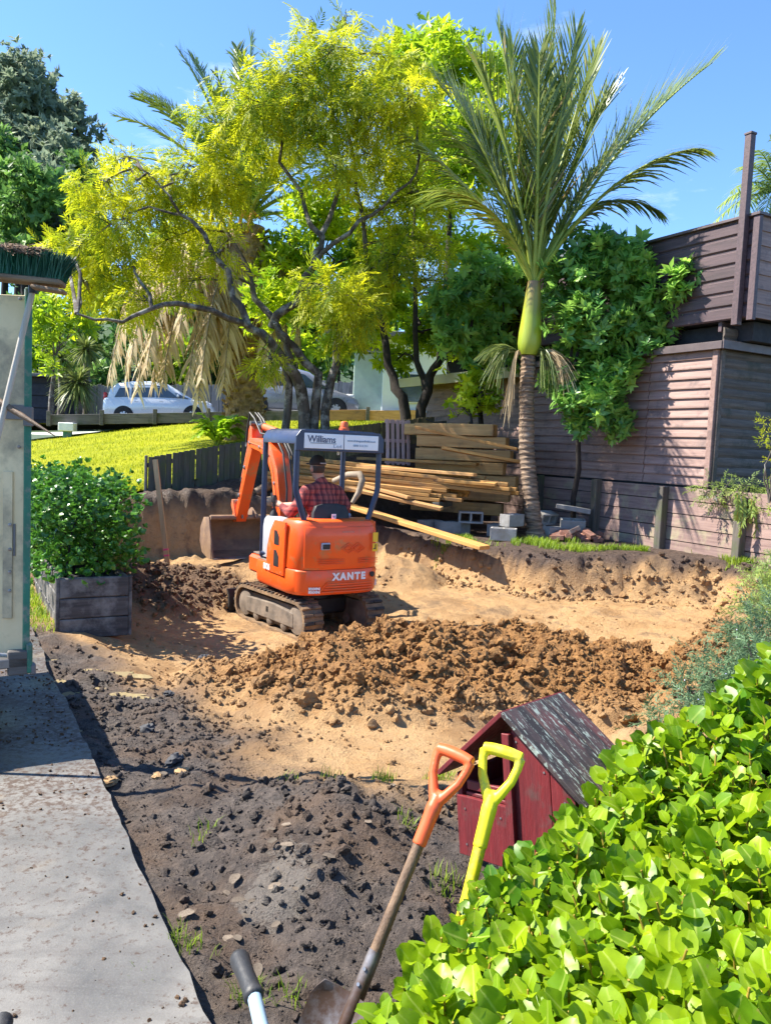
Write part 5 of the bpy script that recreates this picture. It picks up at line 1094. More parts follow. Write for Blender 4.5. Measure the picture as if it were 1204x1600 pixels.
def shovel(name, label, top, bot, wide, hm, sm_, blade_m, shaft_r=.0165, flip=1):
    top = Vector(top); bot = Vector(bot); d = (top - bot).normalized(); o = empty(name, bot, 0, label, 'shovel' if 'shovel' in name else 'spade')
    x_ = Vector(wide); x_ = (x_ - d * x_.dot(d)).normalized(); y_ = d.cross(x_); R3 = Matrix((x_, y_, d)).transposed().to_4x4()
    hb = top - d * .205; R3.translation = hb; d_handle(R3, hm, o)
    sh0 = bot + d * .30; b = MB(); b.tube([hb - d * .02, hb - d * .25, (hb + sh0) / 2, sh0, bot + d * .16], [shaft_r, shaft_r * .95, shaft_r, shaft_r * 1.1, shaft_r * .8], 14); b.build('shaft', sm_, o, smooth=50, world=True)
    bm4 = Matrix((x_, y_, d)).transposed().to_4x4(); bm4.translation = bot
    # dished blade
    nx_, nz_ = 14, 12; v = []
    for j in range(nz_ + 1):
        t_ = j / nz_; z_ = .30 * t_; wv = .112 * (1 - .05 * (1 - t_)) * (1 if t_ < .86 else 1 - (t_ - .86) / .14 * .25)
        for i in range(nx_ + 1):
            s_ = i / nx_ * 2 - 1; v.append((s_ * wv, flip * (-.035 * (abs(s_) ** 2.4) + .03 * (1 - t_) ** 2 - .012 + .0), z_))
    f = [[j * (nx_ + 1) + i, j * (nx_ + 1) + i + 1, (j + 1) * (nx_ + 1) + i + 1, (j + 1) * (nx_ + 1) + i] for j in range(nz_) for i in range(nx_)]
    me = bpy.data.meshes.new('blade'); me.from_pydata(v, [], f); bm = bmesh.new(); bm.from_mesh(me); bmesh.ops.solidify(bm, geom=bm.faces[:], thickness=.003); bm.to_mesh(me); bm.free(); finish(me, blade_m, 50)
    bo = link('blade', me, o, bm4, True)
    b = MB(); b.tube([(0, flip * -.004, .10), (0, flip * -.006, .20), (0, 0, .30), (0, 0, .42)], [.012, .018, .021, .0195], 12, m=bm4); b.build('socket', blade_m, bo, smooth=50, world=True)
    for z_ in (.33, .37): MB().lathe([(.005, 0), (.005, .004)], 8, bm4 @ Matrix.Translation((0, -.02, z_)) @ Matrix.Rotation(math.pi / 2, 4, 'X')).build('rivet', M['steel'], bo, world=True)
    return o
M['blade'] = mat('blade', (.30, .28, .28), (.12, .085, .07), scale=7, rough=.35, metal=.5, bmp=.15, dirt=(.10, .055, .035), dirt_amt=.75, dirt_scale=9)
shovel('square_shovel', 'square shovel with orange handle grip and worn wooden shaft', at(712, 1176, 2.28), at(482, 1745, 1.93), (.86, -.5, .05), M['handle_orange'], M['shaft_wood'], M['blade'])
shovel('garden_spade', 'spade with yellow handle grip and chipped yellow shaft', at(786, 1172, 2.27), at(650, 1730, 1.94), (.93, -.35, 0), M['handle_yellow'], M['handle_yellow'], M['blade'], .018)
# ---- wheelbarrow below the camera: only its grips reach into the picture
wbg = at(366, 1486, 1.86); wb = empty('wheelbarrow', (-.55, 1.0, 0), 0, 'wheelbarrow with pale blue tube handles and black rubber grips', 'wheelbarrow')
for gpx, nxt in (((372, 1492, 1.86), [(398, 1560, 1.72), (412, 1620, 1.58), (404, 1750, 1.35)]), ((8, 1590, 1.86), [(-20, 1660, 1.72), (-20, 1740, 1.58), (20, 1900, 1.35)])):
    g0 = at(*gpx); P_ = [at(*q) for q in nxt]; e_ = Vector((-.55 + (.22 if gpx[0] > 100 else -.22), .35, .42))
    hd_ = MB().tube([g0 + (P_[0] - g0) * .6, P_[0], P_[1], P_[2], e_], .0165, 12).build('handle', M['blue_tube'], wb, smooth=60, world=True)
    dd = (P_[0] - g0); MB().tube([g0, g0 + dd * .05, g0 + dd * .12, g0 + dd * .5, g0 + dd * .85, g0 + dd * .95, g0 + dd * 1.0], [.014, .022, .0245, .021, .022, .0245, .019], 14).build('grip', M['grip'], hd_, smooth=60, world=True)
MB().loft([[(-.55 + x * k, .45 + y * k2, z_) for x, y in ((-.33, -.42), (.33, -.42), (.3, .38), (-.3, .38))] for z_, k, k2 in ((.30, .6, .6), (.55, 1, 1), (.56, 1.04, 1.04), (.54, .97, .97), (.32, .56, .56))]).build('tray', M['steel'], wb, bevel=.01, smooth=30, world=True)
wl = MB().lathe([(.09, -.05), (.17, -.045), (.19, 0), (.17, .045), (.09, .05)], 20, Matrix.Translation((-.55, -.15, .19)) @ Matrix.Rotation(math.pi / 2, 4, 'Y')).build('wheel', M['tyre'], wb, smooth=40, world=True)
for s_ in (-1, 1): MB().tube([(-.55 + s_ * .24, .8, .45), (-.55 + s_ * .26, .9, .01), (-.55 + s_ * .26, .7, .01), (-.55 + s_ * .22, .5, .35)], .013, 8).build('leg', M['blue_tube'], wb, smooth=50, world=True)
# ---- parked cars
def car(name, label, M4, bodym, detail=True):
    o = empty(name, (0, 0, 0), 0, label, 'car', 'cars parked across the road'); o.matrix_basis = M4
    # x: towards the front, y: across (outwards to camera is -y), z up
    L_, W = 3.9, 1.66
    low = [(-1.95, .30), (-1.97, .55), (-1.93, .85), (-1.88, .95), (-1.2, 1.0), (0, .98), (.95, .92), (1.55, .78), (1.88, .62), (1.95, .45), (1.92, .28), (1.6, .22), (-1.6, .22)]
    def sec(poly, hwf): return [[(x, s_ * hwf(x, z_), z_) for x, z_ in poly] for s_ in (-1, 1)]
    def hull(poly, ws, nm, m, par, bev=.03):
        b = MB(); n = len(poly); k = len(ws); v = []
        for s_, sc_ in ws: v += [(x * sc_[0], s_, .6 + (z_ - .6) * sc_[1]) for x, z_ in poly]
        f = [list(range(n))[::-1], [(k - 1) * n + i for i in range(n)]]
        for q in range(k - 1): f += [[q * n + i, q * n + (i + 1) % n, (q + 1) * n + (i + 1) % n, (q + 1) * n + i] for i in range(n)]
        b.add(v, f); return b.build(nm, m, par, smooth=50)
    w2 = W / 2
    body = hull(low, ((-w2, (.93, .86)), (-w2 + .04, (.975, .97)), (-w2 + .14, (1, 1)), (w2 - .14, (1, 1)), (w2 - .04, (.975, .97)), (w2, (.93, .86))), 'body', bodym, o)
    cab = [(-1.80, .92), (-1.66, 1.30), (-1.45, 1.47), (-.9, 1.54), (-.2, 1.53), (.35, 1.42), (1.1, .95), (1.3, .86)]
    hull(cab, ((-w2 + .05, (1, .80)), (-w2 + .12, (1, .93)), (-w2 + .24, (.98, 1)), (w2 - .24, (.98, 1)), (w2 - .12, (1, .93)), (w2 - .05, (1, .80))), 'cabin', bodym, o)
    for s_ in (-1, 1):
        for win in ([(-1.50, .98), (-1.0, .97), (-.98, 1.36), (-1.30, 1.36)], [(-.92, .965), (-.12, .955), (-.10, 1.40), (-.90, 1.40)], [(-.05, .95), (.72, .93), (.22, 1.34), (-.03, 1.39)], [(.78, .92), (1.08, .90), (.60, 1.12)]):
            b = MB(); n = len(win); zz = lambda z_: w2 - .012 - (z_ - .9) * .13
            v = [(x, s_ * (zz(z_) + .016), z_ * .97 + .02) for x, z_ in win] + [(x, s_ * (zz(z_) - .05), z_ * .97 + .02) for x, z_ in win]
            b.add(v, [list(range(n)), [n + i for i in range(n)][::-1]] + [[i, (i + 1) % n, n + (i + 1) % n, n + i] for i in range(n)]); b.build('window', M['glass'], o)
        for x in (-1.22, 1.22):
            mw = Matrix.Translation((x, s_ * (w2 - .09), .30)) @ Matrix.Rotation(math.pi / 2, 4, 'X')
            MB().lathe([(.35, -.10), (.35, .10)], 24, mw @ Matrix.Translation((0, 0, 0))).build('wheel_arch', M['tyre'], o, smooth=40)
            wh_ = MB().lathe([(.19, -.115), (.28, -.118), (.305, -.09), (.305, .09), (.28, .118), (.19, .115)], 24, mw).build('wheel', M['tyre'], o, smooth=40)
            b = MB(); b.lathe([(.03, -.122), (.195, -.112), (.2, .112), (.03, .122)], 20, mw)
            b.build('rim', M['rim'], wh_, smooth=30)
            for k in range(7): MB().lathe([(.026, -.127), (.026, .127)], 8, mw @ Matrix.Rotation(k * 2 * math.pi / 7, 4, 'Z') @ Matrix.Translation((.125, 0, 0))).build('rim_hole', M['black'], wh_)
        MB().box((-1.86, s_ * .62, .98), (.12, .22, .34), .04).build('tail_lamp', M['red_lamp'], o, smooth=40); MB().box((1.62, s_ * .58, .72), (.35, .24, .14), .04).build('headlight', M['white_sign'], o, smooth=40)
        for x in (-.75, .12): MB().box((x, s_ * (w2 - .005), .80), (.14, .03, .025), .008).build('door_handle', bodym, o)
        for x in (-.95, -.08, .80): MB().box((x, s_ * (w2 - .045), .62), (.008, .03, .6), 0).build('door_seam', M['tyre'], o)
        MB().box((.72, s_ * (w2 + .06), .98), (.10, .14, .10), .03).build('mirror', bodym, o, smooth=40)
    MB().prism([(-1.80, 1.0), (-1.72, 1.0), (-1.56, 1.36), (-1.66, 1.36)], 1.2, m=Matrix.Translation((-.03, .6, 0)) @ Matrix.Rotation(math.pi / 2, 4, 'X')).build('rear_window', M['glass'], o)
    return o
c0 = at(247, 662, 29.5); car('parked_car', 'silver lilac hatchback parked in front of the grey street fence', Matrix.Translation((c0.x, c0.y + .5, float(roadz(c0.x)) + .0)) @ Matrix.Rotation(math.radians(8), 4, 'Z') @ Matrix.Rotation(math.radians(-3.2), 4, 'Y'), M['car_body'])
c1 = at(462, 660, 28.5); car('parked_car', 'grey silver car half hidden behind the tree trunks', Matrix.Translation((c1.x, c1.y + .4, float(roadz(c1.x)) + .1)) @ Matrix.Rotation(math.radians(4), 4, 'Z') @ Matrix.Scale(1.12, 4), M['car_body2'])
# ================================================================ VEGETATION
def unit(a): return a / np.maximum(np.linalg.norm(a, axis=-1, keepdims=True), 1e-9)
def frames(axis, nrm):
    """rotation with local Y along axis, local Z near nrm"""
    y = unit(axis); x = unit(np.cross(y, nrm)); z = np.cross(x, y); return np.stack([x, y, z], -1)
def tmpl_leaf(l=1.0, w=.4, fold=.15):
    return np.array([(0, 0, 0), (w / 2, l * .45, fold * w), (0, l, -.06), (-w / 2, l * .45, fold * w)]), np.array([[0, 1, 2], [0, 2, 3]])
def tmpl_spray(n=8, L_=1.0, ll=.42, lw=.05, ang=.95, droop=.35, seed=0, whorl=False):
    """a feathery spray: narrow leaflets along a drooping stalk"""
    r = np.random.default_rng(seed); v, f = [], []
    for i in range(n):
        t_ = (i + .7) / n; p = np.array([0, t_ * L_, -droop * t_ * t_ * L_])
        for s_ in (-1, 1):
            a = s_ * ang * r.uniform(.75, 1.15) * (1 - .45 * t_); k = ll * r.uniform(.7, 1.15) * (1 - .35 * abs(t_ - .45)); ph = r.uniform(-.5, .5) if not whorl else r.uniform(-1.5, 1.5)
            d = np.array([math.sin(a) * math.cos(ph), math.cos(a), math.sin(a) * math.sin(ph) - .25]); d /= np.linalg.norm(d); sd = np.cross(d, [0, 0, 1.]); sd /= np.linalg.norm(sd)
            b = len(v); v += [p, p + d * k * .5 + sd * lw / 2 + np.array([0, 0, .01]), p + d * k - np.array([0, 0, .08 * k]), p + d * k * .5 - sd * lw / 2]; f += [[b, b + 1, b + 2], [b, b + 2, b + 3]]
    return np.array(v), np.array(f)
def tmpl_round(l=1.0, w=.7):
    return np.array([(0, 0, 0), (w * .42, l * .25, .05), (w * .5, l * .6, .08), (w * .22, l * .92, 0), (0, l, -.03), (-w * .22, l * .92, 0), (-w * .5, l * .6, .08), (-w * .42, l * .25, .05)]), np.array([[0, 1, 2], [0, 2, 3], [0, 3, 4], [0, 4, 5], [0, 5, 6], [0, 6, 7]])
def tmpl_cluster(n=6, l=1.0, w=.36, seed=0, up=.5, rnd=False):
    """a rosette of broad leaves at a twig tip"""
    r = np.random.default_rng(seed); v, f = [], []; lv, lf = tmpl_round(l, w * l) if rnd else tmpl_leaf(l, w * l)
    for i in range(n):
        a = 2 * math.pi * (i * .382) + r.uniform(-.3, .3); e = r.uniform(.1, 1.0) * up; k = r.uniform(.65, 1.1)
        ax = np.array([math.cos(a) * math.cos(e), math.sin(a) * math.cos(e), math.sin(e)])[None]; R = frames(ax, np.array([[0, 0, 1.]]))[0]
        b = len(v); v += list((lv * k) @ R.T + np.array([0, 0, i * .05])); f += (lf + b).tolist()
    return np.array(v), np.array(f)
def in_clumps(clumps, dens, shell=.45, flat=.8):
    P, O, R = [], [], []
    for (c, r) in clumps:
        n = max(6, int(dens * r * r)); d = unit(rng.normal(size=(n, 3))); rr = rng.uniform(size=(n, 1)) ** shell
        lump = 1 + .28 * np.sin(d[:, :1] * 5 + c[0] * 7) * np.sin(d[:, 1:2] * 4 + c[2] * 5) + .15 * rng.normal(size=(n, 1))
        P.append(np.array(c) + d * rr * lump * r * np.array([1, 1, flat])); O.append(d); R.append(np.full(n, r))
    return np.concatenate(P), np.concatenate(O), np.concatenate(R)
def foliage(name, mat_, clumps, tmpls, dens, size, droop=.3, outw=.7, parent=None, flat=.8, shell=.45, up=.8, kind=None):
    P, O, R = in_clumps(clumps, dens, shell, flat); n = len(P)
    ax = unit(O * outw + rng.normal(size=(n, 3)) * .6 + np.array([0, 0, -droop])); nr = unit(np.array([0, 0, up]) + rng.normal(size=(n, 3)) * .5 + O * .3)
    tv = [t[0] for t in tmpls]; vv, ff, m = scatter(tv, tmpls[0][1], P, frames(ax, nr), size * rng.uniform(.65, 1.25, n))
    var = np.clip(np.repeat(rng.uniform(0, 1, n), m), 0, 1)
    o = link(name, fastmesh(name, vv, ff, mat_, 0, dict(var=var)), parent, None, True)
    if kind: o['kind'] = kind
    return o
def limb(b, pts, r0, r1, n=8, wob=.04):
    pts = [Vector(p) for p in pts]; out = []
    for i in range(len(pts) - 1):
        for k in range(3):
            t_ = k / 3; q = pts[i].lerp(pts[i + 1], t_)
            if i or k: q += Vector(rng.normal(size=3)) * wob
            out.append(q)
    out.append(pts[-1]); k = len(out); b.tube(out, [r0 + (r1 - r0) * i / (k - 1) for i in range(k)], n); return out
def tree(name, label, base, limbs, clumps, mat_, bark, tmpls, dens, size, cat='tree', droop=.3, outw=.7, flat=.8, shell=.45, twig=.012, up=.8, group=None, twigs=3):
    o = empty(name, base, 0, label, cat, group); b = MB(); nodes_ = []
    for pts, r0, r1 in limbs: nodes_ += limb(b, pts, r0, r1, 9)
    b.build('trunk', bark, o, smooth=60, world=True)
    b = MB()
    for c, r in clumps:                                     # boughs from the nearest limb into every clump, then twigs
        c = Vector(c); q = min(nodes_, key=lambda p: (p - c).length + max(0, p.z - c.z) * .7)
        mid = (q + c) / 2 + Vector((0, 0, .12 * (c - q).length)); limb(b, [q, mid, c], min(.035, .012 + .012 * (c - q).length), twig, 6, .05)
        for k in range(twigs):
            e = c + Vector(unit(rng.normal(size=3))) * r * .85; limb(b, [mid.lerp(c, rng.uniform(.3, 1)), e], twig * .9, .004, 5, .04)
    b.build('boughs', bark, o, smooth=60, world=True)['kind'] = 'stuff'
    foliage('crown', mat_, clumps, tmpls, dens, size, droop, outw, o, flat, shell, up); return o
def CL(lst, d, jit=1.0): return [(tuple(at(x, y, d + (q if q is not None else rng.uniform(-jit, jit)))), r * d / F) for x, y, r, q in [(l + (None,))[:4] for l in lst]]
def LP(lst, d): return [at(x, y, d + (q[0] if q else 0)) for x, y, *q in lst]
# ---- the feathery yellow-green tree
sprays = [tmpl_spray(8, 1, .44, .065, 1.0, .3, s) for s in range(4)]
D = 15.0; gz = float(lawnz(-1.4, 15)) - .1
base = at(486, 668, D); base.z = gz
limbs_ = [([base, at(470, 610, D), at(432, 545, D - .3), at(392, 510, D - .6), at(352, 430, D - .8), at(300, 345, D - 1)], .13, .035),
          ([at(405, 522, D - .5), at(330, 482, D - 1.2), at(252, 474, D - 1.6), at(190, 507, D - 1.8), at(120, 490, D - 2)], .065, .018),
          ([base + Vector((.12, .1, 0)), at(500, 585, D + .2), at(440, 520, D), at(405, 470, D + .4), at(375, 395, D + .6), at(330, 300, D + .8)], .10, .03),
          ([at(425, 512, D), at(458, 470, D - .2), at(488, 420, D - .4), at(500, 370, D - .5), at(478, 330, D - .3), at(440, 250, D), at(430, 170, D + .2)], .085, .02),
          ([at(488, 420, D - .4), at(540, 360, D - .8), at(600, 320, D - 1), at(650, 270, D - 1)], .05, .016),
          ([base + Vector((.2, 0, 0)), at(512, 600, D + .3), at(545, 520, D + .3), at(580, 420, D + .2), at(560, 300, D), at(540, 160, D)], .10, .02),
          ([base + Vector((-.45, .1, 0)), at(452, 600, D), at(455, 540, D), at(430, 505, D - .2)], .085, .05),
          ([at(500, 370, D - .5), at(530, 290, D - .2), at(520, 180, D), at(500, 80, D)], .05, .012),
          ([at(300, 345, D - 1), at(260, 300, D - 1.2), at(230, 270, D - 1.2)], .03, .01)]
cl = CL([(170, 350, 48), (228, 300, 55), (185, 415, 42), (258, 375, 58), (138, 440, 40), (215, 470, 40), (305, 262, 50), (340, 195, 48), (408, 160, 54), (468, 118, 54), (515, 76, 36), (482, 44, 20), (540, 30, 16), (560, 112, 58), (600, 165, 55), (430, 222, 58), (360, 285, 50), (520, 180, 62), (582, 240, 58), (640, 232, 48), (662, 300, 48), (602, 335, 44), (525, 262, 40), (320, 345, 46), (282, 440, 36), (345, 395, 28), (520, 452, 46, -1.5), (562, 480, 36, -1.5), (622, 400, 42), (672, 380, 38), (120, 380, 38), (90, 400, 34), (150, 290, 36), (420, 560, 26, -1), (610, 100, 40), (190, 250, 26), (640, 150, 36), (585, 430, 36), (690, 440, 32), (455, 175, 48), (270, 300, 42), (540, 520, 26)], D, 1.3)
tree('feathery_tree', 'large feathery yellow-green tree with crooked grey limbs behind the excavator', base, limbs_, cl, M['l_main'], M['bark'], sprays, 500, .33, droop=.45, outw=.75, flat=.75, twigs=7)
# ---- broadleaf tree behind it
clus = [tmpl_cluster(7, 1, .34, s, .8) for s in range(4)]
D = 18.5; base = at(645, 668, 16.5); base.z = 1.7
limbs_ = [([base, at(628, 620, 16.6), at(604, 572, 16.8), at(590, 480, 17.4), at(600, 380, 18)], .13, .04), ([base + Vector((.1, 0, 0)), at(665, 610, 16.6), at(690, 560, 16.8), at(700, 440, 17.5), at(700, 300, 18.2), at(690, 150, 18.5)], .12, .03), ([at(665, 610, 16.6), at(650, 560, 17), at(640, 420, 18), at(650, 250, 18.5)], .08, .03), ([at(590, 480, 17.4), at(520, 420, 18.5), at(450, 380, 19)], .06, .02), ([at(700, 440, 17.5), at(750, 420, 17.5), at(780, 380, 17.6)], .06, .02)]
cl = CL([(640, 95, 52), (700, 95, 52), (755, 115, 46), (740, 190, 52), (660, 190, 55), (705, 290, 58), (640, 375, 46), (725, 395, 48), (600, 470, 46), (662, 520, 42), (705, 478, 44), (765, 470, 50, -2.5), (785, 420, 46, -2.5), (745, 530, 40, -2.5), (520, 545, 32), (455, 400, 58), (505, 340, 58), (425, 470, 46), (560, 400, 48), (470, 480, 38), (690, 60, 28), (770, 250, 40), (620, 560, 30), (580, 520, 34), (700, 540, 34), (640, 300, 50), (540, 470, 40), (810, 480, 34, -3), (720, 230, 50)], D, 1.2)
tree('broadleaf_tree', 'dense broadleaf tree with dark forked trunk behind the timber stacks', base, limbs_, cl, M['l_back'], M['bark_dark'], clus, 300, .25, droop=.1, flat=.85)
# ---- dark green shrubs around the palm
clus2 = [tmpl_cluster(8, 1, .44, s + 9, .7) for s in range(4)]
D = 13.0; base = at(900, 745, 13.2); base.z = .5
tree('laurel_tree', 'glossy dark green tree in front of the brown shed wall beside the palm', base, [([base, at(905, 680, 13), at(900, 600, 13), at(905, 500, 13.1)], .05, .02), ([at(905, 680, 13), at(940, 620, 12.9), at(960, 540, 12.9), at(990, 470, 12.9)], .035, .012), ([at(900, 600, 13), at(880, 520, 13.1), at(870, 450, 13.2)], .03, .012)],
     CL([(900, 432, 52), (958, 430, 52), (905, 500, 52), (978, 505, 46), (940, 555, 46), (885, 560, 32, .5), (1015, 492, 30), (1062, 432, 20, -.9), (1058, 455, 16, -.9), (1000, 445, 34), (866, 470, 30, .6), (930, 640, 40, -.4), (892, 625, 26, -.4), (965, 662, 26, -.4), (1000, 415, 26, -.3), (1035, 470, 28, -.5), (970, 395, 26), (1015, 535, 30, -.4), (985, 575, 28, -.3), (945, 600, 32, -.3), (905, 600, 30), (1040, 505, 24, -.5), (870, 600, 24), (900, 665, 22, -.4), (860, 415, 26, .7), (925, 390, 34)], D, .25), M['l_right'], M['bark_dark'], clus2, 560, .17, droop=.15, flat=.85)
base = at(752, 700, 14.6); base.z = .75
tree('bushy_tree', 'bright green bushy tree left of the palm above the timber beams', base, [([base, at(750, 620, 14.6), at(742, 540, 14.5), at(740, 460, 14.4)], .06, .02), ([at(750, 620, 14.6), at(780, 540, 14.6), at(785, 470, 14.6)], .04, .015)],
     CL([(722, 468, 36), (760, 515, 36), (706, 528, 32), (785, 555, 30), (742, 430, 36), (692, 482, 30), (785, 470, 32), (740, 560, 28), (778, 425, 28)], 14.5, .3), M['l_right'], M['bark_dark'], clus2, 480, .17, droop=.15, flat=.85)
base = at(742, 705, 14.2); base.z = .7
tree('young_tree', 'light green leafy bush growing over the beam stack left of the palm', base, [([base, at(735, 660, 14.1), at(745, 620, 14.1)], .035, .015), ([at(735, 660, 14.1), at(700, 670, 14.2), at(665, 655, 14.4)], .03, .01)],
     CL([(745, 612, 30), (725, 635, 26), (765, 630, 22), (750, 590, 24)], 14.1, .2), M['l_back'], M['bark_dark'], clus2, 330, .16, droop=.15, flat=.85, cat='bush')
# ---- far trees on the hill
fc_ = [tmpl_cluster(9, 1, .5, s + 20, 1.2) for s in range(3)]
def far_tree(name, label, px, ptop, pbot, rpx, d, m, dens=9, size=.9, lobes=9):
    dens *= 1.5
    top = at(px, ptop, d); bot = at(px, pbot, d); b0 = Vector((bot.x, bot.y, min(bot.z - 3, 4))); cl = []
    for k in range(lobes):
        t_ = (k + .5) / lobes; w_ = math.sin(math.pi * min(.95, .15 + .8 * (1 - t_) ** .8)) ; yy = ptop + (pbot - ptop) * (1 - t_) 
        cl.append((tuple(at(px + rng.uniform(-1, 1) * rpx * .55 * w_, yy, d + rng.uniform(-1.5, 1.5))), rpx * d / F * (.42 + .25 * w_)))
    cl.append((tuple(at(px, ptop + rpx * .25, d)), rpx * d / F * .28))
    tree(name, label, b0, [([b0, bot, top], .3, .05)], cl, m, M['bark_dark'], fc_, dens, size, group='trees on the far hillside', flat=.9, shell=.35, twigs=2)
far_tree('hill_tree', 'tall grey green tree at the left edge of the skyline', 28, 95, 330, 60, 52, M['l_far'], 26, .5, 14)
far_tree('hill_tree', 'rounded dark tree with pointed top second on the skyline', 122, 158, 360, 38, 55, M['l_far'], 26, .5, 10)
far_tree('hill_tree', 'blue green tree on the slope between the two skyline trees', 82, 200, 400, 46, 50, M['l_far'], 26, .5, 10)
far_tree('hill_tree', 'bright green tree low on the slope above the broom', 40, 270, 430, 60, 42, M['l_far2'], 26, .45, 10)
far_tree('hill_tree', 'mid green tree low on the slope behind the feathery branches', 140, 330, 470, 50, 42, M['l_far2'], 26, .45, 9)
far_tree('hill_tree', 'broad green tree at the far left under the tallest tree', 8, 215, 420, 55, 46, M['l_far2'], 26, .45, 12)
far_tree('hill_tree', 'full green tree between the skyline trees and the broom', 75, 260, 430, 52, 45, M['l_far'], 26, .45, 12)
far_tree('hill_tree', 'olive green tree on the slope left of the feathery tree', 125, 255, 430, 44, 47, M['l_far2'], 26, .45, 11)
far_tree('hill_tree', 'rounded grey green tree joining the two skyline trees', 75, 150, 330, 44, 54, M['l_far'], 26, .5, 11)
far_tree('hill_tree', 'dark green tree behind the date palm fronds', 250, 380, 600, 70, 44, M['l_far2'], 10, .8, 10)
far_tree('hill_tree', 'dark green tree behind the street fence at the centre', 330, 430, 610, 60, 42, M['l_far2'], 10, .8, 9)
far_tree('hill_tree', 'green tree behind the silver grey car', 460, 430, 620, 70, 42, M['l_far2'], 10, .8, 9)
far_tree('hill_tree', 'green tree behind the pale house', 590, 400, 610, 70, 44, M['l_far2'], 10, .8, 9)
for k, (px, py, r_, d) in enumerate(((70, 560, 44, 37), (135, 520, 50, 38), (205, 545, 46, 37), (270, 560, 44, 37), (330, 540, 48, 38), (400, 560, 46, 37), (465, 550, 46, 37), (530, 560, 44, 37), (110, 440, 55, 41), (190, 440, 55, 42), (290, 470, 55, 42), (380, 450, 60, 42), (480, 440, 60, 42), (60, 480, 46, 40), (160, 590, 30, 36), (640, 500, 60, 40))):
    c = at(px, py, d); b0 = Vector((c.x, c.y, 2.0)); cl = [(tuple(c + Vector((rng.uniform(-.5, .5), rng.uniform(-.4, .4), rng.uniform(-.9, .5))) * r_ * d / F), r_ * d / F * rng.uniform(.45, .7)) for q in range(7)]
    tree('background_shrub', f'green shrub behind the street fence, {ORD[k]} along the row under the canopy', b0, [([b0, c], .12, .05)], cl, M['l_far2'] if k % 3 else M['l_back'], M['bark_dark'], fc_, 26, .42, cat='shrub', group='shrubs behind the street fence', flat=.9, shell=.35, twigs=1)
# street shrubs and cordylines
tree('street_shrub', 'yellow green leafy shrub beside the trailer above the drive', at(80, 640, 30), [([at(80, 650, 30), at(85, 560, 30)], .12, .04)], CL([(75, 480, 34), (100, 520, 32), (70, 545, 28), (110, 470, 34), (130, 510, 26), (80, 575, 20), (160, 470, 28), (60, 500, 26)], 30, .8), M['l_back'], M['bark'], clus, 45, .42, cat='shrub')
def cordyline(px, py, d, rpx, label, n=90, trunk=60):
    c = at(px, py, d); b0 = at(px, py + trunk, d); o = empty('cabbage_tree', b0, 0, label, 'cabbage tree', 'spiky cabbage trees by the street'); b0.z = min(b0.z, float(roadz(b0.x)))
    MB().tube([b0, (b0 + c) / 2 + Vector((.05, 0, 0)), c], [.16, .12, .12], 9).build('trunk', M['bark'], o, smooth=60, world=True)
    el = rng.uniform(-.9, 1.3, n); az = rng.uniform(0, 6.28, n); ax = np.stack([np.cos(az) * np.cos(el), np.sin(az) * np.cos(el), np.sin(el)], -1); R_ = rpx * d / F
    v = []; ts = np.linspace(0, 1, 5)
    sw = unit(np.cross(ax, [0, 0, 1.])); ln = R_ * rng.uniform(.8, 1.15, n); P = []
    for t_ in ts:
        p = np.array(c) + ax * (ln * t_)[:, None] + np.array([0, 0, -1.]) * (.35 * ln * t_ ** 2.2)[:, None]; w_ = .035 * math.sin(math.pi * min(.96, .15 + t_ * .85)); P += [p - sw * w_, p + sw * w_]
    A = np.stack(P, 1).reshape(-1, 3); q = np.array([[2 * i, 2 * i + 1, 2 * i + 3, 2 * i + 2] for i in range(4)]); ff = (q[None] + (np.arange(n) * 10)[:, None, None]).reshape(-1, 4)
    link('crown', fastmesh('crown', A, ff, M['l_cord'], 0, dict(var=np.repeat(rng.uniform(0, 1, n), 10))), o, None, True)
cordyline(122, 598, 31, 44, 'spiky cabbage tree in front of the fence beside the silver car', 260, 60)
cordyline(135, 545, 32, 40, 'taller cabbage tree behind the one by the car', 170, 100)
cordyline(95, 560, 31.5, 30, 'small cabbage tree nearest the garage', 140, 80)
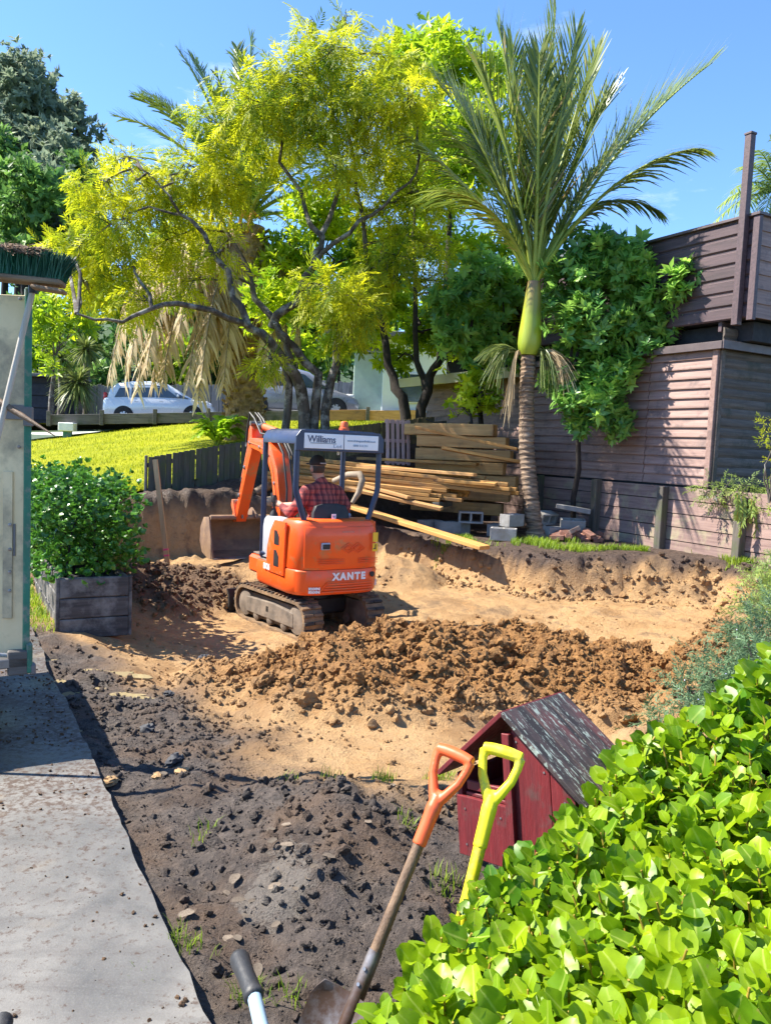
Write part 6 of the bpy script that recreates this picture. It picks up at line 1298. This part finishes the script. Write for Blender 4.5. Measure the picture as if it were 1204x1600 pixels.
# ---- palms
def bez(a, c, b, n): return [a * (1 - t) ** 2 + c * 2 * t * (1 - t) + b * t * t for t in np.linspace(0, 1, n)]
def frond(name, parent, a, tip, lift, m, mr, pairs=46, ll=.62, lw=.03, fwd=.75, vee=.5, droop=.25, start=.14, r0=.03, seed=0, side=1.0, ragged=.15):
    """rachis from a to tip, arched by lift, with two ranks of leaflets"""
    r = np.random.default_rng(seed); a = np.array(a); tip = np.array(tip); ctl = (a + tip) / 2 + np.array(lift); pts = bez(a, ctl, tip, pairs + 8); pts = np.array(pts); tan = unit(np.gradient(pts, axis=0))
    L_ = np.linalg.norm(np.diff(pts, axis=0), axis=1).sum(); nrm0 = np.array([0, 0, 1.]); P = []; 
    i0 = int(start * len(pts)); idx = np.arange(i0, len(pts)); v, f, var = [], [], []
    for i in idx:
        t_ = (i - i0) / max(1, len(idx) - 1); ta = tan[i]; sd = np.cross(ta, nrm0); sd = sd / max(np.linalg.norm(sd), .05); sd /= np.linalg.norm(sd); upv = np.cross(sd, ta)
        for s_ in (-1, 1):
            l_ = ll * (math.sin(math.pi * (.12 + .80 * t_)) ** .6) * r.uniform(1 - ragged * 2, 1 + ragged); fw = fwd * (1 + .5 * t_) + r.normal(0, .08)
            d = ta * fw + s_ * sd * side * r.uniform(.6, 1.15) + upv * (vee + r.normal(0, .2)); d /= np.linalg.norm(d); w2 = np.cross(d, upv + .3 * s_ * sd); w2 /= max(np.linalg.norm(w2), 1e-6)
            b = len(v); g = np.array([0, 0, -1.])
            for k, (tt, ww) in enumerate(((0, .5), (.35, 1), (.7, .8), (1, .08))):
                p = pts[i] + d * l_ * tt + g * droop * l_ * tt ** 2.2; v += [p - w2 * lw * ww / 2, p + w2 * lw * ww / 2]
            f += [[b + 2 * q, b + 2 * q + 1, b + 2 * q + 3, b + 2 * q + 2] for q in range(3)]; var += [r.uniform(0, 1)] * 8
    o = link(name, fastmesh(name, v, f, m, 0, dict(var=var)), parent, None, True)
    n = len(pts); b = MB(); sel = list(range(0, n, 4)) + ([n - 1] if (n - 1) % 4 else []); b.tube([pts[i] for i in sel], [max(.004, r0 * (1 - .85 * i / n)) for i in sel], 6); b.build('midrib', mr, o, smooth=60, world=True); return o
# nikau palm
nb = at(838, 832, 12.7); nb.z = tz(nb.x, nb.y) - .05
nk = empty('nikau_palm', nb, 0, 'upright palm with ringed trunk and swollen green crownshaft by the timber', 'palm')
n_pts = [nb, at(828, 770, 12.75), at(822, 700, 12.8), at(822, 620, 12.85), at(825, 555, 12.9)]
path = []
for i in range(len(n_pts) - 1):
    for k in range(9): path.append(n_pts[i].lerp(n_pts[i + 1], k / 9))
path.append(n_pts[-1]); fine = []; rad = []
for i in range(len(path) - 1):
    for k in range(4):
        q = i + k / 4; fine.append(path[i].lerp(path[i + 1], k / 4)); t_ = q / len(path); rr = .155 * (1.35 - .75 * min(1, t_ * 6)) if t_ < .06 else .150 - .022 * t_
        rad.append(max(.105, rr * .86) + (.010 if k == 0 else (-.004 if k == 2 else 0)) + rng.normal(0, .002))
nm_, t, b_, o_ = nodes('nikau_trunk'); g = N(t, 'NewGeometry'); sx = N(t, 'SeparateXYZ'); t.links.new(g.outputs['Position'], sx.inputs[0])
bandn = noise(t, 1, 3, .5, None); cb = N(t, 'CombineXYZ'); t.links.new(math_(t, 'MULTIPLY', sx.outputs[0], 4), cb.inputs[0]); t.links.new(math_(t, 'MULTIPLY', sx.outputs[1], 4), cb.inputs[1]); t.links.new(math_(t, 'MULTIPLY', sx.outputs[2], 38), cb.inputs[2])
nz = noise(t, 1, 5, .65, cb.outputs[0]); col = mixc(t, rng_(t, nz, .38, .62), (.075, .05, .036), (.34, .235, .155)); col = mixc(t, rng_(t, noise(t, 3, 4, .6, g.outputs['Position']), .58, .75, 0, .7), col, (.42, .38, .33))
t.links.new(col, b_.inputs['Base Color']); b_.inputs['Roughness'].default_value = .9; bump(t, b_, nz, .7, .02); M['nikau_trunk'] = nm_
MB().tube(fine, rad, 16).build('trunk', nm_, nk, smooth=60, world=True)
shm, t, b_, o_ = nodes('crownshaft'); g = N(t, 'NewGeometry'); sx = N(t, 'SeparateXYZ'); t.links.new(g.outputs['Position'], sx.inputs[0]); v_ = coords(t, (6, 6, 1), rand=False); n1 = noise(t, 1.6, 5, .6, v_)
col = mixc(t, rng_(t, n1, .3, .7), (.36, .40, .03), (.24, .33, .035)); col = mixc(t, rng_(t, math_(t, 'ADD', sx.outputs[2], math_(t, 'MULTIPLY', n1, .8)), 4.25, 4.85), col, (.22, .13, .06)); t.links.new(col, b_.inputs['Base Color']); b_.inputs['Roughness'].default_value = .35; bump(t, b_, n1, .2, .02)
c0, c1 = n_pts[-1], at(834, 440, 12.9); ax_ = c1 - c0
MB().tube([c0 + ax_ * t_ for t_ in (0, .06, .16, .3, .5, .7, .85, 1.0)], [.135, .165, .185, .18, .155, .135, .12, .10], 18).build('crownshaft', shm, nk, smooth=60, world=True)
fr_list = [((682, 128), 13.4, .35), ((640, 215), 13.6, .2), ((745, 95), 12.4, .25), ((800, 75), 13.8, .15), ((868, 12), 12.9, .1), ((900, 55), 12.3, .25), ((950, 150), 13.9, .3), ((1112, 98), 12.5, .35), ((1085, 232), 12.2, .5), ((1030, 330), 12.9, .75), ((690, 300), 12.3, .45), ((735, 210), 14.0, .3), ((870, 130), 14.2, .2), ((1000, 200), 13.8, .4), ((715, 155), 13.9, .3), ((780, 45), 12.7, .15), ((842, 85), 12.2, .15), ((930, 85), 13.6, .2), ((1050, 150), 13.5, .35), ((700, 205), 13.0, .3)]
for i, ((px, py), d, lift) in enumerate(fr_list):
    tip = at(px, py, d); lf = np.array([0, 0, lift * 1.6]) + np.array([(c1.x - tip.x) * .10, 0, 0])
    frond('frond', nk, c1 - ax_ * .06, tip, lf, M['l_nikau'], M['rachis'], 66, .95 if i != 9 else .6, .034, 1.6 if py < 150 else 1.2, .55 if py < 200 else .1, .04 if py < 200 else .35, .20, .042, i)
# spent flower sprays and one dead strip
for i, (dx, dz_, m_) in enumerate(((-.75, -.15, 'l_cord'), (-.6, -.55, 'l_cord'), (.55, -.45, 'dead_frond'), (.62, -.8, 'dead_frond'), (.3, -.6, 'l_cord'), (-.25, -1.0, 'dead_frond'), (.1, -.5, 'l_cord'))):
    n = 42; r = np.random.default_rng(i); a0 = np.array(c0) + np.array([math.copysign(.12, dx), -.08, -.02]); v, f, var = [], [], []
    for k in range(n):
        e = np.array([dx * r.uniform(.5, 1.1), r.uniform(-.45, .1), dz_ * r.uniform(.6, 1.2)]); cpt = a0 + np.array([dx * .55, -.1, .28 + r.uniform(-.1, .1)]); b0 = len(v); ps = bez(a0, cpt, a0 + e, 6); sd = unit(r.normal(size=3))
        for p in ps: v += [p - sd * .005, p + sd * .005]
        f += [[b0 + 2 * q, b0 + 2 * q + 1, b0 + 2 * q + 3, b0 + 2 * q + 2] for q in range(5)]; var += [r.uniform()] * 12
    link('flower_spray', fastmesh('flower_spray', v, f, M[m_], 0, dict(var=var)), nk, None, True)
# date palm
pb0 = at(381, 694, 19.5); pb0.z = float(lawnz(pb0.x, pb0.y)) - .1; pt = at(386, 355, 19.5)
dp = empty('date_palm', pb0, 0, 'stout date palm with shaggy trunk and hanging dead fronds behind the feathery tree', 'palm')
dt_, t, b_, o_ = nodes('date_trunk'); g = N(t, 'NewGeometry'); vo = N(t, 'TexVoronoi'); vo.inputs['Scale'].default_value = 7; t.links.new(g.outputs['Position'], vo.inputs['Vector']); n1 = noise(t, 5, 6, .65, g.outputs['Position'])
col = mixc(t, rng_(t, n1, .35, .65), (.2, .12, .06), (.5, .34, .18)); col = mixc(t, rng_(t, noise(t, 1.3, 4, .5, g.outputs['Position']), .55, .65, 0, .8), col, (.09, .12, .03)); t.links.new(col, b_.inputs['Base Color']); b_.inputs['Roughness'].default_value = .95; bump(t, b_, math_(t, 'ADD', vo.outputs['Distance'], n1), .9, .12)
MB().tube([pb0, pb0.lerp(pt, .25), pb0.lerp(pt, .6), pb0.lerp(pt, .85), pt], [.50, .44, .43, .50, .42], 18).build('trunk', dt_, dp, smooth=60, world=True)
v0, f0 = [], []; b = MB(); Hh = (pt - pb0).length      # old frond stubs spiralling up the trunk
for k in range(210):
    t_ = k / 210; a = k * 2.399; p = pb0.lerp(pt, t_); R_ = .44; d = Vector((math.cos(a), math.sin(a), .7)).normalized(); q = p + Vector((math.cos(a), math.sin(a), 0)) * R_
    b.box((0, 0, .05), (.13, .06, .14), .01, m=frame(q, Vector((-math.sin(a), math.cos(a), 0)), d))
b.build('frond_stub', dt_, dp, world=True)['kind'] = 'stuff'
crown = pt + Z * .2
for k in range(26):
    a = k * 2.399 + .4; el = .15 + 1.25 * (k / 26); Lf = rng.uniform(3.6, 4.4); tip = np.array(crown) + Lf * np.array([math.cos(a) * math.cos(el), math.sin(a) * math.cos(el), math.sin(el) * .95]) + np.array([0, 0, -.9])
    frond('frond', dp, crown, tip, (0, 0, 1.0), M['l_palm'], M['rachis'], 44, .48, .035, .8, .35, .12, .1, .05, 100 + k)
for k, ((px, py), d) in enumerate((((212, 152), 18.6), ((280, 80), 19), ((182, 182), 19), ((392, 58), 19.5), ((222, 142), 19.8), ((300, 90), 20), ((370, 75), 19))):
    frond('frond', dp, crown, at(px, py, d), (0, 0, .9), M['l_palm'], M['rachis'], 70, .62, .045, .9, .35, .1, .1, .06, 200 + k)
for k, ((px, py), d, lf) in enumerate((((172, 590), 18.6, 2.2), ((195, 600), 19.2, 2.4), ((215, 610), 18.4, 2.3), ((240, 600), 18.8, 2.0), ((262, 560), 19.4, 1.8), ((310, 628), 18.6, 1.7), ((325, 560), 19, 1.5), ((280, 520), 18, 1.6), ((350, 600), 18.3, 1.3), ((425, 600), 18.6, 1.3), ((450, 590), 19.2, 1.4), ((470, 560), 19.5, 1.5), ((340, 540), 20.5, 1.3), ((185, 540), 19.8, 2.4), ((205, 560), 18.2, 2.2), ((230, 570), 18.0, 2.1), ((295, 600), 18.2, 1.8), ((315, 590), 18.0, 1.6), ((255, 600), 18.2, 1.9))):
    tip = at(px, py, d); dx = tip.x - crown.x
    frond('dead_frond', dp, crown - Z * .3, tip, (dx * .42, 0, lf * .75), M['dead_frond'], M['log'], 64, .52, .055, .6, -.3, .7, .12, .06, 300 + k, .8, .3)
for k in range(5):
    a = crown + Vector((-.5 + .22 * k, -.5, -.1)); MB().tube([a, a + Vector((-.12, -.3, .05)), a + Vector((-.2, -.45, -.45))], [.03, .05, .03], 7).build('fruit_stalk', M['handle_orange'] if 0 else mat('fruit', (.75, .30, .03), (.6, .22, .02), scale=30, rough=.6, bmp=.5), dp, smooth=60, world=True)
# queen palm beyond the parapet
qc = at(1212, 300, 26); qb = Vector((qc.x, qc.y, 0)); qp = empty('distant_palm', qb, 0, 'distant palm crown showing above the dark parapet', 'palm')
MB().tube([qb, qb.lerp(qc, .5), qc], [.2, .16, .14], 10).build('trunk', M['log'], qp, smooth=60, world=True)
for k, (px, py) in enumerate(((1112, 350), (1125, 320), (1155, 262), (1160, 330), (1180, 235), (1205, 215), (1235, 200), (1270, 240), (1290, 300), (1140, 300), (1190, 350))):
    frond('frond', qp, qc, at(px, py, 25.5 + rng.uniform(-1, 1)), (0, 0, .6), M['l_trail'], M['rachis'], 40, .55, .04, .6, .1, .5, .08, .03, 400 + k)
# ---- bright arching clump at the lawn
fb = at(340, 690, 18.2); fb.z = float(lawnz(fb.x, fb.y)); fo = empty('arching_plant', fb, 0, 'bright green arching leafy clump beside the date palm trunk', 'plant')
for k in range(34):
    a = rng.uniform(0, 6.28); Lf = rng.uniform(.5, .95); tip = np.array(fb) + np.array([math.cos(a) * Lf * .7, math.sin(a) * Lf * .7, rng.uniform(.15, .75)])
    frond('leaf_spray', fo, fb, tip, (0, 0, .4), M['l_fern'], M['rachis'], 12, .2, .06, .7, .2, .3, .15, .01, 500 + k)
# ---- clipped hedge in the planter
boxl = [tmpl_cluster(6, 1, .8, s + 40, .9, True) for s in range(4)]
ph = empty('clipped_hedge', PO + U * 1.5 + V * .3 + Z * .3, 0, 'clipped dark green leafy hedge growing in the sleeper planter', 'hedge')
hcl = []
for i in range(15):
    u_ = .12 + i * .28
    for v_ in (-.02, .28, .58):
        for z_ in (.50, .78, 1.06): hcl.append((tuple(PO + U * u_ + V * (v_ + rng.uniform(-.05, .05)) + Z * (z_ + rng.uniform(-.04, .06) + .05 * math.sin(u_ * 2))), .24))
foliage('leaves', M['l_box'], hcl, boxl, 720, .050, 0, .9, ph, .9, .35, .9, 'stuff')
b = MB()
for i in range(40):
    u_, v_ = rng.uniform(.15, 4), rng.uniform(.08, .5); p = PO + U * u_ + V * v_ + Z * .25; limb(b, [p, p + Vector((rng.normal() * .08, rng.normal() * .08, .45)), p + Vector((rng.normal() * .15, rng.normal() * .15, .8))], .014, .004, 5, .01)
b.build('stems', M['bark_dark'], ph, smooth=60, world=True)
# ---- broad-leaved hedge in the foreground
def grise_leaf(seed, nr=7, nc=5):
    r = np.random.default_rng(seed); v = []
    for j in range(nr):
        t_ = j / (nr - 1); w_ = .40 * (math.sin(math.pi * (.05 + .90 * t_ ** .95)) ** .55) if 0 < j else .02
        if j == nr - 1: w_ = .14
        for i in range(nc):
            s_ = (i / (nc - 1)) * 2 - 1; wav = .035 * math.sin(t_ * 11 + seed * 1.7 + (3 if s_ > 0 else 0)) * abs(s_) ** 2
            v.append((s_ * w_, t_ + (.03 if (i == nc // 2 and j == nr - 1) else 0) * -1, .10 * abs(s_) ** 1.5 * w_ * 2.2 + wav * 1.3 - .16 * (t_ ** 2) + .05 * math.sin(t_ * 4 + seed)))
    f = [[j * nc + i, j * nc + i + 1, (j + 1) * nc + i + 1, (j + 1) * nc + i] for j in range(nr - 1) for i in range(nc - 1)]
    return np.array(v), np.array(f)
GL = [grise_leaf(s) for s in range(5)]; MIDV = np.tile([0, 0, 1, 0, 0], 7)
ctl = np.array([(580, 1560, 1.75), (700, 1400, 2.02), (900, 1200, 2.42), (1204, 960, 2.85), (1204, 1600, 1.38), (900, 1600, 1.45), (640, 1600, 1.64), (1400, 1300, 2.0), (1450, 1600, 1.4), (1204, 1300, 1.95), (900, 1400, 1.88), (1450, 900, 2.95)])
fx = lambda x, y: np.stack([np.ones_like(x), x, y, x * x, y * y, x * y], -1)
xn, yn = (ctl[:, 0] - 1000) / 500, (ctl[:, 1] - 1300) / 300; cf = np.linalg.lstsq(fx(xn, yn), ctl[:, 2], rcond=None)[0]
def hdepth(px, py): return float(fx(np.array((px - 1000) / 500.), np.array((py - 1300) / 300.)) @ cf)
OUT = np.array([(540, 1660), (572, 1568), (615, 1500), (655, 1440), (700, 1395), (735, 1330), (800, 1290), (855, 1255), (890, 1210), (930, 1175), (985, 1115), (1040, 1085), (1090, 1058), (1150, 1010), (1204, 955), (1300, 880), (1500, 800)], float)
hg = empty('broadleaf_hedge', (.8, 2.0, 0), 0, 'bright lime green glossy hedge filling the near corner', 'hedge')
r = np.random.default_rng(11); tips = []; tries = 0
while len(tips) < 850 and tries < 40000:
    tries += 1; px, py = r.uniform(560, 1480), r.uniform(860, 1720); top = np.interp(px, OUT[:, 0], OUT[:, 1])
    if py < top + 48: continue
    d = hdepth(px, py) + r.normal(0, .03); p = np.array(at(px, py, d))
    if any(np.linalg.norm(p - q) < .051 for q in tips[-900:]): continue
    tips.append(p)
tips = np.array(tips); ntop = len(tips)
low = tips - np.array([0, 0, .13]) + r.normal(0, .04, tips.shape) + np.array([.06, -.0, 0])
pos, axs, nrs, sz, rank = [], [], [], [], []; stems = MB()
for k, p in enumerate(np.concatenate([tips, low])):
    first = k < ntop; lean = unit(np.array([-.25 + r.normal(0, .28), -.15 + r.normal(0, .28), 1.0])); sl = r.uniform(.12, .21); nl = r.integers(7, 10) if first else 6; a0 = r.uniform(0, 6.28); s_ = r.uniform(.62, 1.25)
    b0 = p - lean * sl
    if first: stems.tube([b0 - lean * .10, b0, p - lean * .005], [.0050, .0042, .0026], 6)
    for i in range(nl):
        t_ = i / (nl - 1); a = a0 + i * 2.4; el = (.32 + .85 * t_) + r.normal(0, .2); side = np.array([math.cos(a), math.sin(a), 0])
        ax = unit(side * math.cos(el) + lean * math.sin(el)); nr_ = unit(lean * math.cos(el) - side * math.sin(el) + r.normal(0, .25, 3))
        pos.append(b0 + lean * sl * (t_ ** .8)); axs.append(ax); nrs.append(nr_); sz.append(s_ * (.033 + .034 * math.sin(math.pi * (.25 + .6 * (1 - t_)))) * r.uniform(.8, 1.2) * (1.0 if i < nl - 1 else .6)); rank.append(t_ if first else -1)
pos, axs, nrs, sz, rank = map(np.array, (pos, axs, nrs, sz, rank))
stems.build('stem_shoots', M['stem'], hg, smooth=60, world=True)['kind'] = 'stuff'
dist = np.linalg.norm(pos - np.array(CAM), axis=1); inview = np.array([0 < q[0] < 1204 and q[1] < 1600 for q in (proj(p) for p in pos)])
score = np.where(inview & (rank > .35), sz / dist, 0); big = np.argsort(-score)[:300]; isbig = np.zeros(len(pos), bool); isbig[big] = True
Rf = frames(axs, nrs); lm = []
for s_ in range(5):
    for vq in (0.0, .25, .5, .75, .98): lm.append(fastmesh('leaf', GL[s_][0], GL[s_][1], M['l_grise'], 60, dict(var=np.full(len(GL[s_][0]), vq), mid=MIDV)))
for i in big:
    m4 = Matrix([list(Rf[i][j] * sz[i]) + [pos[i][j]] for j in range(3)] + [[0, 0, 0, 1]]); link('leaf', lm[int(r.integers(0, len(lm)))], hg, m4, True)
rest_ = ~isbig; GS = [grise_leaf(s, 5, 3) for s in range(5)]; vv, ff, m = scatter([g_[0] for g_ in GS], GS[0][1], pos[rest_], Rf[rest_], sz[rest_]); o = link('leaves', fastmesh('leaves', vv, ff, M['l_grise'], 60, dict(var=np.repeat(r.uniform(0, .85, rest_.sum()), m), mid=np.tile(np.tile([0, 1, 0], 5) * .86, rest_.sum()))), hg, None, True); o['kind'] = 'stuff'
b = MB()
for k in range(60):
    p = Vector(tips[r.integers(0, ntop)]); g0 = Vector((p.x * .8 + .25, p.y * .85 + .3, -.02)); limb(b, [g0, g0.lerp(p, .5) + Vector((.03, .03, .05)), p - Vector((0, 0, .2))], .012, .004, 6, .015)
b.build('branches', M['stem'], hg, smooth=60, world=True)['kind'] = 'stuff'
# ---- rosemary-like plants at the right of the pit
needle = [tmpl_spray(9, 1, .3, .055, 1.1, .15, s + 60, True) for s in range(4)]
def bush(name, label, cl, m, dens, size, droop, cat='shrub', fl=0, root=None):
    c0_ = cl[0][0]; o = empty(name, (c0_[0], c0_[1], 0), 0, label, cat); foliage('leaves', m, cl, needle, dens, size, droop, .6, o, .85, .4, .6, 'stuff')
    b = MB()
    for c, r_ in cl:
        g0 = Vector((c[0], c[1], (tz(c[0], c[1]) - .03) if root is None else root))
        for k in range(4): limb(b, [g0, g0.lerp(Vector(c), .6) + Vector(rng.normal(size=3)) * .06, Vector(c) + Vector(rng.normal(size=3)) * r_ * .4], .012, .004, 5, .02)
    b.build('stems', M['bark'], o, smooth=60, world=True)['kind'] = 'stuff'
    if fl:
        P, O, R_ = in_clumps(cl, fl, .2, .85); lv = [tmpl_leaf(1, .7)] ; vv, ff, m_ = scatter([lv[0][0]], lv[0][1], P, rand_rot(len(P)), rng.uniform(.008, .016, len(P))); f_ = link('flowers', fastmesh('flowers', vv, ff, M['flower']), o, None, True); f_['kind'] = 'stuff'
    return o
def C2(lst): return [(tuple(at(x, y, d)), r_ * d / F) for x, y, r_, d in lst]
bush('rosemary_bush', 'grey green needle-leaved bush with pale blue flowers behind the lime hedge', C2([(1035, 1135, 32, 5.1), (1075, 1095, 40, 5.3), (1115, 1055, 42, 5.6), (1160, 1015, 45, 5.9), (1100, 1110, 40, 5.0), (1204, 990, 55, 6.0), (1250, 960, 60, 6.2), (1140, 1070, 45, 5.2), (1190, 1040, 50, 5.4)]), M['l_rose'], 2600, .15, -.2, fl=420)
bush('pale_green_groundcover', 'light green fluffy groundcover spilling over the bank at the right edge', C2([(1175, 960, 34, 7.2), (1204, 925, 40, 7.8), (1150, 985, 24, 7.0), (1225, 900, 44, 8.4), (1250, 930, 55, 7.6), (1190, 905, 24, 8.6)]), M['l_trail'], 1500, .17, -.1)
tb = bush('trailing_plant', 'light green trailing plant hanging over the retaining wall corner', C2([(1102, 768, 17, 11.2), (1130, 762, 16, 11.1), (1160, 762, 20, 10.9), (1185, 768, 26, 10.8), (1204, 780, 28, 10.7), (1230, 780, 34, 10.6), (1118, 775, 15, 11.1)]), M['l_trail'], 900, .2, .35, root=1.22)
b = []; 
for k, (x0, y0, x1, y1) in enumerate(((1160, 775, 1154, 838), (1180, 780, 1180, 842), (1186, 785, 1188, 860), (1172, 780, 1170, 815), (1200, 785, 1202, 850), (1150, 770, 1150, 812))):
    frond('hanging_strand', tb, at(x0, y0, 10.72), at(x1, y1, 10.66), (0, -.08, .0), M['l_trail'], M['stem'], 26, .07, .022, .4, .2, .5, .02, .006, 700 + k, ragged=.3)
bush('golden_shrub', 'golden green shrub top at the right edge above the retaining wall', C2([(1208, 690, 20, 10.4), (1215, 660, 18, 10.4), (1225, 720, 26, 10.4)]), M['l_main'], 700, .2, -.1, root=1.2)
# ---- grass
M['grass_sun'] = leafmat('grass_sun', (.20, .24, .012), (.40, .42, .02), .35, .6, .2)
def grass(name, label, x, y, h, m, wid=.006, lean=.5, zf=None):
    x = np.asarray(x); n = len(x); z_ = terrain(x, y)[0] if zf is None else zf(x, y); h_ = h * rng.uniform(.5, 1.2, n); a = rng.uniform(0, 6.28, n); l_ = rng.uniform(.1, lean, n); dx, dy = np.cos(a) * l_ * h_, np.sin(a) * l_ * h_; ax_, ay_ = -np.sin(a) * wid / 2, np.cos(a) * wid / 2
    P = np.stack([np.stack([x - ax_, y - ay_, z_ - .005], -1), np.stack([x + ax_, y + ay_, z_ - .005], -1), np.stack([x + dx * .4 + ax_ * .8, y + dy * .4 + ay_ * .8, z_ + h_ * .6], -1), np.stack([x + dx * .4 - ax_ * .8, y + dy * .4 - ay_ * .8, z_ + h_ * .6], -1), np.stack([x + dx, y + dy, z_ + h_], -1)], 1).reshape(-1, 3)
    q = np.array([[0, 1, 2], [0, 2, 3], [3, 2, 4]]); ff = (q[None] + (np.arange(n) * 5)[:, None, None]).reshape(-1, 3); o = link(name, fastmesh(name, P, ff, m, 0, dict(var=np.repeat(rng.uniform(0, 1, n), 5)))); return tag(o, label, 'grass', kind='stuff')
def patch(n, cx, cy, rx_, ry_): 
    a = rng.uniform(0, 6.28, n); r_ = rng.uniform(size=n) ** .6; x = cx + np.cos(a) * r_ * rx_; y = cy + np.sin(a) * r_ * ry_; k = fbm(x * 3, y * 3, 2) > .02; return x[k], y[k]
q = [np.array(PO + U * u_ + V * v_) for u_, v_ in zip(rng.uniform(-.05, 3, 5200), rng.uniform(-.75, -.02, 5200))]; q = np.array(q)
grass('planter_grass', 'short green grass strip along the sleeper planter', q[:, 0], q[:, 1], .075, M['grass'], .008, .9, lambda x, y: np.zeros_like(x) - .06)
xs_, ys_ = zip(*[patch(1100, *e) for e in ((1.75, 11.75, .9, .35), (1.1, 12.0, .5, .4), (2.7, 11.5, .5, .3), (4.95, 10.75, .5, .18), (3.9, 11.6, .9, .1), (2.3, 12.2, .7, .4))]); 
grass('bank_grass', 'bright tufts of grass on top of the earth bank below the timber', np.concatenate(xs_), np.concatenate(ys_), .09, M['grass'], .009, 1.0)
xs_, ys_ = zip(*[patch(int(rng.integers(14, 46)), rng.uniform(-.75, .95), rng.uniform(2.3, 4.2), .06, .06) for k in range(80)])
grass('turf_scraps', 'thin scraps of torn turf in the dark soil', np.concatenate(xs_), np.concatenate(ys_), .055, M['grass'], .004, 1.2)
xs_, ys_ = zip(*[patch(260, *e) for e in ((.33, 2.75, .2, .35), (.12, 3.05, .12, .1), (.2, 3.6, .2, .15), (.0, 2.6, .1, .2))])
grass('letterbox_grass', 'straggly grass growing at the foot of the red letterbox', np.concatenate(xs_), np.concatenate(ys_), .07, M['grass'], .004, 1.1)
xe, ye = [], []
for k in range(9000):
    s_ = rng.uniform(-.3, 6.5); p = FA + FD * s_; o_ = rng.uniform(.03, .5) ** 1.0; xe.append(p[0] - FD[1] * o_); ye.append(p[1] + FD[0] * o_)
x2 = rng.uniform(-7, -4.2, 6000); y2 = rng.uniform(11.0, 13.6, 6000); k = (y2 > 11.6 + .25 * (x2 + 4.3)); xe = np.concatenate([xe, x2[k]]); ye = np.concatenate([ye, y2[k]]); x3 = rng.uniform(-13, 3, 32000); y3 = 13 + 13.5 * rng.uniform(size=32000) ** 1.5; k = fdist(x3, y3) < -.4; xe = np.concatenate([xe, x3[k]]); ye = np.concatenate([ye, y3[k]])
grass('lawn_grass', 'sunlit grass blades along the near edge of the lawn', xe, ye, .07, M['grass_sun'], .016, .9, lambda x, y: lawnz(x, y) - .01)
# ---- dead leaves on the soil
lf_m = [fastmesh('fallen_leaf', grise_leaf(s)[0] * np.array([.8, 1, .45]), grise_leaf(s)[1], M['leaf_litter'], 60) for s in range(3)]
for k in range(26):
    if k < 18: px, py = rng.normal(405, 45), rng.normal(1385, 60)
    else: px, py = rng.uniform(250, 650), rng.uniform(1150, 1560)
    p = onz(px, py, -.03); 
    if edge_d(p.x, p.y) < .06: continue
    z_ = tz(p.x, p.y) + .012; s_ = rng.uniform(.03, .065)
    o = link('fallen_leaf', lf_m[k % 3], None, Matrix.Translation((p.x, p.y, z_)) @ Matrix.Rotation(rng.uniform(0, 6.28), 4, 'Z') @ Matrix.Rotation(rng.uniform(-.3, .3), 4, 'X') @ Matrix.Scale(s_, 4)); tag(o, 'pale dead leaf lying on the dark soil', 'leaf', 'pale dead leaves on the dark soil')
# ---- odd stones
tv, tf = clod_shapes(2, 6, np.random.default_rng(2)); sm2 = mat('stone_dark', (.06, .06, .065), (.035, .035, .04), rough=.7, bmp=.4); sm1 = mat('stone_tan', (.42, .27, .13), (.32, .19, .09), rough=.85, bmp=.4)
for i, (px, py, s_, m_, lab) in enumerate(((232, 1136, .06, sm2, 'dark square stone on the mud nearest the concrete'), (272, 1190, .07, sm2, 'dark flat stone lying behind the tan pebbles'), (263, 1078, .045, sm2, 'small dark stone at the clay edge'), (320, 1030, .05, sm2, 'dark earth lump on the smooth clay'), (172, 1226, .05, sm1, 'tan clay lump beside the concrete edge'), (283, 1212, .05, sm1, 'tan pebble lump, largest of the small cluster on the mud'), (247, 1218, .035, sm1, 'flat tan pebble at the front of the small cluster'))):
    p = onz(px, py, -.06); z_ = tz(p.x, p.y); me = fastmesh('stone', tv[i % 6] * np.array([1, .8, .6]), tf, m_, 40); o = link('stone', me, None, Matrix.Translation((p.x, p.y, z_ + s_ * .25)) @ Matrix.Rotation(i * 1.3, 4, 'Z') @ Matrix.Scale(s_, 4)); tag(o, lab, 'stone', 'stones on the mud')
